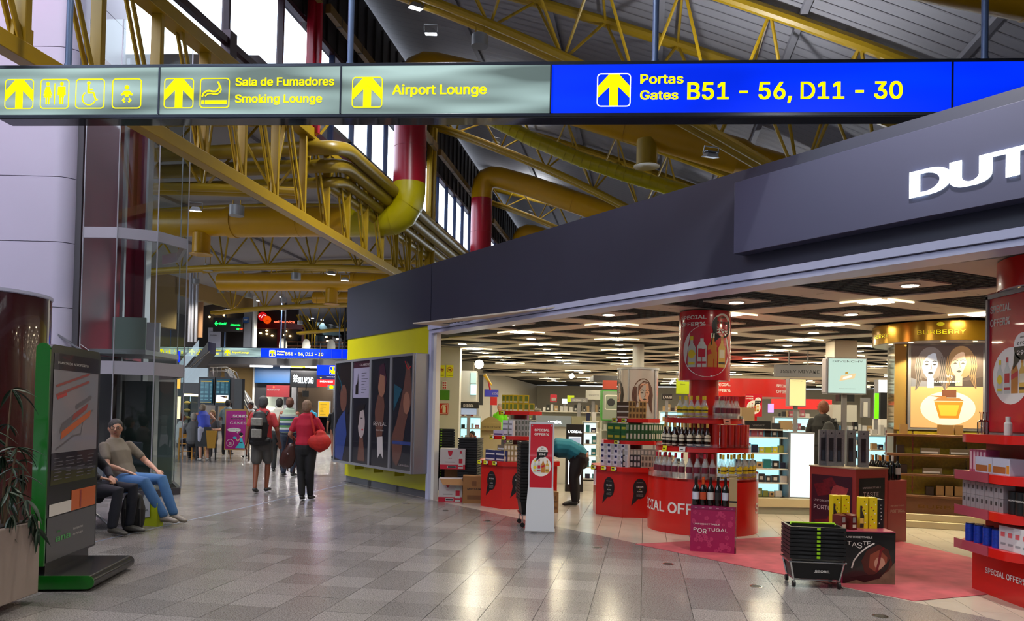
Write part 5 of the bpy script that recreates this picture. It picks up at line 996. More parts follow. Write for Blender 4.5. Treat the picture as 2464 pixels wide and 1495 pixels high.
def row(name, pk, c, ap, k, s0, n, z, rows, label, cat, group, skip=(), back=0.):
    for r in range(rows):
        for i in range(n):
            if (r, i) in skip: continue
            (x, y), a = face_frame(c, ap-back, k); s = s0+(i+.5)*(pk[1]+.003); jit = random.uniform(-.006, .006)
            p = (x+s*math.cos(a)-jit*math.sin(a)-.0, y+s*math.sin(a)+jit*math.cos(a), z+.001+r*(pk[3]+.0015)); d_ = (math.sin(a)*-.0, 0)
            put(name, pk, p, a, label, cat, group)
cA = (.15, 13.02); zA = (.76, 1.17, 1.58); cB = (1.98, 12.28); zB = (.76, 1.16, 1.50)
tobacco_stand(cA, zA, (.63, .50, .36), 'octagonal red tobacco stand left of the white promotion stand', [('45.00€', '4.50€'), ('52.00€', '5.20€')], [(0, -.25, 0), (0, -.1, 0), (0, .12, 0), (0, -.15, 1), (0, .14, 1), (0, -.05, 2)])
tobacco_stand(cB, zB, (.63, .52, .36), 'octagonal red tobacco stand right of the bending woman in teal', [('93.90€', '9.39€'), ('44.00€', '4.40€')], [(0, -.28, 0), (0, -.08, 0), (0, .12, 0), (0, .05, 1), (0, -.12, 2), (0, .06, 2)])
cart = lambda key, col, c2: pack(key, .25, .05, .085, col, ((.04, .12, .9, .42, c2),))
pkA = lambda key, col, c2: pack(key, .052, .1, .09, col, ((.2, .15, .8, .8, c2),))
gA = 'on the left octagonal tobacco stand'
# left stand
row('cigarette_carton', cart('navy carton', '2c3260', 'c8c8c8'), cA, .55, 0, -.25, 2, zA[0], 2, 'navy blue cigarette carton, lowest tier of the left octagonal stand', 'carton', 'navy cartons '+gA)
row('cigarette_carton', cart('brown carton', '6e6252', 'c8c8c8'), cA, .50, 0, -.02, 1, zA[0]+.176, 1, 'brown cigarette carton lying on the navy cartons of the left octagonal stand', 'carton', 'brown cartons '+gA)
row('cigarette_pack', pkA('tan pack', 'a08a60', 'd0c8b8'), cA, .55, 1, -.25, 9, zA[0], 3, 'tan and white cigarette pack, lowest tier of the left octagonal stand', 'pack', 'tan packs '+gA)
row('cigarette_carton', cart('lilac carton', 'b4b0c4', '4a3a70'), cA, .43, 0, -.2, 1, zA[1], 1, 'pale lilac cigarette carton on the middle tier of the left octagonal stand', 'carton', 'lilac cartons '+gA)
row('cigarette_carton', cart('white carton', 'c4c4cc', '707078'), cA, .43, 0, .02, 1, zA[1], 3, 'white cigarette carton stacked on the middle tier of the left octagonal stand', 'carton', 'white cartons '+gA)
row('cigarette_pack', pkA('silver pack', '9a9a96', '5c6058'), cA, .43, 1, -.2, 7, zA[1], 3, 'silver grey cigarette pack, middle tier of the left octagonal stand', 'pack', 'silver packs '+gA)
ybox = pack('yellow box', .088, .1, .135, 'd0b008', ((.2, .25, .8, .85, '6a7a28'), (.15, .06, .85, .2, 'c8c8b8')))
row('yellow_box', ybox, cA, .3, 0, -.15, 3, zA[2], 2, 'yellow tobacco tin box on the top tier of the left octagonal stand, left face', 'box', 'yellow boxes, left face of the top tier'); row('yellow_box', ybox, cA, .3, 1, -.13, 4, zA[2], 2, 'yellow tobacco tin box on the top tier of the left octagonal stand, right face', 'box', 'yellow boxes, right face of the top tier', skip=((1, 3),))
gB = 'on the right octagonal tobacco stand'
row('cigarette_carton', pack('white blue carton', .13, .06, .085, 'c8c8d0', ((.08, .5, .45, .92, '1c2458'), (.55, .1, .95, .9, 'a8a8a8'))), cB, .55, 0, -.25, 4, zB[0], 4, 'white cigarette carton with a navy flag mark, lowest tier of the right octagonal stand', 'carton', 'white and navy cartons '+gB)
row('cigarette_pack', pkA('black white pack', '2a2c30', 'b8b8b8'), cB, .55, 1, -.26, 5, zB[0], 2, 'black cigarette pack with white band, lowest tier of the right octagonal stand', 'pack', 'black packs '+gB)
row('cigarette_pack', pkA('cream pack', 'b8ae98', '5c544c'), cB, .55, 1, .02, 5, zB[0], 2, 'cream cigarette pack, lowest tier of the right octagonal stand', 'pack', 'cream packs '+gB)
row('cigarette_pack', pkA('ash pack', '8e8c84', 'c0bcb0'), cB, .54, 1, -.26, 10, zB[0]+.184, 1, 'ash grey cigarette pack, top row on the lowest tier of the right octagonal stand', 'pack', 'ash packs '+gB)
row('cigarette_pack', pkA('cream pack', 'b8ae98', '5c544c'), cB, .55, 2, -.25, 9, zB[0], 2, 'cream cigarette pack on the side next to the round red kiosk', 'pack', 'cream packs on the kiosk side')
gbox = pack('green box', .13, .12, .13, '1c5a2c', ((.12, .3, .88, .6, 'a8a828'),)); gb2 = pack('green pack', .055, .12, .13, '24502a', ((.25, .25, .75, .85, 'b8bcb0'),))
row('tobacco_box', gbox, cB, .46, 0, -.20, 3, zB[1], 2, 'green tobacco box with a yellow arch, middle tier of the right octagonal stand', 'box', 'green boxes, left face')
row('tobacco_pack', gb2, cB, .46, 1, -.21, 7, zB[1], 2, 'narrow green tobacco pack with a white strip, middle tier of the right octagonal stand', 'pack', 'green packs, front face'); row('tobacco_pack', gb2, cB, .46, 2, -.2, 6, zB[1], 2, 'narrow green tobacco pack with a white strip, on the side next to the round kiosk', 'pack', 'green packs, kiosk side')
row('cigarette_carton', pack('umber carton', .26, .08, .085, '4e3c26', ((.05, .06, .95, .36, 'c8c4b8'),)), cB, .3, 0, -.14, 1, zB[2], 3, 'umber carton with a white warning band, top tier of the right octagonal stand', 'carton', 'umber cartons '+gB)
row('cigarette_pack', pkA('gold pack', 'a08650', '4a3a20'), cB, .3, 1, -.15, 5, zB[2], 3, 'gold brown cigarette pack, top tier of the right octagonal stand', 'pack', 'gold packs '+gB, skip=((2, 2),))
# ---------------------------------------------------------------- round kiosk
cC = (2.67, 10.70); RC = .744; kk = thing('round_kiosk', 'round red tiered kiosk of spirits around a shop column', 'shop stand', (cC[0], cC[1], 0)); m_acr = glassy('clear acrylic', 'f2f0f0', .08)
mb = MB(); mb.cyl((0, 0, 0), RC, .73, R_, 64); mb.build('drum', kk); mb = MB(); mb.lathe([(RC, .70), (RC, .81)], m_acr, 64, cap=False); mb.build('acrylic_rim', kk)
mb = MB(); n0 = len(mb.v); mb.text('SPECIAL OFFER%', -1.52, .275, .19, -.003, Wp, width=1.64); mb.wrap(n0, RC, (0, 0), 0); mb.build('lettering', kk, smooth=False)
mb = MB(); n0 = len(mb.v); mb.text('SPECIAL', .70, .275, .19, -.003, Wp, width=1.0); mb.wrap(n0, RC, (0, 0), 0); mb.build('lettering', kk, smooth=False)
for r, z in ((.64, 1.13), (.53, 1.51)): mb = MB(); mb.cyl((0, 0, z-.05), r, .07, R_, 56); mb.build('shelf', kk); mb = MB(); mb.lathe([(r, z), (r, z+.06)], m_acr, 56, cap=False); mb.build('acrylic_rim', kk)
mb = MB(); mb.cyl((0, 0, .73), .2, 1.35, R_, 32); mb.build('core', kk)
mb = MB(); mb.cyl((0, 0, 2.05), .352, .95, R_ad, 56); mb.build('sign_drum', kk)
mb = MB(); n0 = 0; offer_ad(mb, -.50, 2.07, .86, .91, -.003); mb.wrap(0, .352, (0, 0), .06); mb.build('offer_print', kk, smooth=False)
def fine(mb): return mb
gl_clear = mat('bottle glass clear', 'c4ccce', .08, alpha=.32, coat=.5); gl_dark = mat('dark rum', '1a0c08', .1, coat=.5); gl_black = mat('wine bottle glass', '060a08', .08, coat=.5)
def bottle(label, body, cap, lab, r=.042, h=.32, lab2=None, group=None, p=(0, 0, 0), rz=0, neckh=.62):
    t = thing('bottle', label, 'bottle', p, rz, group); mb = MB(); mb.lathe([(0, .004), (r*.9, .002), (r, .012), (r, h*neckh*.86), (r*.7, h*neckh), (r*.33, h*.76), (r*.33, h*.9)], body, 14); mb.build('glass', t)
    mb = MB(); mb.lathe([(r*.37, h*.82), (r*.37, h), (0, h)], cap, 10); mb.build('cap', t)
    mb = MB(); n = len(mb.v); mb.quad(-r*1.1, h*.24, r*1.1, h*.46, 0, lab)
    if lab2: mb.ell(0, h*.35, r*.8, h*.14, -.0006, lab, 14); mb.quad(-r*1.1, h*.06, r*1.1, h*.12, 0, lab); mb.quad(-r*.9, h*.325, r*.9, h*.375, -.001, lab2)
    vs = []; m2 = MB()                             # finer strips so that the label bends round the glass
    for i in range(8):
        a0, a1 = -1.1+i*.275, -1.1+(i+1)*.275; q = r+.0008
        for z0, z1, mm in ([(h*.24, h*.48, lab)]+([(h*.05, h*.11, lab), (h*.48, h*.53, lab) if 2 <= i <= 5 else (h*.05, h*.11, lab), (h*.33, h*.38, lab2)] if lab2 else [])):
            qq = q+(.0006 if mm is lab2 else 0); m2.add([(qq*math.sin(a0), -qq*math.cos(a0), z0), (qq*math.sin(a1), -qq*math.cos(a1), z0), (qq*math.sin(a1), -qq*math.cos(a1), z1), (qq*math.sin(a0), -qq*math.cos(a0), z1)], [(0, 1, 2, 3)], mm)
    m2.build('label', t); return t
def ring_of(proto_args, c, r, z, a0, a1, n, label, group, off=0.):
    pt = None
    for i in range(n):
        a = math.radians(a0+(a1-a0)*(i+.5)/n); p = (c[0]+r*math.sin(a), c[1]-r*math.cos(a), z); rz = a*.6
        if pt is None: pt = bottle(label, group=group, p=p, rz=rz, **proto_args)
        else: dup(pt, p, rz)
GIN = dict(body=gl_clear, cap=pr['gin'], lab=pr['gin'], lab2=pr['dark']); VOD = dict(body=gl_clear, cap=pr['red'], lab=mat('vodka label', '6a2030', .4)); RUM = dict(body=gl_dark, cap=pr['gold'], lab=pr['cream'], lab2=pr['dark'])
ring_of(dict(VOD, r=.043, h=.33), cC, .67, .731, -84, 1, 10, 'clear vodka bottle with crimson cap on the lowest tier of the round kiosk', 'vodka bottles, lowest tier outer row'); ring_of(dict(VOD, r=.043, h=.33), cC, .565, .731, -80, -4, 7, 'crimson capped vodka bottle behind the front row on the lowest tier', 'vodka bottles, lowest tier inner row')
ring_of(dict(GIN, r=.043, h=.33), cC, .67, .731, 4, 84, 8, 'yellow capped gin bottle on the lowest tier of the round kiosk', 'gin bottles, lowest tier outer row'); ring_of(dict(GIN, r=.043, h=.33), cC, .565, .731, 4, 84, 7, 'yellow capped gin bottle behind the front row on the lowest tier', 'gin bottles, lowest tier inner row')
ring_of(dict(RUM, r=.042, h=.31), cC, .57, 1.151, -82, -3, 7, 'dark rum bottle with cream label on the middle tier of the round kiosk', 'rum bottles, middle tier outer row'); ring_of(dict(RUM, r=.042, h=.31), cC, .46, 1.151, -78, -8, 5, 'dark rum bottle in the second row of the middle tier', 'rum bottles, middle tier inner row')
ring_of(dict(GIN, r=.041, h=.30), cC, .46, 1.531, -62, -6, 5, 'yellow capped gin bottle on the top tier of the round kiosk', 'gin bottles, top tier front row'); ring_of(dict(GIN, r=.041, h=.30), cC, .36, 1.531, -60, -8, 4, 'yellow capped gin bottle behind the front row on the top tier', 'gin bottles, top tier inner row')
ring_of(dict(VOD, r=.041, h=.30), cC, .46, 1.531, 4, 66, 6, 'clear crimson capped bottle on the top tier of the round kiosk', 'vodka bottles, top tier front row'); ring_of(dict(VOD, r=.041, h=.30), cC, .36, 1.531, 6, 60, 4, 'crimson capped bottle behind the front row on the top tier', 'vodka bottles, top tier inner row')
mb = MB(); mb.cyl((0, 0, 0), .046, .30, mat('red whisky tube', 'a81c14', .3, coat=.3), 20)
for d in (0, .02): mb.line([(-.04, .16+d), (.04, .20+d)], .006, 0, pr['gold'])
n1 = len(mb.v)-8; mb.wrap(n1, .0475, (0, 0), 0); me = mb.mesh('whisky_tube')
for i in range(8):
    a = math.radians(3+i*10.6); o = bpy.data.objects.new('whisky_tube', me); COL.objects.link(o); o.location = (cC[0]+.57*math.sin(a), cC[1]-.57*math.cos(a), 1.151); o.rotation_euler.z = a*.5; tag(o, 'red cylindrical whisky gift tube on the middle tier of the round kiosk', 'gift tube', 'red whisky tubes on the round kiosk')
for a, z, c, w in ((-64, 1.12, Yp, .09), (-38, 1.12, Wp, .09), (20, 1.5, mat('salmon tag', 'c88070', .4), .11), (62, 1.5, mat('pink tag', 'c890a0', .4), .07)):
    q = math.radians(a); rr = .66 if z < 1.3 else .55; mb = MB(); mb.add([(-w/2, -.002, -.035), (w/2, -.002, -.035), (w/2, .01, .03), (-w/2, .01, .03)], [(0, 1, 2, 3)], c); mb.quad(-w*.3, -.01, w*.2, .0, -.004, Bp); mb.build('price_tag', kk, (rr*math.sin(q), -rr*math.cos(q), z), q, smooth=False)
# ---------------------------------------------------------------- white promotion stand
st_ = thing('promotion_stand', 'slim white stand with the red special offer poster', 'display stand', (.40, 10.12, 0), -.06); m_wm = mat('white metal', 'b8bcc4', .35)
mb = MB(); P = [(-.19, 0), (.19, 0), (.185, .3), (.165, .6), (.165, 1.44), (-.165, 1.44), (-.165, .6), (-.185, .3)]
mb.add([(a, (-.10 if b < .1 else (-.05 if b < .4 else 0)), b) for a, b in P]+[(a, .05, b) for a, b in P], [(0, 1, 2, 7), (7, 2, 3, 6), (6, 3, 4, 5), (15, 14, 13, 12, 11, 10, 9, 8)]+[(i, i+8, (i+1) % 8+8, (i+1) % 8) for i in range(8)], m_wm); mb.build('body', st_, smooth=False)
mb = MB(); mb.b2(-.2, .2, -.12, .16, 0, .02, mat('stand foot', '8a8a8c', .4, .3)); mb.build('foot', st_)
mb = MB(); offer_ad(mb, -.145, .49, .29, .92, -.004, True); mb.text('DUTY FREE', .05, .53, .012, -.0055, Wp, width=.07); mb.text('STORE', .06, .51, .016, -.0055, Wp, width=.06); mb.build('offer_print', st_, smooth=False)
for x in (-.125, .125):
    for z in (.51, 1.39): mb = MB(); mb.ell(x, z, .01, .01, -.012, m_chr, 12); mb.build('screw', st_, smooth=False)
# ---------------------------------------------------------------- shopping baskets
m_bk = mat('basket black', '0c0d0f', .4); m_lime = mat('lime handle', '8ac010', .4)
def basket_mesh(first):
    mb = MB(); w0, d0, w1, d1, h = .40, .27, .47, .33, .22
    P = lambda w, d, z: [(-w/2, -d/2, z), (w/2, -d/2, z), (w/2, d/2, z), (-w/2, d/2, z)]
    vs = P(w0, d0, 0)+P(w1, d1, h)+P(w1-.02, d1-.02, h)+P(w0-.02, d0-.02, .012)
    mb.add(vs, [(3, 2, 1, 0)]+[(i, (i+1) % 4, 4+(i+1) % 4, 4+i) for i in range(4)]+[(4+i, 4+(i+1) % 4, 8+(i+1) % 4, 8+i) for i in range(4)]+[(8+i, 8+(i+1) % 4, 12+(i+1) % 4, 12+i) for i in range(4)]+[(12, 13, 14, 15)], m_bk)
    mb.b2(-w1/2-.012, w1/2+.012, -d1/2-.012, -d1/2+.002, h-.03, h, m_bk); mb.b2(-w1/2-.012, w1/2+.012, d1/2-.002, d1/2+.012, h-.03, h, m_bk); mb.b2(-w1/2-.012, -w1/2+.002, -d1/2, d1/2, h-.03, h, m_bk); mb.b2(w1/2-.002, w1/2+.012, -d1/2, d1/2, h-.03, h, m_bk)
    for x0 in (-.17, .06): mb.quad(x0, h-.018, x0+.11, h-.012, -d1/2-.0135, mat('basket slot', '2c2f34', .4))
    return mb.mesh('basket_body', smooth=False)
bkm = basket_mesh(True); mb = MB(); mb.b2(-.01, .02, -.185, -.17, .195, .215, m_lime); hm = mb.mesh('handle_clip')
mb = MB(); mb.tube([(-.2, .0, .22), (-.2, .02, .235), (.2, .02, .235), (.2, .0, .22)], .009, m_lime, 6); hm2 = mb.mesh('handle')
m_slot = mat('basket slot', '2c2f34', .4); ordn = ['lowest', 'second', 'third', 'fourth', 'fifth', 'sixth', 'seventh', 'eighth', 'ninth', 'tenth', 'eleventh', 'twelfth', 'thirteenth', 'fourteenth', 'fifteenth', 'sixteenth', 'seventeenth', 'eighteenth', 'nineteenth', 'twentieth']
def baskets(p, rz, n, z0, step, where, top_lime=False, clip=True):
    for i in range(n):
        nm = 'topmost' if i == n-1 else ordn[i]; t = thing('shopping_basket', 'black shopping basket, %s of the stack %s' % (nm, where), 'basket', (p[0], p[1], z0+i*step), rz, 'baskets stacked '+where)
        o = bpy.data.objects.new('basket_body', bkm); COL.objects.link(o); o.parent = t
        if clip: o = bpy.data.objects.new('handle_clip', hm); COL.objects.link(o); o.parent = t; o['label'] = 'lime handle clip'
        if i == n-1 and top_lime: o = bpy.data.objects.new('handle', hm2); COL.objects.link(o); o.parent = t; o['label'] = 'lime handle'
cx, cy = (G(1950, 1405).x, 7.22)
baskets((cx, cy), -.12, 8, .08, .037, 'on the trolley at the red carpet', True)
ct = thing('basket_trolley', 'chrome trolley on castors carrying the basket stack at the red carpet', 'trolley', (cx, cy, 0), -.12)
mb = MB(); mb.tube([(-.25, -.18, .24), (.25, -.18, .24), (.25, .18, .24), (-.25, .18, .24), (-.25, -.18, .24)], .008, m_chr, 8); mb.build('rim', ct)
for sx in (-1, 1):
    for sy in (-1, 1):
        mb = MB(); mb.tube([(sx*.235, sy*.165, .24), (sx*.2, sy*.14, .07)], .009, m_chr, 8); lg_ = mb.build('leg', ct); mb = MB(); s0 = len(mb.v); mb.cyl((0, 0, -.012), .03, .024, m_blk, 16); mb.xf(s0, Matrix.Translation((sx*.2, sy*.14, .032)) @ Matrix.Rotation(math.pi/2, 4, 'Y')); mb.build('castor', lg_)
mb = MB(); mb.tube([(-.2, -.14, .072), (.2, -.14, .072), (.2, .14, .072), (-.2, .14, .072), (-.2, -.14, .072)], .006, m_chr, 6); mb.build('lower_frame', ct)
mb = MB(); mb.text('STORE', -.02, .15, .025, -.166, Wp, width=.12); mb.quad(-.03, .145, .11, .148, -.166, Wp); mb.build('lettering', ct, smooth=False)
p = (.285, 10.66); baskets(p, math.pi/2+.1, 20, .16, .041, 'behind the white promotion stand', clip=False)
ct = thing('basket_trolley', 'chrome trolley under the basket stack behind the white promotion stand', 'trolley', (*p, 0), math.pi/2+.1)
for sx in (-1, 1):
    for sy in (-1, 1): mb = MB(); mb.tube([(sx*.2, sy*.13, .17), (sx*.2, sy*.13, .05)], .01, m_chr, 8); lg_ = mb.build('leg', ct); mb = MB(); s0 = 0; mb.cyl((0, 0, -.012), .032, .024, m_blk, 16); mb.xf(s0, Matrix.Translation((sx*.2, sy*.13, .034)) @ Matrix.Rotation(math.pi/2, 4, 'Y')); mb.build('castor', lg_)
mb = MB(); mb.tube([(-.22, -.15, .17), (.22, -.15, .17), (.22, .15, .17), (-.22, .15, .17), (-.22, -.15, .17)], .01, m_chr, 8); mb.build('rim', ct)
baskets((-1.28, 14.1), .05, 20, .12, .047, 'by the door jamb, behind the cartons'); baskets((-.72, 13.75), 1.4, 19, .10, .043, 'between the cartons and the left tobacco stand', clip=False)
# cardboard boxes
m_kraft = mat('kraft cardboard', '8a6238', .75, noise=.05, scale=4); m_wc = mat('white cardboard', 'b4aeae', .6)
def cartonbox(name, label, p, rz, w, d, h, m, band=None, deco=None, flap=False):
    t = thing(name, label, 'cardboard box', p, rz); mb = MB(); mb.b2(-w/2, w/2, -d/2, d/2, 0, h, m); mb.build('body', t)
    mb = MB(); y = -d/2-.001
    if band: mb.quad(-w/2, 0, w/2, h*.22, y, band); mb.add([(-w/2-.001, d/2, 0), (-w/2-.001, -d/2, 0), (-w/2-.001, -d/2, h*.22), (-w/2-.001, d/2, h*.22)], [(0, 1, 2, 3)], band); mb.quad(-w*.2, h*.05, w*.15, h*.17, y-.001, m_wc); mb.quad(-w*.18, h*.08, w*.13, h*.14, y-.002, Bp); bottle_print(mb, w*.32, h*.03, h*.85, 'vodka', y-.002); mb.poly([(-w*.2, h*.9), (0, h*.9), (-w*.03, h*.7), (-w*.1, h*.62), (-w*.17, h*.7)], y, pr['red']); mb.text('NO 21', -w*.1, h*.5, h*.06, y, pr['red'], width=w*.12, al='c'); mb.quad(-w*.3, h*.32, w*.1, h*.36, y, pr['grey'])
    elif deco: mb.text(deco, 0, h*.5, h*.1, y, pr['dark'], width=w*.6, al='c'); mb.quad(-w*.3, h*.15, w*.3, h*.3, y, mat('kraft dark', '6a4626', .7)); mb.quad(-w*.1, h*.65, w*.1, h*.82, y, mat('kraft dark', '6a4626', .7))
    mb.build('print', t, smooth=False)
    if flap: mb = MB(); mb.add([(-w*.45, -d/2, h), (w/2, -d/2, h), (w*.6, -d/2-.1, h-.12+.02), (-w*.3, -d/2-.1, h-.12+.02)], [(0, 1, 2, 3)], m_kraft); mb.build('flap', t)
cartonbox('vodka_carton', 'open white and red vodka carton on the floor by the basket stack', (-1.03, 13.35, 0), .02, .40, .34, .40, m_wc, pr['red'], flap=True)
cartonbox('kraft_box', 'brown cardboard box standing upright under the upper vodka carton', (-1.0, 13.8, .0), .0, .34, .3, .54, m_kraft)
cartonbox('vodka_carton', 'white and red vodka carton set on top of the brown box', (-1.02, 13.62, .545), .02, .44, .32, .36, m_wc, pr['red'])
cartonbox('kraft_box', 'brown MAYFAIR cardboard box between the open carton and the tobacco stand', (-.62, 13.22, 0), .05, .38, .32, .46, m_kraft, deco='MAYFAIR')
cartonbox('kraft_box', 'narrow brown box on the floor behind the white promotion stand', (.70, 12.2, 0), .1, .1, .25, .32, m_kraft, deco='BOX')
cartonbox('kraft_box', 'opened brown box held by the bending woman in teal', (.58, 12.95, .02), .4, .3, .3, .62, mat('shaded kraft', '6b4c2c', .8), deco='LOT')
# ---------------------------------------------------------------- wine display
m_pk = mat('magenta print', '9c1a74', .4); m_mg = mat('flower magenta', '8e1248', .35); m_mg2 = mat('flower pink', 'a8305c', .35)
t = thing('wine_display', 'magenta Unforgettable Portugal box display with wine bottles on top', 'display', (2.32, 8.80, 0), -.27); mb = MB(); mb.b2(-.245, .245, 0, .40, 0, .53, m_mg); mb.build('box', t)
mb = MB(); mb.b2(.25, .262, .0, .5, .0, .54, m_acr); mb.build('acrylic_side', t)
mb = MB(); y = -.002
random.seed(5)
for i in range(60):
    cx_, cz_, s = random.uniform(-.22, .22), random.uniform(.02, .46), random.uniform(.012, .03)
    if .19 < cz_ < .34 and random.random() < .8: continue
    for k in range(5): a = k*1.2566; mb.ell(cx_+s*.6*math.cos(a), cz_+s*.6*math.sin(a), s*.42, s*.42, y, m_mg2, 8)
    y -= .00002
mb.text('UNFORGETTABLE', -.21, .315, .024, -.005, Wp, width=.29, bold=False); x = -.21
for ch, w, hh, dz in (('P', .036, .05, 0), ('O', .05, .075, -.025), ('R', .042, .075, -.03), ('T', .038, .05, 0), ('U', .038, .05, .0), ('G', .042, .05, 0), ('A', .042, .05, 0), ('L', .03, .05, 0)): mb.text(ch, x, .245+dz, hh, -.005, Wp, width=w, bold=False); x += w+.009
mb.quad(-.245, .49, .245, .53, -.003, mat('magenta strip', '781848', .35))
for i in range(6): mb.text('5.99', -.2+i*.08, .505, .012, -.004, Wp, width=.025)
mb.build('print', t, smooth=False); random.seed(11)
def winebottle(p, lab, labc, cap='0c0c0c', band=False):
    t = thing('wine_bottle', lab, 'bottle', p, -.27); r = .038; h = .31; mb = MB(); mb.lathe([(0, .004), (r*.9, .0), (r, .01), (r, h*.58), (r*.75, h*.66), (r*.36, h*.74), (r*.36, h*.97)], gl_black, 16); mb.build('glass', t)
    mb = MB(); mb.lathe([(r*.4, h*.78), (r*.4, h), (0, h)], mat('cap '+cap, cap, .35), 10); mb.build('cap', t)
    if labc:
        m2 = MB(); q = r+.001
        for i in range(8):
            a0, a1 = -1.15+i*.2875, -1.15+(i+1)*.2875; m2.add([(q*math.sin(a0), -q*math.cos(a0), .07), (q*math.sin(a1), -q*math.cos(a1), .07), (q*math.sin(a1), -q*math.cos(a1), .155), (q*math.sin(a0), -q*math.cos(a0), .155)], [(0, 1, 2, 3)], mat('label '+labc, labc, .5))
        m2.build('label', t)
    return t
c0, s0_ = math.cos(-.27), math.sin(-.27)
def wl(x, y, z=0): return (2.32+x*c0-y*s0_, 8.80+x*s0_+y*c0, z)
W5 = [('white label', 'b8bccc', '101010'), ('orange label and cap', 'a8401c', 'b84818'), ('tall pale label', 'b4b0ae', '101010'), ('black label', '1c1c1c', '101010'), ('white and navy label', 'b0b4c4', '101010')]
for i, (nm, lc, cc) in enumerate(W5):
    for j in range(4): winebottle(wl(-.195+i*.083, .05+j*.088, .531), 'wine bottle with %s in %s of the magenta display' % (nm, ('the front row', 'the second row', 'the third row', 'the back row')[j]), lc, cc)
for i in range(3):
    p = wl(.215, .03+i*.11, .531); t = thing('wine_box', 'tall kraft wine gift box with dark band, %s on the magenta display' % ('frontmost', 'middle', 'rearmost')[i], 'gift box', p, -.27); mb = MB(); mb.b2(-.035, .05, -.03, .06, 0, .32+.01*i, mat('pale kraft', '94805a', .6)); mb.build('box', t); mb = MB(); mb.b2(-.036, .051, -.031, .061, .05, .07, Bp); mb.build('band', t)
# ---------------------------------------------------------------- Portugal / Taste kiosk
m_crl = mat('coral kiosk', '9c3a34', .35); kg = thing('portugal_kiosk', 'coral kiosk with chocolate and Taste posters under the grey gift boxes', 'display', (4.24, 9.44, 0), math.radians(-59.6)+math.pi)
# local frame: x runs from corner towards the left end of the left face
u1 = Vector((-.34, .58, 0)).normalized(); u2 = Vector((.52, .28, 0)).normalized(); ko = Vector((4.24, 9.44, 0)); kg.rotation_euler.z = 0
def kp(a, b, z=0): return ko+u1*a+u2*b+Vector((0, 0, z))
mb = MB(); P = [kp(0, 0), kp(0, .6), kp(.67, .6), kp(.67, 0)]; mb.prism([(p.x, p.y) for p in P], 0, .94, m_crl); part(kg, 'body', mb)
mb = MB(); P = [kp(-.01, -.01), kp(-.01, .61), kp(.68, .61), kp(.68, -.01)]; mb.prism([(p.x, p.y) for p in P], .94, .955, mat('kiosk top', 'a8987c', .5)); part(kg, 'top', mb)
fa = MB(); y = -.004; ch1 = mat('chocolate red', '6a1420', .4, noise=.3, scale=20); ch2 = mat('chocolate pink', 'a04040', .4, noise=.2, scale=20); ch3 = mat('plum dark', '3a1022', .4)
fa.quad(.03, .02, .62, .84, y, ch3); y -= .001
for (a, b, s, rt, m) in ((.2, .66, .14, .3, ch1), (.44, .64, .14, -.25, ch2), (.3, .75, .1, .5, ch1), (.2, .2, .13, .2, ch1), (.4, .22, .17, -.1, ch1)):
    fa.poly([(a+s*math.cos(rt+k*math.pi/2+.78)*1.1, b+s*math.sin(rt+k*math.pi/2+.78)*.8) for k in range(4)], y, m); y -= .0005
fa.text('UNFORGETTABLE', .07, .50, .035, y-.001, Wp, width=.36, bold=False); fa.text('PORTUGAL', .07, .40, .075, y-.001, Wp, width=.42, bold=False)
a = kg.location; o = fa.build('chocolate_poster', kg, tuple(kp(.67, 0)-a), math.atan2(-u1.y, -u1.x), smooth=False)
fb = MB(); fb.quad(.06, .05, .54, .83, -.004, Bp); fb.text('UNFORGETTABLE', .12, .70, .03, -.006, Wp, width=.34, bold=False); fb.text('TASTE', .13, .60, .08, -.006, Wp, width=.3, bold=False)
fb.poly([(.4, .05), (.54, .05), (.54, .35), (.48, .3)], -.006, ch1); fb.build('taste_poster', kg, (0, 0, 0), math.atan2(u2.y, u2.x), smooth=False)
kx = thing('side_plinth', 'translucent coral plinth with Portugal lettering right of the coral kiosk', 'display', tuple(kp(.05, .63))); kx.location.z = 0
m_crt = mat('translucent coral', 'a04440', .3, noise=.1, scale=3)
mb = MB(); P = [kp(.0, .62), kp(.0, .98), kp(.5, .98), kp(.5, .62)]; mb.prism([(p.x, p.y) for p in P], 0, .79, m_crt); part(kx, 'body', mb)
fb = MB(); fb.text('UNFORGETTABLE', .04, .46, .025, -.004, pr['cream'], width=.26, bold=False); fb.text('PORTUGAL', .04, .38, .06, -.004, pr['cream'], width=.29, bold=False); q = kp(.0, .62)-kx.location; fb.build('lettering', kx, (q.x, q.y, 0), math.atan2(u2.y, u2.x), smooth=False)
m_slate = mat('speckled grey gift box', '6c6c6e', .6, noise=.2, scale=60)
for i, (a, b) in enumerate(((.52, .06), (.40, .06), (.33, .12), (.12, .30), (.30, .30))):
    t = thing('gift_box', ('tall grey gift box with a bottle window, leftmost on the coral kiosk', 'tall grey gift box second from the left on the coral kiosk', 'tall grey gift box third from the left on the coral kiosk', 'lone tall grey gift box at the right end of the coral kiosk', 'tall grey gift box at the back of the coral kiosk')[i], 'gift box', tuple(kp(a, b, .956)), -.25)
    mb = MB(); mb.b2(-.05, .06, 0, .11, 0, .46, m_slate); mb.build('box', t); mb = MB(); mb.quad(-.03, .06, .025, .36, -.002, Bp); mb.ell(0, .42, .01, .01, -.002, Bp, 10); mb.quad(-.02, .07, .015, .2, -.003, mat('bottle glint', '20242c', .2)); mb.build('window', t, smooth=False)
for i in range(12):
    cap = ('c07818', 'b8b8b8', '101010')[i//4]; winebottle(tuple(kp(.06+(i % 4)*.1, .68+(i//4)*.10, .791)), 'port bottle with %s cap, number %s back on the coral plinth' % (('amber', 'silver', 'black')[i//4], ('one', 'two', 'three', 'four')[i % 4]), 'a8a8a8' if i > 5 else None, cap)
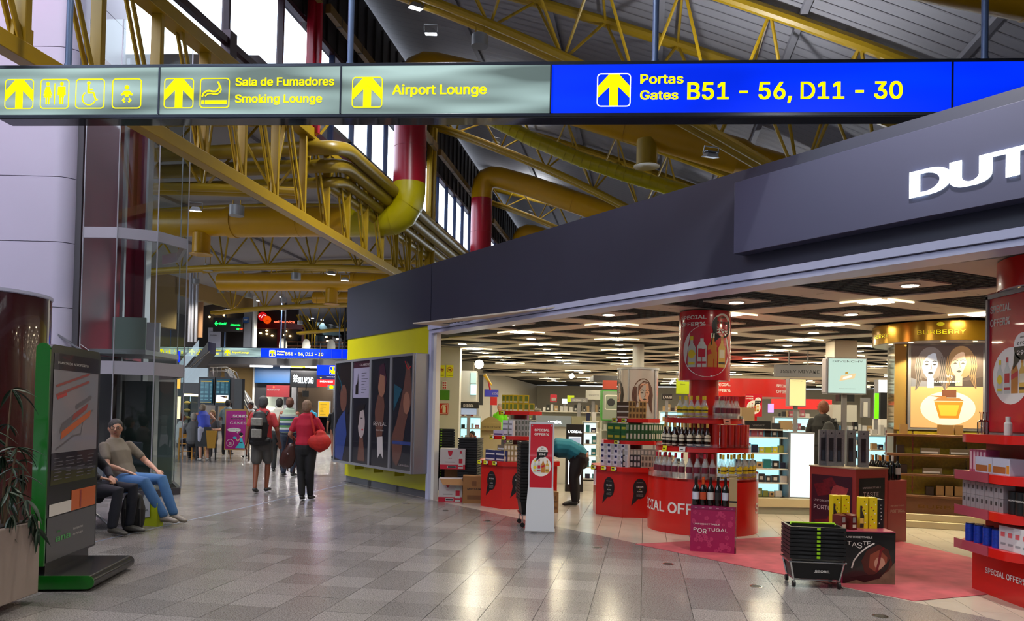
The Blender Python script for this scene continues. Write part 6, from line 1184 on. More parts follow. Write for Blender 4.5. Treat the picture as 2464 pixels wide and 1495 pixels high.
# Taste box in front
tb = thing('taste_box', 'low display box with the big Taste wine poster beside the basket trolley', 'display', (3.16, 7.29, 0), -.04); mb = MB(); mb.b2(0, .485, .0, .55, 0, .49, Bp); mb.build('box', tb); mb = MB(); mb.b2(-.012, .0, .0, .55, 0, .48, m_mg); mb.b2(-.01, .485, .0, .56, .49, .5, mat('rose top', 'a04458', .3)); mb.build('side_sheet', tb)
mb = MB(); y = -.003; mb.quad(0, 0, .485, .49, y, mat('poster black', '0c0809', .2, coat=.4)); e = .0006
mb.poly([(.2, .12), (.3, .05), (.42, .09), (.46, .2), (.42, .33), (.33, .38), (.22, .32), (.17, .22)], y-e, mat('wine glow 1', '4a1c14', .3)); mb.poly([(.24, .16), (.33, .1), (.40, .15), (.41, .26), (.34, .33), (.25, .28)], y-2*e, mat('wine glow 2', '84402c', .3)); mb.ell(.34, .2, .05, .06, y-3*e, mat('wine glow 3', 'b88a74', .3)); 
mb.poly([(0, 0), (.485, 0), (.485, .22), (.42, .13), (.3, .05), (.12, .04)], y-1.5*e, mat('cork tones', '6e5a48', .4, noise=.3, scale=12)); mb.poly([(.07, .06), (.2, .02), (.34, .06), (.42, .16), (.44, .25), (.40, .2), (.3, .1), (.18, .08)], y-3*e, mat('wine dark', '1a0608', .2)); mb.line([(.31, .12), (.33, .2), (.35, .32), (.38, .35)], .022, y-4*e, mat('wine red', '6a1018', .2))
mb.line([(.08, .15), (.1, .22), (.15, .29), (.22, .35), (.29, .39)], .014, y-5*e, Wp); mb.text('UNFORGETTABLE', .03, .435, .024, y-5*e, Wp, width=.24, bold=False); x = .035
for ch, w, hh, dz in (('T', .038, .05, 0), ('A', .045, .055, -.015), ('S', .045, .075, -.03), ('T', .035, .05, 0), ('E', .03, .05, 0)): mb.text(ch, x, .37+dz, hh, y-5*e, Wp, width=w, bold=False); x += w+.006
mb.build('taste_poster', tb, smooth=False)
m_yb = mat('yellow gift carton', 'c8b008', .4)
for i, (a, b) in enumerate(((.03, .30), (.12, .30), (.23, .16), (.32, .16))):
    t = thing('liqueur_box', 'yellow liqueur gift box with spots, %s of four on the low Taste box' % ('leftmost', 'second from left', 'third from left', 'rightmost')[i], 'gift box', (3.16+a, 7.29+b, .501), -.04+(.15 if i < 2 else 0)); mb = MB(); mb.b2(0, .075, 0, .08, 0, .30, m_yb); mb.build('box', t)
    mb = MB()
    for k in range(9): mb.ell(.012+(k*37 % 53)/1000, .03+k*.029, .006, .007, -.001, (pr['red'], Wp, pr['dark'])[k % 3], 8)
    if i in (0, 2): mb.poly([(0, .01), (.035, .01), (.04, .12), (.02, .17), (.02, .22), (0, .22)], -.002, pr['dark']); mb.quad(.0, .05, .035, .1, -.003, pr['gold'])
    mb.build('print', t, smooth=False)
t = thing('black_gift_box', 'black gift box right of the yellow liqueur boxes', 'gift box', (3.16+.415, 7.29+.2, .501), -.04); mb = MB(); mb.b2(0, .06, 0, .12, 0, .28, Bp); mb.build('box', t); mb = MB()
for k in range(6): mb.ell(.02+(k*29 % 31)/1500, .05+k*.035, .005, .006, -.001, Wp, 8)
mb.build('print', t, smooth=False)
for i, (a, b, z) in enumerate(((-.03, .1, .501), (.02, .16, .501), (.07, .1, .501), (.11, .2, .501))):
    t = thing('chocolate_box', 'small dark red chocolate box, %s of four on the Taste box' % ('leftmost', 'second', 'third', 'rightmost')[i], 'box', (3.16+a+.03, 7.29+b-.06, z), .35); mb = MB(); mb.b2(0, .06, 0, .12, 0, .135, mat('maroon carton', '5a1814', .4)); mb.build('box', t); mb = MB(); mb.quad(.008, .02, .05, .05, -.001, pr['cream']); mb.quad(.01, .07, .045, .12, -.001, pr['grey']); mb.build('print', t, smooth=False)
# ---------------------------------------------------------------- carpet
m_cpt = mat('rose carpet', 'a4424e', .75, noise=.22, scale=5, bump=.1)
cp = [G(1528, 1310), G(2200, 1448), G(2375, 1432), G(2400, 1352), G(2345, 1345), G(2150, 1300), G(2000, 1287)]
mb = MB(); mb.prism([(p.x, p.y) for p in cp], .001, .005, m_cpt); solo('carpet', mb, 'rose red carpet with a faint pattern at the shop entrance', 'carpet', base=cp[0])
# ---------------------------------------------------------------- right-hand red shelving kiosk
ks = thing('red_shelving', 'tall red promotion shelving at the right edge of the view', 'shop stand', (4.9, 6.75, 0))
def rrect(x0, y0, x1, y1, r, n=6):
    P = []
    for cx_, cy_, a in ((x1-r, y1-r, 0), (x0+r, y1-r, 90), (x0+r, y0+r, 180), (x1-r, y0+r, 270)):
        for k in range(n+1): q = math.radians(a+90*k/n); P.append((cx_+r*math.cos(q), cy_+r*math.sin(q)))
    return P
mb = MB(); mb.b2(4.33, 5.6, 6.38, 7.2, 0, .40, R_); part(ks, 'base', mb)
mb = MB(); mb.b2(4.42, 5.55, 6.45, 7.15, .4, 2.75, mat('red back panel', '94302c', .3)); part(ks, 'core', mb)
for z in (.40, .71, 1.03, 1.37):
    mb = MB(); mb.prism(rrect(4.12, 6.22, 5.7, 7.22, .28), z, z+.075, R_); part(ks, 'shelf', mb)
    if z < 1.2:
        mb = MB(); mb.b2(4.11, 4.118, 6.62, 7.12, z+.0, z+.085, mat('rose acrylic', 'a84858', .25, alpha=.8)); part(ks, 'acrylic_strip', mb)
mb = MB(); mb.text('SPECIAL OFFER%', -.0, .19, .07, -.003, Wp, width=.56); mb.build('lettering', ks, (4.33-4.9, 7.0-6.75, 0), -math.pi/2, smooth=False)
fr = MB(); offer_ad(fr, .0, 1.47, .62, 1.22, -.004); fr.build('offer_print', ks, (4.415-4.9, 7.1-6.75, 0), -math.pi/2, smooth=False)
fr = MB(); fr.b2(-.03, .0, -.02, .02, 1.42, 2.72, m_frm); fr.b2(.64, .67, -.02, .02, 1.42, 2.72, m_frm); fr.b2(-.03, .67, -.02, .02, 1.42, 1.46, m_frm); fr.b2(-.03, .67, -.02, .02, 2.69, 2.73, m_frm); fr.build('poster_frame', ks, (4.41-4.9, 7.1-6.75, 0), -math.pi/2)
cpq = thing('red_canopy', 'red round canopy with small spots above the right-hand shelving', 'canopy', (4.95, 6.7, 2.74)); mb = MB(); mb.cyl((0, 0, 0), .62, .26, R_, 56); mb.build('drum', cpq)
mb = MB(); mb.cyl((0, 0, -.006), .6, .006, m_wm, 56); mb.build('soffit', cpq)
for a in (150, 180, 210, 240): mb = MB(); mb.cyl((.5*math.cos(math.radians(a)), .5*math.sin(math.radians(a)), -.012), .035, .006, m_warm, 14); mb.build('spot', cpq)
gR = 'on the right-hand red shelving'
for i in range(5): x = 4.22; y0 = 7.05-i*.05; put('lipstick_box', pack('pink box', .045, .12, .2, 'a84468', ((.2, .1, .8, .9, 'c8a8b0'),)), (x, y0, 1.106), -math.pi/2, 'tall pink striped box %s' % gR, 'box', 'pink boxes '+gR)
for i in range(2): put('mascara_set', pack('white orange box', .24, .14, .14, 'b4b8cc', ((.05, .1, .75, .5, '9c5a28'), (.8, .1, .95, .6, 'c08020'))), (4.18, 6.8-i*.245, 1.106), -math.pi/2, ('white gift box with an orange strip, left one of two ', 'white gift box with an orange strip, right one of two ')[i]+gR, 'box', None) if False else put('mascara_set', pack('white orange box', .24, .14, .14, 'b4b8cc', ((.05, .1, .75, .5, '9c5a28'), (.8, .1, .95, .6, 'c08020'))), (4.18, 6.8-i*.245, 1.106), -math.pi/2, 'white gift box with an orange strip '+gR, 'box', 'white gift boxes '+gR)
for r_ in range(2):
    for i in range(9): put('cream_box', pack('grey dot box', .062, .1, .115, '8c888c', ((.3, .45, .7, .75, '3a3a3c'),)), (4.18, 7.08-i*.066, .786+r_*.117), -math.pi/2, 'small grey cream box with a dark disc '+gR, 'box', 'grey cream boxes '+gR)
for i in range(4): mb = MB(); mb.cyl((0, 0, 0), .045, .19, Bp, 20); s_ = len(mb.v); mb.text('MARCO POLO', -.03, .11, .018, -.001, Wp, width=.06); mb.wrap(s_, .0455, (0, 0), 0); o = mb.build('black_tin', None, (4.24, 6.47-i*.095, .786), -math.pi/2+.5); tag(o, 'black cylindrical tin %s, %s of four' % (gR, ('first', 'second', 'third', 'last')[i]), 'tin')
for i in range(7): mb = MB(); mb.cyl((0, 0, 0), .04, .15, mat('blue tin', '14349c', .3, noise=.3, scale=60), 18); mb.cyl((0, 0, .15), .037, .01, mat('blue tin lid', '0c1c50', .3), 18); o = mb.build('blue_tin', None, (4.2+.05*(i % 2), 7.02-i*.065, .476)); tag(o, 'blue and gold sweets tin on the lowest shelf '+gR, 'tin', 'blue tins '+gR)
for i in range(4): put('tube_box', pack('white tube box', .085, .07, .2, 'c0bcc0', ((.2, .55, .7, .75, 'c85a60'), (.2, .2, .8, .3, '8a8a90'))), (4.2, 6.55-i*.095, .476), -math.pi/2+.2, 'white cosmetic tube box on the lowest shelf '+gR, 'box', 'white tube boxes '+gR)
mb = MB(); mb.lathe([(.03, 0), (.032, .02), (.032, .1), (.02, .115), (.02, .16), (0, .16)], m_lwht, 16); o = mb.build('lotion_bottle', None, (4.28, 6.62, 1.446)); tag(o, 'white lotion bottle on the top shelf '+gR, 'bottle')
for i in range(2): mb = MB(); mb.lathe([(.03, 0), (.034, .02), (.034, .11), (.012, .13), (.012, .18), (.02, .2), (0, .2)], m_acr, 14); o = mb.build('perfume_tester', None, (4.22+i*.07, 6.9+i*.06, 1.446)); tag(o, 'clear perfume tester bottle %s on the top shelf of the right-hand red shelving' % ('nearer', 'farther')[i], 'bottle')
# ---------------------------------------------------------------- gold perfume column
m_gold = mat('brushed gold', '8f6a18', .22, .7); m_gold2 = mat('bronze shelf', '6e4a30', .35, .2); m_olv = mat('olive quilted back', '8a7c10', .4, noise=.2, scale=30); m_crm = mat('cream plinth', 'b8aa8a', .35)
gc = thing('gold_perfume_column', 'gold ringed perfume column with a lit poster of two faces and a bottle', 'shop stand', (6.55, 11.8, 0), -.35); gx = lambda: None
mb = MB(); mb.cyl((0, 0, 2.72), .93, .28, m_gold, 64); mb.build('ring', gc); mb = MB(); mb.cyl((0, 0, 2.712), .91, .01, m_wm, 64); mb.build('soffit', gc)
mb = MB(); mb.text('BURBERRY', -.1, 2.81, .085, -.003, Yp, width=.62, bold=False); mb.ell(.2, 2.95, .05, .03, -.003, Yp, 12); mb.text('BERRY', -.95, 2.81, .085, -.003, Yp, width=.4, bold=False); mb.wrap(0, .93, (0, 0), -.35); mb.build('ring_lettering', gc, smooth=False)
for a in (-60, -35, -5, 25, 55): q = math.radians(a); mb = MB(); mb.cyl((.82*math.sin(q), -.82*math.cos(q), 2.705), .03, .006, m_warm, 12); mb.build('spot', gc)
mb = MB(); mb.b2(-.66, .52, -.42, .5, 0, 2.71, mat('column core', '6a5a3a', .4)); mb.build('core', gc); mb = MB(); mb.b2(-.66, -.50, -.45, .4, 1.42, 2.71, mat('mirror gold', 'b89a5a', .12, .6)); mb.build('mirror_panel', gc)
mb = MB(); mb.b2(-.48, .54, -.47, -.42, 1.42, 2.72, m_frm); mb.build('poster_frame', gc, bev=.005)
lit = lambda n, c, e: mat('lit '+n, tuple(x*.35 for x in hexc(c)), .6, emit=e*.72, ecol=c); mb = MB(); y = -.473; mb.quad(-.44, 1.46, .50, 2.68, y, lit('poster taupe', '5c4a44', .5)); y -= .001
mb.quad(-.44, 1.46, .50, 2.07, y, lit('poster amber', 'e0a868', .85)); mb.ell(.05, 1.75, .36, .25, y-.0005, lit('poster cream', 'ffe8c4', .95), 30)
def face(mb, cx_, cz_, s, y, sk, hr, dk, tilt=0.):
    e = .0008; mb.ell(cx_, cz_+.12*s, .60*s, .82*s, y, hr, 26)
    for i in range(18):                                  # long strands falling on both sides
        sg = -1 if i % 2 else 1; k = i//2; x0 = cx_+sg*(.40+.028*k)*s; mb.line([(x0-sg*.02*s, cz_+.42*s), (x0+sg*.06*s, cz_-.1*s), (x0-sg*.02*s, cz_-.6*s), (x0+sg*(.12-.01*k)*s, cz_-(1.0+.03*k)*s)], .045*s, y-e*(.3+.06*i), (hr, dk, sk)[(i*7//2) % 3] if k % 3 == 1 else hr)
    mb.quad(cx_-.15*s+tilt*s, cz_-1.1*s, cx_+.15*s+tilt*s, cz_-.4*s, y-1.0*e, sk); cx_ += tilt*s
    mb.poly([(cx_-.37*s, cz_+.35*s), (cx_-.39*s, cz_), (cx_-.33*s, cz_-.32*s), (cx_-.16*s, cz_-.60*s), (cx_, cz_-.66*s), (cx_+.16*s, cz_-.60*s), (cx_+.33*s, cz_-.32*s), (cx_+.39*s, cz_), (cx_+.37*s, cz_+.35*s), (cx_+.2*s, cz_+.62*s), (cx_-.2*s, cz_+.62*s)], y-1.5*e, sk)
    mb.poly([(cx_+.37*s, cz_+.35*s), (cx_+.30*s, cz_-.05*s), (cx_+.2*s, cz_-.3*s), (cx_+.08*s, cz_-.62*s), (cx_+.16*s, cz_-.60*s), (cx_+.33*s, cz_-.32*s), (cx_+.39*s, cz_)], y-1.8*e, hr)
    for q in (-.17, .17): mb.poly([(cx_+(q-.1)*s, cz_+.05*s), (cx_+q*s, cz_+.10*s), (cx_+(q+.1)*s, cz_+.05*s), (cx_+q*s, cz_+.015*s)], y-2*e, dk); mb.line([(cx_+(q-.12)*s, cz_+.18*s), (cx_+q*s, cz_+.23*s), (cx_+(q+.12)*s, cz_+.18*s)], .035*s, y-2*e, dk)
    mb.line([(cx_+.02*s, cz_+.1*s), (cx_+.05*s, cz_-.16*s), (cx_-.04*s, cz_-.2*s)], .03*s, y-2*e, hr); mb.poly([(cx_-.13*s, cz_-.36*s), (cx_-.04*s, cz_-.31*s), (cx_+.04*s, cz_-.31*s), (cx_+.13*s, cz_-.36*s), (cx_, cz_-.43*s)], y-2*e, dk)
    mb.poly([(cx_-.42*s, cz_-.2*s), (cx_-.40*s, cz_+.5*s), (cx_-.1*s, cz_+.78*s), (cx_+.25*s, cz_+.72*s), (cx_-.12*s, cz_+.5*s), (cx_-.30*s, cz_+.25*s)], y-3*e, hr); mb.poly([(cx_+.42*s, cz_-.2*s), (cx_+.42*s, cz_+.5*s), (cx_+.2*s, cz_+.75*s), (cx_+.28*s, cz_+.3*s)], y-3*e, hr)
face(mb, -.18, 2.38, .30, y-.001, lit('pale face', 'b8bcc8', .75), lit('ash hair', '8a7c78', .45), lit('shadow', '2a2424', .3)); face(mb, .22, 2.40, .29, y-.006, lit('warm face', 'e0b898', .75), lit('blond hair', 'a88058', .55), lit('shadow', '2a2424', .3), -.1)
mb.poly([(-.44, 2.07), (-.44, 2.2), (-.3, 2.16), (-.1, 2.12), (.0, 2.07)], y-.0003, lit('coat grey', '8c8c98', .5)); mb.poly([(-.02, 2.07), (.06, 2.14), (.3, 2.16), (.50, 2.22), (.50, 2.07)], y-.0003, lit('coat brown', '4a3834', .4)); mb.quad(-.16, 2.08, .2, 2.16, y-.0006, lit('shadow', '2a2424', .3)); mb.text('My', .02, 2.2, .07, y-.012, lit('poster white', 'fff0d8', 1.), width=.1, bold=False); mb.text('BURBERRY', -.17, 2.13, .035, y-.012, lit('poster white', 'fff0d8', 1.), width=.38)
y -= .004; mb.poly([(-.13, 1.85), (-.06, 1.60), (.19, 1.60), (.25, 1.85)], y, lit('perfume amber', 'e08818', .8)); mb.poly([(-.14, 1.86), (.26, 1.86), (.2, 1.9), (-.08, 1.9)], y-.001, lit('perfume rim', 'b87838', .6)); mb.quad(-.03, 1.91, .16, 2.02, y, lit('perfume cap', '7a3c1c', .5)); mb.poly([(-.2, 1.94), (.05, 1.88), (.02, 1.93)], y-.001, lit('perfume rim', 'b87838', .6)); mb.poly([(-.08, 1.8), (-.04, 1.64), (.16, 1.64), (.2, 1.8)], y-.001, lit('perfume gold', 'f8b030', 1.))
mb.build('poster', gc, smooth=False)
for z in (.47, .78, 1.07, 1.36): mb = MB(); mb.b2(-.78, .72, -.72, -.35, z-.035, z, m_gold2); mb.build('shelf', gc, bev=.004)
mb = MB(); mb.b2(-.62, .62, -.50, -.43, .47, 1.4, m_olv); mb.build('quilted_back', gc)
for x in (-.78, -.42, .28, .70): mb = MB(); mb.b2(x, x+.02, -.5, -.47, .47, 1.4, m_chr); mb.build('shelf_post', gc)
mb = MB(); mb.b2(-.72, .68, -.66, -.35, .20, .44, m_gold2); mb.text('BURBERRY', -.35, .28, .07, -.663, m_gold, width=.85, bold=False); mb.build('base_panel', gc, smooth=False)
mb = MB(); mb.b2(-.85, .8, -.8, .6, 0, .10, m_crm); mb.b2(-.80, .75, -.74, .6, .10, .2, m_crm); mb.build('plinth', gc, bev=.01)
gcx, gcy, gca = 6.55, 11.8, -.35
def gl(x, y, z): return (gcx+x*math.cos(gca)-y*math.sin(gca), gcy+x*math.sin(gca)+y*math.cos(gca), z)
bxs = [('brown carton', .36, .12, .12, '7a5c38'), ('dark brown carton', .1, .12, .12, '2a2018'), ('tan carton', .1, .1, .14, '8c6c40')]
for z, nm, L_ in ((.785, 'lower middle', ((-.6, 1), (-.35, 0), (.05, 0), (.42, 0))), (1.075, 'upper middle', ((-.64, 1), (-.38, 0), (0, 0), (.4, 0))), (.475, 'lowest', ((-.25, 1), (-.12, 2), (0, 2), (.12, 2))), (1.365, 'top', ((-.1, 2), (.0, 2), (.12, 2), (-.6, 2)))):
    for i, (x, k) in enumerate(L_): b = bxs[k]; put('perfume_carton', pack(*b), gl(x+b[1]/2, -.66, z), gca, '%s on the %s shelf of the gold column, %s from the left' % (b[0], nm, ('first', 'second', 'third', 'fourth')[i]), 'box', None) if False else tag(put('perfume_carton', pack(*b), gl(x+b[1]/2, -.66, z), gca, '', 'box', 'cartons'), '%s on the %s shelf of the gold column, %s from the left' % (b[0], nm, ('first', 'second', 'third', 'fourth')[i]), 'box', 'perfume cartons of the gold column')
# ---------------------------------------------------------------- white lit gondola
m_cyan = mat('cyan lit back', 'bff4ff', .4, emit=1.0, ecol='a8ecf8'); m_wlit = mat('white lit panel', '808080', .6, emit=.9, ecol='dcf4f0')
gd2 = thing('lit_gondola', 'white perfume gondola with cyan lit shelves and a glowing end panel', 'shop shelf', (4.0, 12.75, 0)); 
mb = MB(); mb.prism(rrect(3.35, 12.45, 5.12, 13.8, .3), 0, .12, mat('grey plinth', '8c8c80', .2)); mb.prism(rrect(3.35, 12.42, 5.12, 13.8, .3), .12, .25, m_crm); part(gd2, 'plinth', mb)
mb = MB(); mb.b2(3.4, 4.55, 12.98, 13.4, .25, 1.38, m_lwht); part(gd2, 'core', mb); mb = MB(); mb.b2(3.42, 4.52, 12.96, 12.975, .27, 1.30, m_cyan); part(gd2, 'lit_back', mb)
for z in (.25, .49, .72, .98, 1.24, 1.37): mb = MB(); mb.b2(3.38, 4.56, 12.66, 12.98, z-.02, z, m_lwht); part(gd2, 'shelf', mb)
mb = MB(); mb.prism([(4.57, 12.62), (4.96, 12.56), (5.0, 13.2), (4.6, 13.3)], .24, 1.33, m_gry); part(gd2, 'end_case', mb); mb = MB(); mb.add([(4.585, 12.608, .27), (4.945, 12.552, .27), (4.945, 12.552, 1.31), (4.585, 12.608, 1.31)], [(0, 1, 2, 3)], m_wlit); part(gd2, 'glowing_panel', mb)
colr = {'pink': 'b85a80', 'magenta': 'a0209c', 'rose': '9c5060', 'black': '121418', 'blue': '1838a0', 'yellow': 'b8b020', 'lime': '8a9c18', 'navy': '141c38', 'sand': '9c8460', 'sky': '2478b4', 'charcoal': '2c2c30', 'red': '98281c', 'olive': '6e7438', 'white': 'b8b8b8', 'teal': '1c6a70'}
def scatter(items, x0, x1, y, z, where, sz=(.075, .12)):
    x = x0
    for i, c in enumerate(items):
        w = random.uniform(*sz); h = random.uniform(.09, .15); pk = pack('%s box %d%d' % (c, int(w*100), int(h*100)), round(w, 2), .08, round(h, 2), colr[c], ((.25, .3, .75, .7, colr['white' if c not in ('white', 'sand') else 'charcoal']),) if i % 2 else ())
        o = put('perfume_box', pk, (x+w/2, y, z), 0, '', 'box', 'perfume boxes of the white gondola'); o['label'] = '%s perfume box on the %s, %s from the left' % (c, where, ordn[i] if i else 'first'); x += w+.02
        if x > x1: break
ordn[0] = 'first'
scatter(['pink', 'magenta', 'rose', 'rose', 'black', 'charcoal', 'black'], 3.72, 4.5, 12.72, 1.241, 'top lit shelf of the white gondola')
scatter(['black', 'blue', 'navy', 'yellow', 'lime', 'yellow', 'olive'], 3.72, 4.5, 12.72, .981, 'second lit shelf of the white gondola')
scatter(['navy', 'charcoal', 'black', 'sand', 'teal', 'black', 'navy'], 3.72, 4.5, 12.72, .721, 'third lit shelf of the white gondola'); scatter(['navy', 'sky', 'sky', 'charcoal', 'charcoal', 'charcoal', 'white'], 3.72, 4.5, 12.72, .491, 'fourth lit shelf of the white gondola'); scatter(['red', 'red', 'red', 'olive', 'olive', 'sand', 'white'], 3.72, 4.5, 12.72, .251, 'lowest shelf of the white gondola')
t = thing('versace_board', 'black counter board with faint VERSACE letters on top of the gondola', 'sign', (4.0, 12.75, 1.37)); mb = MB(); mb.b2(-.12, .30, 0, .04, 0, .13, Bp); mb.text('VERSACE', -.0, .05, .03, -.002, m_gry, width=.2, bold=False); mb.build('board', t, smooth=False)
for i, (x, w, h, c) in enumerate(((3.72, .12, .16, 'sand'), (4.42, .13, .1, 'charcoal'), (4.6, .2, .14, 'sand'), (4.0, .22, .35, 'sand'), (3.85, .15, .1, 'blue'))): put('tester_stand', pack('tester %s %d' % (c, i), w, .1, h, colr[c]), (x, 12.85+(.15 if i > 2 else 0), 1.371), 0, '%s tester stand on the gondola top, %s' % (c, ('at its left end', 'right of the black board', 'at its right end', 'tall, behind the black board', 'low, behind the black board')[i]), 'tester stand', 'tester stands of the gondola')
# ---------------------------------------------------------------- signs deeper in the shop
def lightbox(name, label, cat, px0, py0, px1, py1, Y, th, face_m, frame=m_frm, txt=(), hang=True):
    p, q = Yd(px0, py1, Y), Yd(px1, py0, Y); t = thing(name, label, cat, (p.x, Y, p.z)); w = q.x-p.x; h = q.z-p.z
    mb = MB(); mb.b2(0, w, 0, th, 0, h, frame); mb.build('case', t, bev=.004); mb = MB(); mb.quad(.03*w, .03*h, .97*w, .97*h, -.002, face_m)
    for s_, x, z, cap, wd, m in txt: mb.text(s_, x*w, z*h, cap*h, -.004, m, width=wd*w, bold=False)
    mb.build('face', t, smooth=False)
    if not hang and p.z > .25: mb = MB(); mb.b2(w/2-.04, w/2+.04, th*.4, th*.6+.02, -p.z, .01, m_gry); mb.build('post', t)
    if hang: mb = MB(); mb.tube([(w*.3, th/2, h), (w*.3, th/2, max(2.98-p.z, h+.02))], .012, m_gry, 6); mb.tube([(w*.7, th/2, h), (w*.7, th/2, max(2.98-p.z, h+.02))], .012, m_gry, 6); mb.build('hanger', t)
    return t, w, h
mint = mat('lit mint', '5a6a64', .6, emit=.62, ecol='ccece0')
t, w, h = lightbox('givenchy_lightbox', 'lit mint cube sign reading GIVENCHY with a perfume bottle', 'light box', 1990, 862, 2087, 948, 14, .22, mint, txt=(('GIVENCHY', .13, .87, .075, .76, Bp), ('DAHLIA DIVIN', .3, .14, .03, .4, m_gry)), hang=False)
mb = MB(); mb.poly([(w*.3, h*.35), (w*.68, h*.44), (w*.72, h*.58), (w*.34, h*.5)], -.005, lit('pale gold', 'e8d0a0', .9)); mb.poly([(w*.38, h*.4), (w*.6, h*.46), (w*.62, h*.53), (w*.40, h*.47)], -.006, lit('ivory', 'fff8e8', 1.)); mb.poly([(w*.44, h*.54), (w*.52, h*.56), (w*.52, h*.61), (w*.45, h*.6)], -.006, lit('gold cap', 'c89838', .8)); mb.build('bottle_print', t, smooth=False)
mb = MB(); mb.b2(-.02, .0, .02, .2, .03, h-.03, lit('side print', 'a89c98', .5)); mb.build('side_face', t)
mb = MB(); bx(mb, 2008, 820, 2063, 862, 14.1, .4, m_ceil); solo('pillar_box', mb, 'beige pillar stub between the ceiling and the mint cube sign', 'pillar')
lightbox('issey_sign', 'grey hanging sign with dark ISSEY MIYAKE letters', 'hanging sign', 1866, 880, 1981, 906, 16, .12, m_gry, m_gry, (('ISSEY MIYAKE', .1, .32, .36, .82, Bp),))
lightbox('yellow_lightbox', 'warm yellow perfume poster under the grey hanging sign', 'light box', 1898, 912, 1940, 978, 16.2, .2, lit('warm poster', 'ffe8a0', .9), txt=(('ISSEY MIYAKE', .2, .9, .04, .6, m_gry),), hang=False)
t = thing('red_round_fascia', 'red curved fascia with two Special Offer titles deeper in the shop', 'shop fascia', (Yd(1815, 950, 18).x, 19.2, 2.05)); mb = MB(); mb.lathe([(1.25, 0), (1.25, .42)], R_, 40, cap=False); mb.lathe([(1.24, 0), (.1, 0)], R_, 40, cap=False); mb.build('band', t)
mb = MB(); 
for x in (-.75, .75): mb.text('SPECIAL', x, .24, .09, -.004, Wp, width=.38, al='c'); mb.text('OFFER%', x, .1, .09, -.004, Wp, width=.38, al='c')
mb.wrap(0, 1.25, (0, 0), 0); mb.build('lettering', t, smooth=False); mb = MB(); mb.cyl((0, 0, -2.05), .35, 2.05, R_, 24); mb.build('post', t)
t = thing('small_offer_poster', 'small red Special Offer poster under the curved red fascia', 'poster', (Yd(1793, 1002, 17.4).x, 17.4, Yd(1793, 1002, 17.4).z)); mb = MB(); offer_ad(mb, 0, 0, .38, .5, 0); mb.b2(0, .38, .003, .03, 0, .5, R_); mb.build('board', t, smooth=False); mb = MB(); mb.b2(.1, .28, .04, .1, -1.6, .0, R_); mb.build('post', t)
t = thing('face_column', 'glossy column wrapped with a poster of a brown haired face', 'advert column', (Yd(1541, 900, 15.8).x, 16.1, 0)); m_clg = mat('column sheen', '8c8484', .15, coat=.6)
mb = MB(); mb.cyl((0, 0, 0), .42, 2.52, m_clg, 40); mb.build('drum', t); mb = MB(); mb.cyl((0, 0, 2.5), .44, .04, m_frm, 40); mb.cyl((0, 0, 2.54), .12, .5, m_wht, 20); mb.build('top_ring', t)
mb = MB(); mb.quad(-.28, .9, .28, 2.46, -.002, mat('poster mauve', '6c605c', .2)); face(mb, .0, 2.0, .33, -.004, mat('ink skin', 'a07460', .3), mat('ink brown hair', '4a2c22', .3), mat('ink shadow', '2a1a18', .3), .1); mb.wrap(0, .421, (0, 0), .1); mb.build('face_poster', t, smooth=False)
mb = MB(); mb.quad(-.28, .9, .1, 2.46, -.002, mat('poster mauve', '6c605c', .2)); face(mb, -.08, 2.0, .33, -.004, mat('ink skin', 'a07460', .3), mat('ink dark hair', '1a1416', .3), mat('ink shadow', '2a1a18', .3), .1); mb.wrap(0, .421, (0, 0), -1.25); mb.build('side_poster', t, smooth=False)
for a in (-.62, .82): mb = MB(); mb.tube([(.43*math.sin(a), -.43*math.cos(a), 0), (.43*math.sin(a), -.43*math.cos(a), 2.5)], .018, m_frm, 6); mb.build('trim', t)
# cosmetics counters
m_silv = mat('silver fascia', '8c98a4', .3, .2)
t = thing('loreal_counter', 'silver cosmetics counter with lit white LOREAL lettering', 'shop counter', (Yd(1400, 1030, 17).x, 17.2, 0)); p, q = Yd(1290, 1026, 17), Yd(1375, 1002, 17); r2 = Yd(1445, 1002, 17)
mb = MB(); mb.b2(p.x, q.x, 17, 17.1, p.z, q.z, m_silv); part(t, 'fascia', mb); mb = MB(); mb.b2(q.x+.01, r2.x, 17, 17.1, p.z, q.z, mat('pale khaki fascia', '8c8a70', .4)); part(t, 'khaki_fascia', mb)
mb = MB(); a, b = Yd(1319, 1019, 17), Yd(1352, 1019, 17); mb.text("L'ORÉAL", a.x, a.z, .075, 16.99, m_led, width=b.x-a.x); part(t, 'lettering', mb, smooth=False); mb = MB(); mb.b2(p.x, r2.x, 17.1, 17.6, 0, p.z+.05, m_lwht); part(t, 'cabinet', mb)
t = thing('black_light_display', 'black illuminated display with a face and white LOREAL title', 'light box', (Yd(1383, 1185, 15.4).x, 15.4, 0)); mb = MB(); a, b = Yd(1360, 1185, 15.4), Yd(1405, 1022, 15.4); mb.b2(a.x, b.x, 15.4, 15.55, 0, b.z, Bp); part(t, 'case', mb)
mb = MB(); mb.text("L'ORÉAL", a.x+.04, b.z-.17, .06, 15.395, m_led, width=(b.x-a.x)-.08); mb.quad(a.x+.05, .15, b.x-.05, b.z-.25, 15.396, lit('ice white', 'f0f8ff', 1.1)); mb.quad(a.x+.065, .17, b.x-.065, b.z-.265, 15.395, lit('ice grey', 'a8b4c8', .8)); face(mb, (a.x+b.x)/2, b.z-.5, .13, 15.392, lit('white face', 'e8ece8', .9), lit('dark hair', '38302c', .3), lit('shadow', '2a2424', .3)); part(t, 'poster', mb, smooth=False)
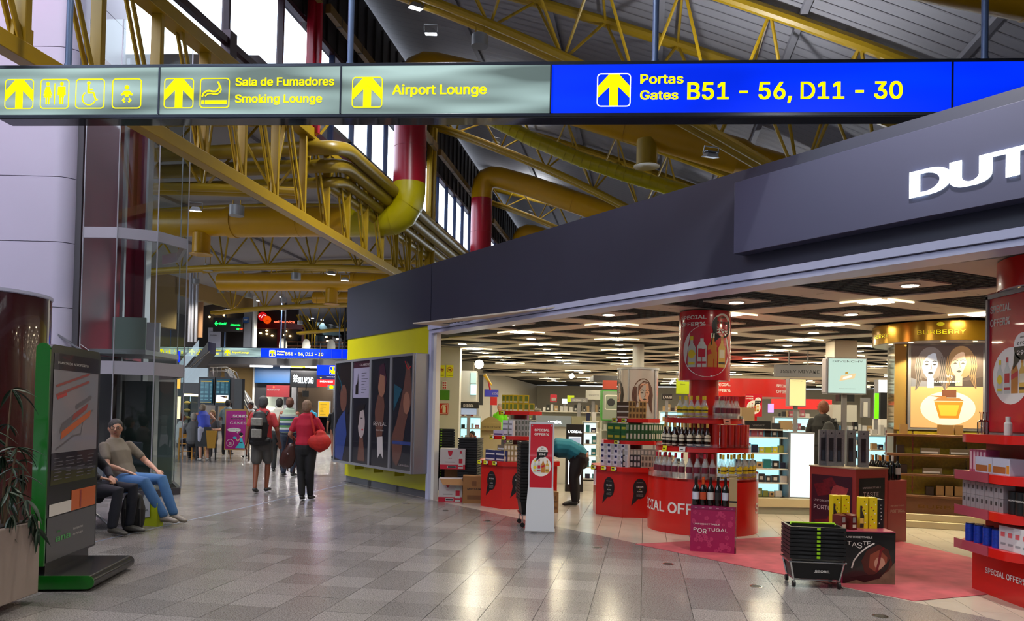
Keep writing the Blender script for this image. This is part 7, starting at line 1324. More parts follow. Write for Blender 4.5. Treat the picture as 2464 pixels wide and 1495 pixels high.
def shelfunit(name, label, px0, px1, Y, ztop, nsh, back_m, items, sky=True, wh=m_lwht, seed=1):
    random.seed(seed); a, b = Yd(px0, 1100, Y).x, Yd(px1, 1100, Y).x; t = thing(name, label, 'shop shelf', ((a+b)/2, Y, 0)); mb = MB(); mb.b2(a, b, Y+.3, Y+.4, 0, ztop, wh); part(t, 'back', mb); mb = MB(); mb.b2(a+.03, b-.03, Y+.285, Y+.3, .25, ztop-.05, back_m); part(t, 'lit_back', mb)
    mb = MB(); mb.b2(a, b, Y, Y+.4, 0, .2, wh); part(t, 'plinth', mb); dz = (ztop-.25)/nsh
    for k in range(nsh+1): mb = MB(); mb.b2(a, b, Y, Y+.3, .23+k*dz, .25+k*dz, wh); part(t, 'shelf', mb)
    for k in range(nsh+1):
        x = a+.05; j = 0; 
        while x < b-.08:
            c = random.choice(items); w = random.uniform(.05, .11); h = min(random.uniform(.08, .17), dz*.8) if k < nsh else random.uniform(.08, .2)
            w, h = round(w, 2), round(h, 2); pk = pack('%s product %d%d' % (c, int(w*100), int(h*100)), w, .08, h, colr[c], ((.2, .2, .8, .5, colr['white']),) if j % 2 else ()); o = put('product_box', pk, (x+w/2, Y+.06, .251+k*dz), 0, 'small %s cosmetic box on the %s' % (c, label), 'box', None or ('%s boxes on the ' % c)+label); o['label'] = 'small %s cosmetic box on the %s' % (c, ' '.join(label.split()[:9])); x += w+random.uniform(.01, .06); j += 1
    random.seed(seed+50); return t
shelfunit('lit_shelf', 'white lit cosmetics shelf left of the right tobacco stand', 1404, 1440, 15.6, 1.42, 5, m_wlit, ['black', 'navy', 'white', 'teal'], seed=3)
shelfunit('perfume_shelf', 'perfume shelf behind the left tobacco stand', 1103, 1155, 19, 1.45, 4, m_cyan, ['red', 'rose', 'white', 'black'], seed=4)
shelfunit('watch_shelf', 'watch and jewellery shelf in the middle of the shop', 1300, 1450, 21, 1.62, 3, mat('grey shop back', '8a8c84', .5), ['charcoal', 'sand', 'white', 'olive', 'black', 'white'], seed=5)
shelfunit('perfume_shelf', 'perfume shelf under the mint cube sign', 1955, 2100, 15.5, 1.32, 4, m_cyan, ['white', 'sand', 'sky', 'black', 'charcoal'], seed=6)
shelfunit('perfume_shelf', 'perfume shelf right behind the round red kiosk', 1745, 1800, 17.8, 1.5, 4, mat('grey shop back', '8a8c84', .5), ['white', 'sand', 'navy', 'charcoal'], seed=7)
shelfunit('perfume_shelf', 'perfume shelf beside the gold column', 2095, 2190, 13.4, 1.3, 4, m_cyan, ['white', 'white', 'navy', 'charcoal', 'sand'], seed=8)
shelfunit('perfume_shelf', 'back shelf between gold column and red shelving', 2345, 2464, 15, 1.36, 4, m_cyan, ['white', 'sand', 'black'], seed=9)
shelfunit('perfume_shelf', 'back shelf left of the face column', 1448, 1500, 18.5, 1.5, 4, mat('grey shop back', '8a8c84', .5), ['white', 'sand', 'charcoal', 'olive'], seed=10)
shelfunit('perfume_shelf', 'far back shelf behind the face column', 1590, 1650, 22, 1.7, 5, m_cyan, ['white', 'charcoal', 'sand'], seed=12)
shelfunit('perfume_shelf', 'far shelf behind the yellow boxes', 1205, 1300, 24, 1.7, 4, mat('grey shop back', '8a8c84', .5), ['rose', 'sand', 'charcoal', 'olive', 'magenta'], seed=13)
shelfunit('perfume_shelf', 'far shelf behind the man with the backpack', 1870, 1960, 20, 1.6, 4, m_cyan, ['white', 'sand', 'rose', 'charcoal'], seed=14)
lightbox('far_poster', 'bright white lit poster wall left behind the gold column', 'light box', 2112, 915, 2178, 948, 19, .2, lit('white poster', 'ffffff', 1.3), hang=False); 
fp('black_unit', 'black perfume unit behind the lime light strip', 'shop shelf', (2118, 946, 2176, 1010, 18, .3, Bp), (2118, 1010, 2176, 1060, 17.9, .4, m_lwht)); lightbox('lime_strip', 'upright lime green light strip by the black perfume unit', 'light box', 2104, 945, 2115, 1010, 17.5, .05, mat('lime strip', '60f000', .4, emit=1.1), hang=False)
fp('armani_unit', 'white lit unit with black band reading MANI right of the gold column', 'light box', (2345, 918, 2416, 948, 17, .2, lit('white poster', 'ffffff', 1.3)), (2345, 952, 2416, 982, 17, .2, Bp), (2345, 984, 2416, 1014, 17, .2, lit('white poster', 'ffffff', 1.3)))
t = thing('armani_letters', 'lit ARMANI letters on the black band right of the gold column', 'sign', (Yd(2340, 973, 16.9).x, 16.98, Yd(2340, 973, 16.9).z)); mb = MB(); mb.text('ARMANI', -.1, 0, .13, -.0, m_led, width=.62); mb.build('lettering', t, smooth=False)
lightbox('lamb_sign', 'black LAMBERT fascia beside the round red kiosk', 'sign', 1593, 948, 1618, 962, 22, .1, Bp, Bp, (('LAMB', .1, .2, .6, .85, Wp),), hang=False)
lightbox('diesel_sign', 'black fascia reading DIESEL above a lit sunglasses poster', 'sign', 1103, 968, 1152, 982, 18.6, .3, Bp, Bp, (('DIESEL', .25, .2, .55, .5, Wp),), hang=False)
lightbox('sunglasses_poster', 'lit poster of two people in sunglasses under the black fascia', 'light box', 1108, 983, 1148, 998, 18.7, .1, lit('ice grey', 'a8b4c8', .8), hang=False)
t, w, h = lightbox('body_shop_unit', 'beige arched cosmetics unit reading THE BODY SHOP', 'shop shelf', 1157, 1018, 1206, 1036, 15.6, .4, mat('sand fascia', '9a8858', .5), mat('sand fascia', '9a8858', .5), (('THE BODY SHOP', .06, .3, .4, .9, pr['dark']),), hang=False); mb = MB(); mb.poly([(0, h), (w, h), (w*.8, h+.08), (w*.5, h+.13), (w*.2, h+.08)], 0, mat('sand fascia', '9a8858', .5)); mb.b2(.0, w, .1, .4, -1.1, 0, mat('sand cabinet', 'b0a484', .5)); mb.build('gable', t)
lightbox('watch_sign', 'grey Swatch watch sign, behind the tall green watch machine', 'sign', 1412, 940, 1446, 962, 20, .3, mat('pale sign', 'a8a8a4', .5), mat('pale sign', 'a8a8a4', .5), (('swatch', .15, .4, .3, .7, m_gry),), hang=False)
lightbox('design_sign', 'grey hanging panel with a double ring logo', 'sign', 1374, 958, 1414, 968, 19.5, .1, m_gry, m_gry, (('DESIGN  OO', .1, .25, .55, .8, Wp),), hang=False)
t, w, h = lightbox('watch_machine', 'tall green and grey watch machine left of the face column', 'vending machine', 1448, 940, 1492, 1012, 17.6, .4, mat('machine grey', '7c8478', .4), mat('machine green', '2c8a24', .4), hang=False); mb = MB(); mb.rring(w*.15, h*.35, w*.9, h*.85, .02, .05, -.004, m_lwht); mb.ell(w*.5, h*.6, w*.22, w*.22, -.004, m_dgr, 20); mb.build('dial', t, smooth=False)
fp('red_board', 'red board on top of the green watch machine', 'board', (1451, 916, 1485, 936, 18, .1, mat('brick board', '9c3020', .5))); fp('round_ceiling_drum', 'dark round drum under the ceiling left of the face column', 'ceiling fixture', (1428, 905, 1490, 917, 20, 1.0, m_dgr))
lightbox('lime_hanger', 'lime hanging card with a speech bubble left of the round kiosk', 'sign', 1627, 912, 1660, 948, 13.5, .02, mat('lime card', 'a8c010', .4, emit=.15), mat('lime card', 'a8c010', .4), (('Save', .3, .6, .1, .35, Bp),))
lightbox('kids_sign', 'purple blue KIDS sign behind the yellow boxes', 'sign', 1165, 938, 1200, 955, 26, .2, lit('violet sign', '3c3ca0', .6), txt=(('KIDS', .55, .3, .4, .4, Wp),), hang=False); fp('red_toy_stand', 'bright red toy stand behind the green shirted man', 'shop stand', (1180, 956, 1196, 975, 24, .4, R_))
fp('lime_card', 'lime card on the far watch counter', 'sign', (1365, 952, 1382, 967, 22, .05, mat('lime card', 'a8c010', .4, emit=.15))); lightbox('white_screen', 'white glowing screen on the far counter', 'screen', 1352, 960, 1366, 972, 24, .1, m_wlit, hang=False); fp('small_red_poster', 'small red and blue poster at the far shop wall', 'poster', (1324, 950, 1340, 968, 26, .05, pr['red']), (1327, 958, 1338, 965, 25.98, .05, pr['grey']))
fp('violet_lamp', 'small glowing violet and orange cube right of the red poster', 'light box', (1851, 972, 1862, 993, 18, .1, lit('violet cube', 'c8a0ff', 1.2)))
fp('monochrome_poster', 'grey monochrome poster left of the lime light strip', 'poster', (2072, 958, 2094, 1005, 17, .05, m_gry), (2078, 968, 2088, 1003, 16.98, .02, m_lwht)); fp('white_drawer_unit', 'white drawer unit under the mint cube sign', 'cabinet', (2003, 975, 2062, 1015, 16, .4, m_wht), (2020, 950, 2056, 966, 16.2, .2, Bp))
fp('far_red_band', 'long red lit band on the far shop fascia behind the man with the backpack', 'shop fascia', (1860, 962, 2002, 984, 30, .2, mat('lit red band', 'c02020', .4, emit=.5)))
# pilaster with notices
t = thing('pilaster', 'white shop pilaster carrying safety notices beside the entrance', 'pillar', (Yd(1080, 1100, 17.3).x, 17.3, 0)); a, b = Yd(1050, 1000, 17.3).x, Yd(1104, 1000, 17.3).x; mb = MB(); mb.b2(a, b, 17.3, 17.9, 0, 3.0, m_wht); part(t, 'shaft', mb)
def notice(px0, py0, px1, py1, m, nm, fn=None):
    mb = MB(); p, q = Yd(px0, py1, 17.29), Yd(px1, py0, 17.29); mb.b2(p.x, q.x, 17.285, 17.3, p.z, q.z, m); w, h = q.x-p.x, q.z-p.z
    if fn: fn(mb, p.x, p.z, w, h)
    part(t, nm, mb, smooth=False)
def prohib(mb, x, z, w, h): mb.ell(x+w/2, z+h*.62, w*.38, w*.38, 17.283, pr['red'], 20); mb.ell(x+w/2, z+h*.62, w*.3, w*.3, 17.282, Yp, 20); mb.quad(x+w*.32, z+h*.55, x+w*.68, z+h*.68, 17.281, Bp); mb.line([(x+w*.27, z+h*.78), (x+w*.73, z+h*.46)], w*.07, 17.280, pr['red']); mb.text('PROIBIDO', x+w*.1, z+h*.12, h*.1, 17.283, Bp, width=w*.8)
def exting(mb, x, z, w, h): mb.rring(x+w*.05, z+h*.05, x+w*.95, z+h*.95, w*.03, .01, 17.283, Wp); mb.quad(x+w*.42, z+h*.15, x+w*.75, z+h*.7, 17.282, pr['cream']); mb.quad(x+w*.5, z+h*.7, x+w*.66, z+h*.8, 17.282, pr['cream']); mb.line([(x+w*.8, z+h*.85), (x+w*.4, z+h*.82), (x+w*.25, z+h*.45)], w*.07, 17.282, pr['cream'])
notice(1058, 879, 1070, 908, Yp, 'no_smoking_notice', prohib); notice(1073, 879, 1091, 908, Yp, 'no_photo_notice', prohib); notice(1064, 918, 1075, 937, Wp, 'red_table_notice', lambda mb, x, z, w, h: [mb.quad(x+w*(.1+.45*i), z+h*(.1+.3*j), x+w*(.45+.45*i), z+h*(.3+.3*j), 17.282, pr['red']) for i in range(2) for j in range(3)])
notice(1056, 940, 1082, 962, mat('green notice', '3f7c1c', .4), 'green_notice'); notice(1055, 971, 1079, 997, mat('fire red', 'b01c10', .4), 'extinguisher_notice', exting)
fp('lit_cabinet', 'white cabinet with lit glass door behind the pilaster', 'cabinet', (1103, 893, 1147, 965, 19.5, .5, m_wht), (1132, 897, 1146, 922, 19.45, .05, mint), (1132, 926, 1146, 950, 19.45, .05, m_cyan), (1103, 870, 1140, 892, 20, .3, mat('taupe box', '5c5444', .6)))
fp('banner_column', 'dark banner column with a parrot mobile behind the lit cabinet', 'banner', (1152, 902, 1163, 975, 22, .3, m_dgr)); mb = MB(); a = Yd(1166, 902, 21.9); b = Yd(1184, 928, 21.9); c = Yd(1175, 916, 21.9); mb.tube([a, c, b], .05, mat('mobile yellow', 'c8a020', .5), 8, r1=.02); mb.tube([c, Yd(1180, 940, 21.9)], .03, pr['red'], 6); solo('parrot_mobile', mb, 'colourful parrot shaped mobile under the shop ceiling', 'mobile')
mb = MB(); mb.sph(Yd(1153, 877, 19), (.11, .11, .11), m_spot, 16, 10); solo('globe_lamp', mb, 'round white globe lamp right of the taupe box', 'lamp')
mb = MB(); mb.tube([Yd(1371, 908, 22), Yd(1380, 903, 22)], .06, m_spot, 8); solo('tilted_spot', mb, 'tilted bright spotlight under the ceiling in the middle of the shop', 'ceiling light')

for a in (-.5, .5): l = bpy.data.lights.new('ring_spot', 'SPOT'); l.energy = 120; l.color = (1, .85, .5); l.spot_size = 1.9; l.shadow_soft_size = .05; o = bpy.data.objects.new('ring_spot', l); COL.objects.link(o); o.parent = gc; o.location = (a*.7, -.80, 2.70); o.rotation_euler = (.12, 0, 0)
# ================================================================ PEOPLE
def blob(name, lofts, voxel, m, smooth=4, parent=None, label=None):
    """join rounded tapering forms into one continuous surface"""
    mb = MB()
    for L_ in lofts:
        if L_[0] == 'e': mb.sph(L_[1], L_[2], m, 14, 10); continue
        _, pts, side = L_                                    # pts: (point, radius across, radius front-back)
        P = [Vector(p[0]) for p in pts]; N = len(P); n = 14; vs = []
        d0 = (P[1]-P[0]).normalized(); d1 = (P[-1]-P[-2]).normalized()
        rows_ = [(P[0]-d0*pts[0][1]*.9, .15)]+[(P[0]-d0*pts[0][1]*.5, .8)]+[(p, 1) for p in P]+[(P[-1]+d1*pts[-1][1]*.5, .8), (P[-1]+d1*pts[-1][1]*.9, .15)]
        idx = [0, 0]+list(range(N))+[N-1, N-1]
        for (c, k), i in zip(rows_, idx):
            t = (P[min(i+1, N-1)]-P[max(i-1, 0)]).normalized(); s_ = Vector(side); s_ = (s_-t*s_.dot(t)); s_ = s_.normalized() if s_.length > 1e-3 else t.orthogonal().normalized(); b = t.cross(s_)
            for q in range(n): a = 2*math.pi*q/n; vs.append(c+k*(s_*pts[i][1]*math.cos(a)+b*pts[i][2]*math.sin(a)))
        R_n = len(rows_); fs = [(j*n+q, j*n+(q+1) % n, (j+1)*n+(q+1) % n, (j+1)*n+q) for j in range(R_n-1) for q in range(n)]+[tuple(range(n-1, -1, -1)), tuple((R_n-1)*n+q for q in range(n))]
        mb.add(vs, fs, m)
    ob = bpy.data.objects.new('tmp', mb.mesh('tmp'))
    r = ob.modifiers.new('r', 'REMESH'); r.mode = 'VOXEL'; r.voxel_size = voxel; r.use_smooth_shade = True
    s_ = ob.modifiers.new('s', 'SMOOTH'); s_.factor = .5; s_.iterations = smooth
    me = evaluated(ob)
    me.name = name; me.materials.clear(); me.materials.append(m)
    o = bpy.data.objects.new(name, me); COL.objects.link(o); o.parent = parent
    if label: o['label'] = label
    return o
V = Vector
def lp(a, b, t): return V(a).lerp(V(b), t)
STAND = dict(pelvis=(0, 0, .95), waist=(0, .01, 1.12), chest=(0, 0, 1.32), neck=(0, -.01, 1.47), head=(0, .015, 1.625), sh=[(-.17, 0, 1.40), (.17, 0, 1.40)], el=[(-.24, -.03, 1.13), (.24, -.03, 1.13)], wr=[(-.25, .07, .88), (.25, .07, .88)], hip=[(-.09, 0, .92), (.09, 0, .92)], kn=[(-.10, .03, .50), (.10, .03, .50)], an=[(-.10, -.02, .08), (.10, -.02, .08)], toe=[(-.12, .16, .03), (.12, .16, .03)])
m_skin = mat('skin', '9c6850', .5); m_skl = mat('pale skin', 'b08068', .5); m_skd = mat('tanned skin', '7c4630', .5); m_eye = mat('eye dark', '140c0a', .3); m_lip = mat('lip', '7c3a34', .5)
def person(label, loc, rz=0, pose={}, H_=1.75, voxel=.014, skin=None, hair='3a2c22', top='808080', bottom='202024', shoes='1a1a1c', sleeve='short', lower='trousers', girth=1., hairlen=0, headyaw=0, group=None, glasses=False, soles=None):
    skin = skin or m_skin; J = dict(STAND); J.update(pose); t = thing('person', label, 'person', loc, rz, group); k = H_/1.75; G_ = girth
    J = {a: ([V(p)*k for p in b] if isinstance(b, list) else V(b)*k) for a, b in J.items()}
    hc = J['head']; hd = (hc-J['neck']).normalized(); X = (1, 0, 0)
    sd = (J['sh'][1]-J['sh'][0]).normalized()
    body = [('l', [(J['pelvis'], .15*G_*k, .105*G_*k), (J['waist'], .125*G_*k, .095*G_*k), (J['chest'], .155*G_*k, .105*G_*k), (lp(J['chest'], J['neck'], .65), .13*k, .08*k)], sd), ('l', [(J['neck'], .055*k, .055*k), (lp(J['neck'], hc, .5), .05*k, .052*k)], sd), ('e', hc, (.073*k, .090*k, .108*k)), ('e', hc+V((0, .02, -.05))*k, (.05*k, .06*k, .06*k))]
    hands = []
    for s in (0, 1):
        sg = -1 if s == 0 else 1; sh, el, wr = J['sh'][s], J['el'][s], J['wr'][s]
        body.append(('l', [(sh, .052*k, .055*k), (lp(sh, el, .5), .045*k, .047*k), (el, .038*k, .038*k), (lp(el, wr, .35), .037*k, .036*k), (wr, .026*k, .022*k)], sd)); d = (wr-el).normalized(); side = d.cross(V((0, 0, 1))); side = side.normalized() if side.length > .2 else V((0, 1, 0))
        if abs(d.z) > .75: side = V((0, 1, 0))
        pm = wr+d*.05*k; body.append(('l', [(wr, .024*k, .018*k), (pm, .038*k, .016*k), (wr+d*.09*k, .036*k, .014*k)], side))
        inw = V((-sg, 0, 0)) if abs(d.z) > .75 else V((0, 0, -1))
        for f, (o_, ln) in enumerate(((-.03, .062), (-.01, .075), (.010, .07), (.029, .055))):
            b0 = wr+d*.085*k+side*o_*k; b1 = b0+d*ln*.55*k+inw*.008*k; b2 = b1+d*ln*.38*k+inw*.022*k; body.append(('l', [(b0, .0088*k, .0088*k), (b1, .0082*k, .0082*k), (b2, .0068*k, .0068*k)], side))
        th = wr+d*.03*k-side*.028*k; body.append(('l', [(th, .012*k, .012*k), (th+(d*.6-side*.7)*.035*k, .010*k, .010*k), (th+(d*.6-side*.7)*.04*k+d*.03*k+inw*.01*k, .008*k, .008*k)], side))
        hp, kn, an, to = J['hip'][s], J['kn'][s], J['an'][s], J['toe'][s]
        body.append(('l', [(hp, .082*G_*k, .085*G_*k), (lp(hp, kn, .5), .070*G_*k, .072*G_*k), (kn, .052*k, .054*k), (lp(kn, an, .35), .050*k, .054*k), (an, .034*k, .036*k)], sd)); body.append(('l', [(an+V((0, 0, -.03)), .034*k, .03*k), (lp(an, to, .6)+V((0, 0, -.015)), .036*k, .026*k), (to, .03*k, .018*k)], X))
    blob('body', body, voxel, skin, 3, t)
    mt = mat('cloth '+top, top, .8, noise=.06, scale=14, bump=.15); mt2 = mat('cloth '+bottom, bottom, .8, noise=.06, scale=14, bump=.15)
    e = .016*k; vx = max(voxel, .011)
    sh_ = [('l', [(lp(J['pelvis'], J['waist'], .22), .155*G_*k+e, .115*G_*k+e), (J['waist'], .135*G_*k+e, .105*G_*k+e), (J['chest'], .16*G_*k+e, .11*G_*k+e), (lp(J['chest'], J['neck'], .62), .135*k+e, .08*k+e)], sd), ('l', [(lp(J['chest'], J['neck'], .7), .07*k, .065*k), (lp(J['neck'], hc, .08), .058*k, .06*k)], sd)]
    for s in (0, 1):
        sh, el, wr = J['sh'][s], J['el'][s], J['wr'][s]
        if sleeve == 'short': sh_.append(('l', [(sh, .056*k+e*.25, .058*k+e*.25), (lp(sh, el, .68), .050*k+e*.4, .051*k+e*.4)], sd))
        elif sleeve == 'long': sh_.append(('l', [(sh, .062*k+e*.4, .066*k+e*.4), (el, .046*k+e*.5, .046*k+e*.5), (lp(el, wr, .9), .034*k+e*.4, .032*k+e*.4)], sd))
    blob('shirt', sh_, vx, mt, 3, t)
    lo = [('l', [(lp(J['pelvis'], J['waist'], .3), .158*G_*k+e*.5, .115*G_*k+e*.5), (lp(J['pelvis'], lp(J['hip'][0], J['hip'][1], .5), 1.0)-V((0, 0, .03)), .155*G_*k+e*.5, .115*G_*k+e*.5)], sd)]
    if lower == 'skirt': lo.append(('l', [(J['pelvis'], .16*G_*k+e*.5, .12*k), (lp(J['pelvis'], lp(J['kn'][0], J['kn'][1], .5), .9), .16*k, .13*k)], sd))
    else:
        for s in (0, 1):
            hp, kn, an = J['hip'][s], J['kn'][s], J['an'][s]
            if lower == 'shorts': lo.append(('l', [(hp, .092*G_*k+e*.4, .095*G_*k+e*.4), (lp(hp, kn, .82), .083*G_*k+e*.5, .085*G_*k+e*.5)], sd))
            else: lo.append(('l', [(hp, .09*G_*k+e*.4, .092*G_*k+e*.4), (lp(hp, kn, .5), .076*G_*k+e*.5, .078*G_*k+e*.5), (kn, .06*k*(G_+1)/2+e*.5, .062*k*(G_+1)/2+e*.5), (lp(kn, an, .5), .056*k*(G_+1)/2+e*.4, .058*k*(G_+1)/2+e*.4), (an+V((0, 0, .02)), .05*k+e*.3, .054*k+e*.3)], sd))
    blob({'skirt': 'skirt', 'shorts': 'shorts', 'trousers': 'trousers'}[lower], lo, vx, mt2, 3, t)
    ms = mat('shoe '+shoes, shoes, .5)
    for s in (0, 1):
        an, to = J['an'][s], J['toe'][s]; hl = an+(an-to).normalized()*.02
        blob('shoe', [('l', [(V((hl.x, hl.y, hl.z-.035)), .042*k, .04*k), (lp(hl, to, .5)+V((0, 0, -.012)), .045*k, .036*k), (to, .041*k, .026*k)], X)], .010, ms, 2, t)
    # head details turn with the head
    hy = headyaw; Rm = Matrix.Rotation(hy, 3, 'Z'); Hh = lambda a, b, c: hc+Rm @ (V((a, b, c))*k); mh = mat('hair '+hair, hair, .7, noise=.3, scale=60, bump=.6)
    hr = [('e', Hh(0, -.018, .034), (.086*k, .094*k, .096*k)), ('e', Hh(0, -.036, -.006), (.083*k, .078*k, .098*k))]
    if hairlen: hr.append(('l', [(Hh(0, -.045, 0), .078*k, .06*k), (Hh(0, -.06, -hairlen*.5), .085*k, .05*k), (Hh(0, -.06, -hairlen), .07*k, .035*k)], sd))
    blob('hair', hr, .010, mh, 2, t)
    mb = MB(); n0 = len(mb.v)
    for s in (-1, 1): mb.sph(Hh(s*.030, .083, .008), (.011*k, .008*k, .007*k), m_eye, 8, 6); mb.sph(Hh(s*.030, .085, .026), (.017*k, .006*k, .004*k), mh, 8, 4)
    mb.build('eyes', t); mb = MB(); mb.tube([Hh(0, .088, .012), Hh(0, .108, -.022), Hh(0, .09, -.03)], .009*k, skin, 8, r1=.013*k); mb.build('nose', t); mb = MB(); mb.sph(Hh(0, .088, -.055), (.024*k, .008*k, .007*k), m_lip, 10, 6); mb.build('mouth', t)
    for s in (-1, 1): mb = MB(); mb.sph(Hh(s*.076, -.004, -.004), (.012*k, .02*k, .03*k), skin, 8, 6); mb.build('ear', t)
    if glasses:
        mb = MB()
        for s in (-1, 1): c = [Hh(s*.032+.026*math.cos(a), .098, .006+.017*math.sin(a)) for a in [i*.6283 for i in range(11)]]; mb.tube(c, .0028*k, m_blk, 6); mb.tube([Hh(s*.056, .097, .01), Hh(s*.078, 0, .008)], .0025*k, m_blk, 6)
        mb.tube([Hh(-.008, .098, .01), Hh(.008, .098, .01)], .0028*k, m_blk, 6); mb.build('glasses', t)
    return t, J
def PG(px, py): p = G(px, py); return (p.x, p.y, 0)
# two seated travellers
SEAT = dict(pelvis=(0, .0, .535), waist=(0, -.09, .70), chest=(0, -.17, .88), neck=(0, -.22, 1.04), head=(0, -.21, 1.20), sh=[(-.19, -.19, .98), (.19, -.19, .98)], el=[(-.30, .02, .76), (.27, -.02, .74)], wr=[(-.24, .26, .665), (.13, .16, .66)], hip=[(-.09, .04, .53), (.09, .04, .53)], kn=[(-.13, .48, .56), (.13, .47, .54)], an=[(-.16, .66, .12), (.04, .70, .12)], toe=[(-.17, .84, .05), (.02, .88, .07)])
person('seated man in a taupe t-shirt, glasses and light jeans beside the glass lift', (-5.12, 10.25, 0), math.radians(-112), SEAT, 1.80, .0075, m_skl, '2c2826', '6a6054', '3f6a9c', '7c7468', 'short', 'trousers', 1.08, 0, math.radians(-42), glasses=True)
S2 = dict(SEAT, wr=[(-.06, .22, .68), (.10, .20, .69)], el=[(-.27, .0, .76), (.27, .0, .76)], an=[(-.12, .44, .10), (.13, .40, .10)], toe=[(-.13, .62, .04), (.14, .58, .04)])
person('seated traveller in dark clothes half hidden by the map totem', (-5.06, 9.30, 0), math.radians(-100), S2, 1.72, .008, m_skl, '4a4038', '14141c', '141826', '3a3836', 'long', 'trousers', 1.05, 0, 0)
def bagblob(name, label, cat, loc, rz, lofts, m, vx=.012, extra=None):
    t = thing(name, label, cat, loc, rz); blob('body', lofts, vx, m, 3, t)
    if extra: extra(t)
    return t
m_bag = mat('black nylon', '0e0e12', .6, noise=.2, scale=20)
def straps(t):
    for x in (-.08, .08): mb = MB(); mb.tube([(x, -.1, .42), (x, -.18, .3), (x, -.1, .08)], .015, m_bag, 8); mb.build('strap', t)
    mb = MB(); mb.tube([(-.04, 0, .46), (0, 0, .51), (.04, 0, .46)], .01, m_bag, 8); mb.build('grab_handle', t)
bagblob('backpack', 'black backpack standing on the floor before the dark dressed seated traveller', 'backpack', (-4.62, 9.45, 0), .4, [('l', [((0, 0, .09), .13, .09), ((0, 0, .28), .14, .10), ((0, 0, .40), .11, .08)], (1, 0, 0)), ('l', [((0, .09, .1), .10, .05), ((0, .09, .22), .10, .05)], (1, 0, 0))], m_bag, extra=straps)
t = thing('carrier_bag', 'lime and white carrier bag between the two seated travellers', 'bag', (-4.62, 9.95, 0), -.3); mb = MB(); m_lb = mat('lime carrier bag', '9aa808', .4); mb.box((0, 0, .15), (.26, .12, .30), m_lb, top=(.22, .07)); mb.build('body', t); mb = MB(); mb.add([(-.13, -.062, .1), (.02, -.062, .12), (.0, -.045, .36), (-.10, -.04, .40)], [(0, 1, 2, 3)], mat('white bag print', 'b0b4b8', .4)); mb.text('NICE', -.1, .2, .03, -.062, Bp, width=.09); mb.build('print', t, smooth=False)
mb = MB(); mb.tube([(-.05, 0, .30), (-.04, 0, .40), (.04, 0, .40), (.05, 0, .30)], .006, m_lb, 6); mb.build('handle', t)
# two walkers
WALK = dict(hip=[(-.09, 0, .92), (.09, 0, .92)], kn=[(-.09, -.02, .50), (.07, .15, .52)], an=[(-.07, -.16, .10), (.06, .12, .08)], toe=[(-.08, .0, .03), (.07, .30, .04)], wr=[(-.26, -.10, .90), (.25, .2, .92)], el=[(-.25, -.06, 1.13), (.26, .0, 1.13)])
pb, J = person('man in a coral polo and grey shorts carrying a black and silver backpack', PG(628, 1186), .05, WALK, 1.77, .010, m_skd, '4a4a4a', 'b8383c', '4c4a48', '1c1c1e', 'short', 'shorts', 1.05)
def pockets(t):
    for z0, z1, w in ((.30, .44, .1), (.08, .24, .09)): mb = MB(); mb.box((0, -.165, (z0+z1)/2), (w*2, .05, z1-z0), mat('silver pocket', '7c7a72', .5, noise=.2, scale=30)); mb.build('pocket', t, bev=.015)
    for x in (-.11, .11): mb = MB(); mb.tube([(x, .06, .12), (x*1.15, .10, .3), (x, .33, .42), (x, .30, .50), (x, .12, .55), (x, .02, .48)], .020, m_bag, 8); mb.build('strap', t)
    for x in (-.16, .2): mb = MB(); mb.beam((x, .0, .1), (x*1.1, -.02, -.35), .03, .008, m_bag); mb.build('loose_strap', t)
p = PG(628, 1186); bagblob('backpack', 'black and silver backpack on the back of the man in the coral polo', 'backpack', (p[0], p[1]-.20, .93), .05, [('l', [((0, 0, .1), .15, .10), ((0, 0, .35), .155, .11), ((0, .02, .47), .12, .07)], (1, 0, 0)), ('l', [((-.1, .05, .0), .1, .08), ((.12, .08, .02), .12, .08)], (0, 1, 0))], m_bag, extra=pockets)
W2 = dict(STAND, el=[(-.27, -.06, 1.14), (.32, .0, 1.14)], wr=[(-.20, .12, 1.02), (.24, .18, 1.0)], kn=[(-.08, .03, .5), (.08, .0, .5)], an=[(-.04, -.04, .09), (.07, .10, .08)], toe=[(-.06, .12, .03), (.09, .26, .03)])
p = PG(733, 1205); person('woman in a crimson short sleeved top and black trousers walking away', p, .03, W2, 1.70, .010, m_skin, '7c6450', 'a80f30', '101014', '121214', 'short', 'trousers', 1.12)
m_rb = mat('red bag fabric', 'b01c14', .7, noise=.15, scale=18, bump=.4)
def rstrap(t): mb = MB(); mb.tube([(-.08, -.05, .26), (-.14, -.06, .5), (-.16, .0, .6), (-.12, .12, .55), (.0, .1, .3)], .018, m_rb, 8); mb.build('strap', t)
bagblob('shoulder_bag', 'big red slouchy shoulder bag on the right arm of the woman in crimson', 'bag', (p[0]+.27, p[1]-.14, .88), .1, [('l', [((-.1, 0, .12), .12, .10), ((.06, 0, .12), .14, .11)], (0, 0, 1)), ('l', [((0, 0, .1), .17, .10), ((0, 0, .24), .10, .06)], (1, 0, 0))], m_rb, extra=rstrap)
m_bb = mat('brown leather', '3a1c14', .3, noise=.15, scale=15)
def bstrap(t): mb = MB(); mb.tube([(-.06, 0, .34), (-.03, .02, .55), (.05, .02, .55), (.07, 0, .34)], .011, m_bb, 8); mb.build('handle', t); mb = MB(); mb.tube([(-.04, 0, .06), (-.02, 0, -.06), (.06, 0, -.1), (.12, 0, .04)], .012, m_bb, 8); mb.build('strap', t); mb = MB(); mb.sph((.0, -.08, .22), .014, m_chr, 8, 6); mb.build('buckle', t)
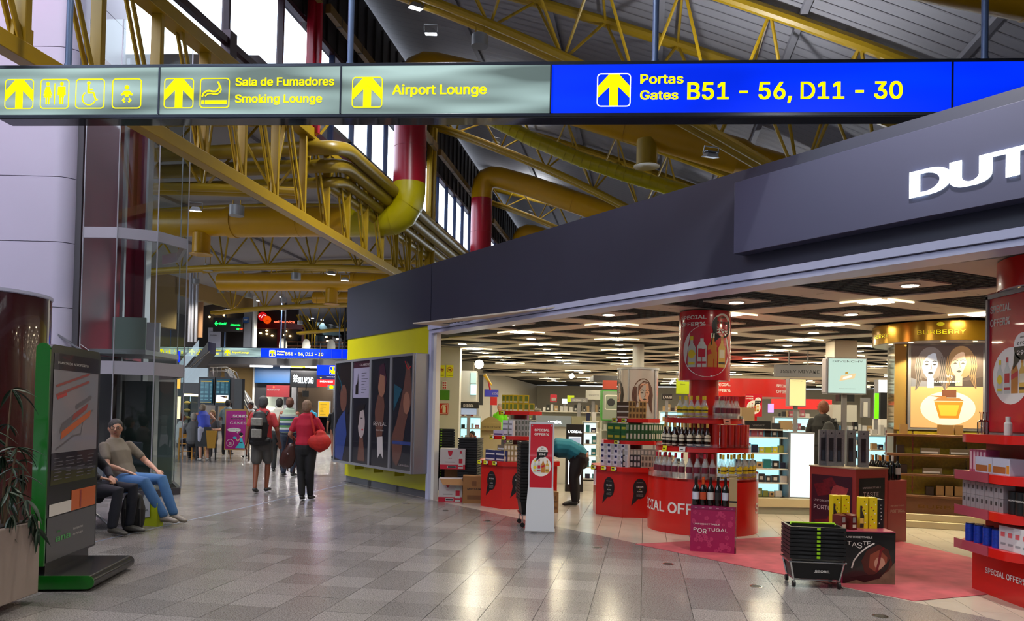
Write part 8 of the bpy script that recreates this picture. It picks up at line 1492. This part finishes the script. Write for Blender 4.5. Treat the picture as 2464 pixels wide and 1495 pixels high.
bagblob('handbag', 'brown leather handbag hanging from the left hand of the woman in crimson', 'bag', (p[0]-.27, p[1]-.02, .56), 0, [('l', [((-.05, 0, .08), .13, .06), ((0, 0, .22), .13, .06), ((.03, 0, .34), .08, .045)], (1, 0, 0))], m_bb, extra=bstrap)
# people farther along the hall
q = Yd(697, 1000, 17.5); person('heavy man in a striped sleeveless top walking between the two backpackers', (q.x, 17.5, 0), 0, {}, 1.80, .014, m_skd, '5a3424', '8c9c8c', '1c2438', '181818', 'none', 'trousers', 1.2)
mb = MB(); 
for i, c in enumerate(('2c3c6c', 'a8b0b0', '4a7c4c', '2c3c6c', 'a8b0b0', '4a7c4c', '2c3c6c', 'a8b0b0')): mb.lathe([(1, 1.02+i*.05), (1, 1.065+i*.05)], mat('stripe '+c, c, .8), 24, cap=False)
mb.v = [(x*.222, y*.165, z) for x, y, z in mb.v]; o = mb.build('stripes', bpy.data.objects[[o_.name for o_ in bpy.data.objects if o_.get('label', '').startswith('heavy man')][0]])
q = Yd(672, 1000, 18.8); person('man in a white shirt and dark trousers ahead of the striped top', (q.x, 18.8, 0), .1, {}, 1.80, .015, m_skin, '1a1614', 'a8a49c', '101216', '101010', 'short', 'trousers', 1.05)
LEAN = dict(waist=(0, .06, 1.10), chest=(0, .16, 1.26), neck=(0, .24, 1.38), head=(0, .30, 1.52), sh=[(-.17, .2, 1.34), (.17, .2, 1.34)], el=[(-.22, .34, 1.12), (.3, .1, 1.2)], wr=[(-.2, .5, .93), (.24, .3, 1.05)])
q = PG(490, 1109); person('woman in a blue sleeveless top and checked shorts leaning over the cafe table', (q[0], q[1], 0), math.radians(35), LEAN, 1.74, .014, m_skl, '6a5c4c', '2c3c9c', '8c8c9c', 'a09c98', 'none', 'shorts', 1.08)
q = Yd(603, 1000, 24); person('woman in a white blouse with orange scarf and black skirt walking towards the viewer', (q.x, 24, 0), math.pi-.1, dict(WALK), 1.74, .015, m_skd, '1a1210', 'b4b2b0', '0e0e12', '0e0e10', 'short', 'skirt', .95)
mb = MB(); mb.tube([(-.06, .0, 1.47), (-.05, .10, 1.42), (0, .15, 1.30), (.02, .14, 1.18)], .022, mat('orange scarf', 'a84c20', .7), 8); mb.tube([(.06, .0, 1.47), (.05, .10, 1.42), (0, .15, 1.30)], .022, mat('orange scarf', 'a84c20', .7), 8); solo('scarf', mb, 'orange neck scarf', 'scarf') if False else mb.build('scarf', bpy.data.objects[[o_.name for o_ in bpy.data.objects if o_.get('label', '').startswith('woman in a white blouse')][0]])
q = Yd(628, 1000, 24.8); person('second uniformed woman in white, mostly hidden by the coral polo man', (q.x, 24.8, 0), math.pi, {}, 1.72, .016, m_skd, '140f0e', 'b4b2b0', '0e0e12', '0e0e10', 'short', 'skirt', .95)
q = PG(806, 1104); person('woman in a black flowered dress at the edge of the perfume posters', (q[0], q[1], 0), .2, WALK, 1.72, .015, m_skin, '120e10', '141216', '1c181c', '101012', 'short', 'skirt', 1.0, .25)
q = Yd(667, 1000, 30); person('white haired man in a dark waistcoat far down the concourse', (q.x, 30, 0), 0, {}, 1.76, .018, m_skl, 'a8a8a8', '16181e', '101216', '101010', 'short', 'trousers', 1.05)
q = Yd(548, 1000, 25); person('man in a grey blue shirt standing behind the cafe tables, before the flight screens', (q.x, 25, 0), 0, {}, 1.80, .016, m_skin, '140f0e', '6c7c84', '1c1e24', '101010', 'short', 'trousers', 1.05)
q = Yd(735, 1000, 26); person('dark haired traveller in turquoise partly hidden behind the woman in crimson', (q.x+.15, 26, 0), 0, {}, 1.74, .018, m_skd, '120e10', '1c88a8', '1c1e24', '101010', 'short', 'trousers', 1.0)
CS = dict(SEAT, an=[(-.12, .40, .10), (.13, .38, .10)], toe=[(-.13, .56, .04), (.14, .54, .04)], chest=(0, -.02, .90), neck=(0, 0, 1.06), head=(0, .04, 1.22), sh=[(-.19, 0, 1.0), (.19, 0, 1.0)], waist=(0, -.02, .70), el=[(-.26, .12, .78), (.26, .12, .78)], wr=[(-.16, .34, .80), (.16, .34, .80)])
q = PG(519, 1100); person('grey haired man in a plaid shirt seated with his back to the viewer', (q[0], 22.1, 0), .3, CS, 1.78, .015, m_skin, '7c7870', '4a4a4c', '14141a', '141414', 'long', 'trousers', 1.1)
q = Yd(436, 1000, 22.6); person('seated man in white at the cafe, cut by the lift edge', (q.x, 22.6, 0), -.9, CS, 1.76, .016, m_skd, '2a1c18', 'a8a8a8', '2c2c34', '141414', 'short', 'trousers', 1.05)
q = Yd(512, 1000, 23.6); person('blond woman seated behind the plaid shirt, her head between the screens', (q.x, 23.6, 0), math.pi, CS, 1.90, .016, m_skin, '6c5230', '3c3c40', '2c2c34', '141414', 'short', 'trousers', 1.0, .12)
q = Yd(528, 840, 44); person('person in patterned turquoise seated upstairs behind the balustrade', (q.x, 44.2, 4.6), 0, CS, 1.76, .02, m_skin, '2a1c18', '1c7c98', '2c2c34', '141414', 'long', 'trousers', 1.15)
q = Yd(495, 840, 44); person('dark clothed person upstairs, left of the one in turquoise', (q.x, 44.4, 4.6), 0, CS, 1.76, .02, m_skin, '140f0e', '1c1a1c', '2c2c34', '141414', 'long', 'trousers', 1.05)
# people in the shop
BEND = dict(pelvis=(0, -.14, .86), waist=(0, .04, .97), chest=(0, .24, .98), neck=(0, .42, .90), head=(0, .54, .82), sh=[(-.18, .34, .93), (.18, .34, .93)], el=[(-.2, .44, .66), (.2, .44, .66)], wr=[(-.14, .5, .44), (.14, .5, .44)], hip=[(-.1, -.14, .84), (.1, -.14, .84)], kn=[(-.12, -.05, .48), (.12, -.08, .48)], an=[(-.1, -.08, .08), (.12, -.12, .08)], toe=[(-.1, .1, .03), (.12, .06, .03)])
person('stout person in a teal t-shirt and black trousers bending behind the promotion stand', (1.02, 13.1, 0), math.radians(88), BEND, 1.74, .011, m_skin, '2a1c18', '0a6c80', '101014', '0e0e10', 'short', 'trousers', 1.45)
q = Yd(1979, 1000, 14.3); person('bald man in a black shirt and dark shorts with a backpack, back turned', (q.x, 14.3, 0), -.55, dict(STAND), 1.90, .012, m_skd, '6a3c28', '141416', '1c1c1e', '3a3838', 'short', 'shorts', 1.1, headyaw=1.0)
def blackstraps(t):
    for x in (-.1, .1): mb = MB(); mb.tube([(x, .05, .05), (x*1.1, .12, .3), (x, .26, .42), (x, .2, .52), (x, .05, .46)], .02, m_bag, 8); mb.build('strap', t)
bagblob('backpack', 'small black backpack worn by the bald man in the shop', 'backpack', (q.x+.02, 14.3-.24, 1.04), -.45, [('l', [((0, 0, .06), .12, .07), ((0, 0, .3), .13, .08), ((0, 0, .4), .09, .05)], (1, 0, 0))], m_bag, extra=blackstraps)
q = Yd(1203, 1000, 24); person('man in a bright lime shirt behind the yellow boxes', (q.x, 24, 0), math.pi-.5, {}, 1.84, .016, m_skl, '8a8078', '68c808', '3a3c44', '141414', 'short', 'trousers', 1.05)
q = Yd(1136, 1060, 14.4); person('child sized person with long black hair looking over the basket stack', (q.x, 14.4, 0), math.pi-.5, {}, 1.20, .012, m_skin, '0a0809', '1c1c24', '1c1c24', '141414', 'long', 'trousers', .95, .2)

bpy.data.scenes.remove(SCR)
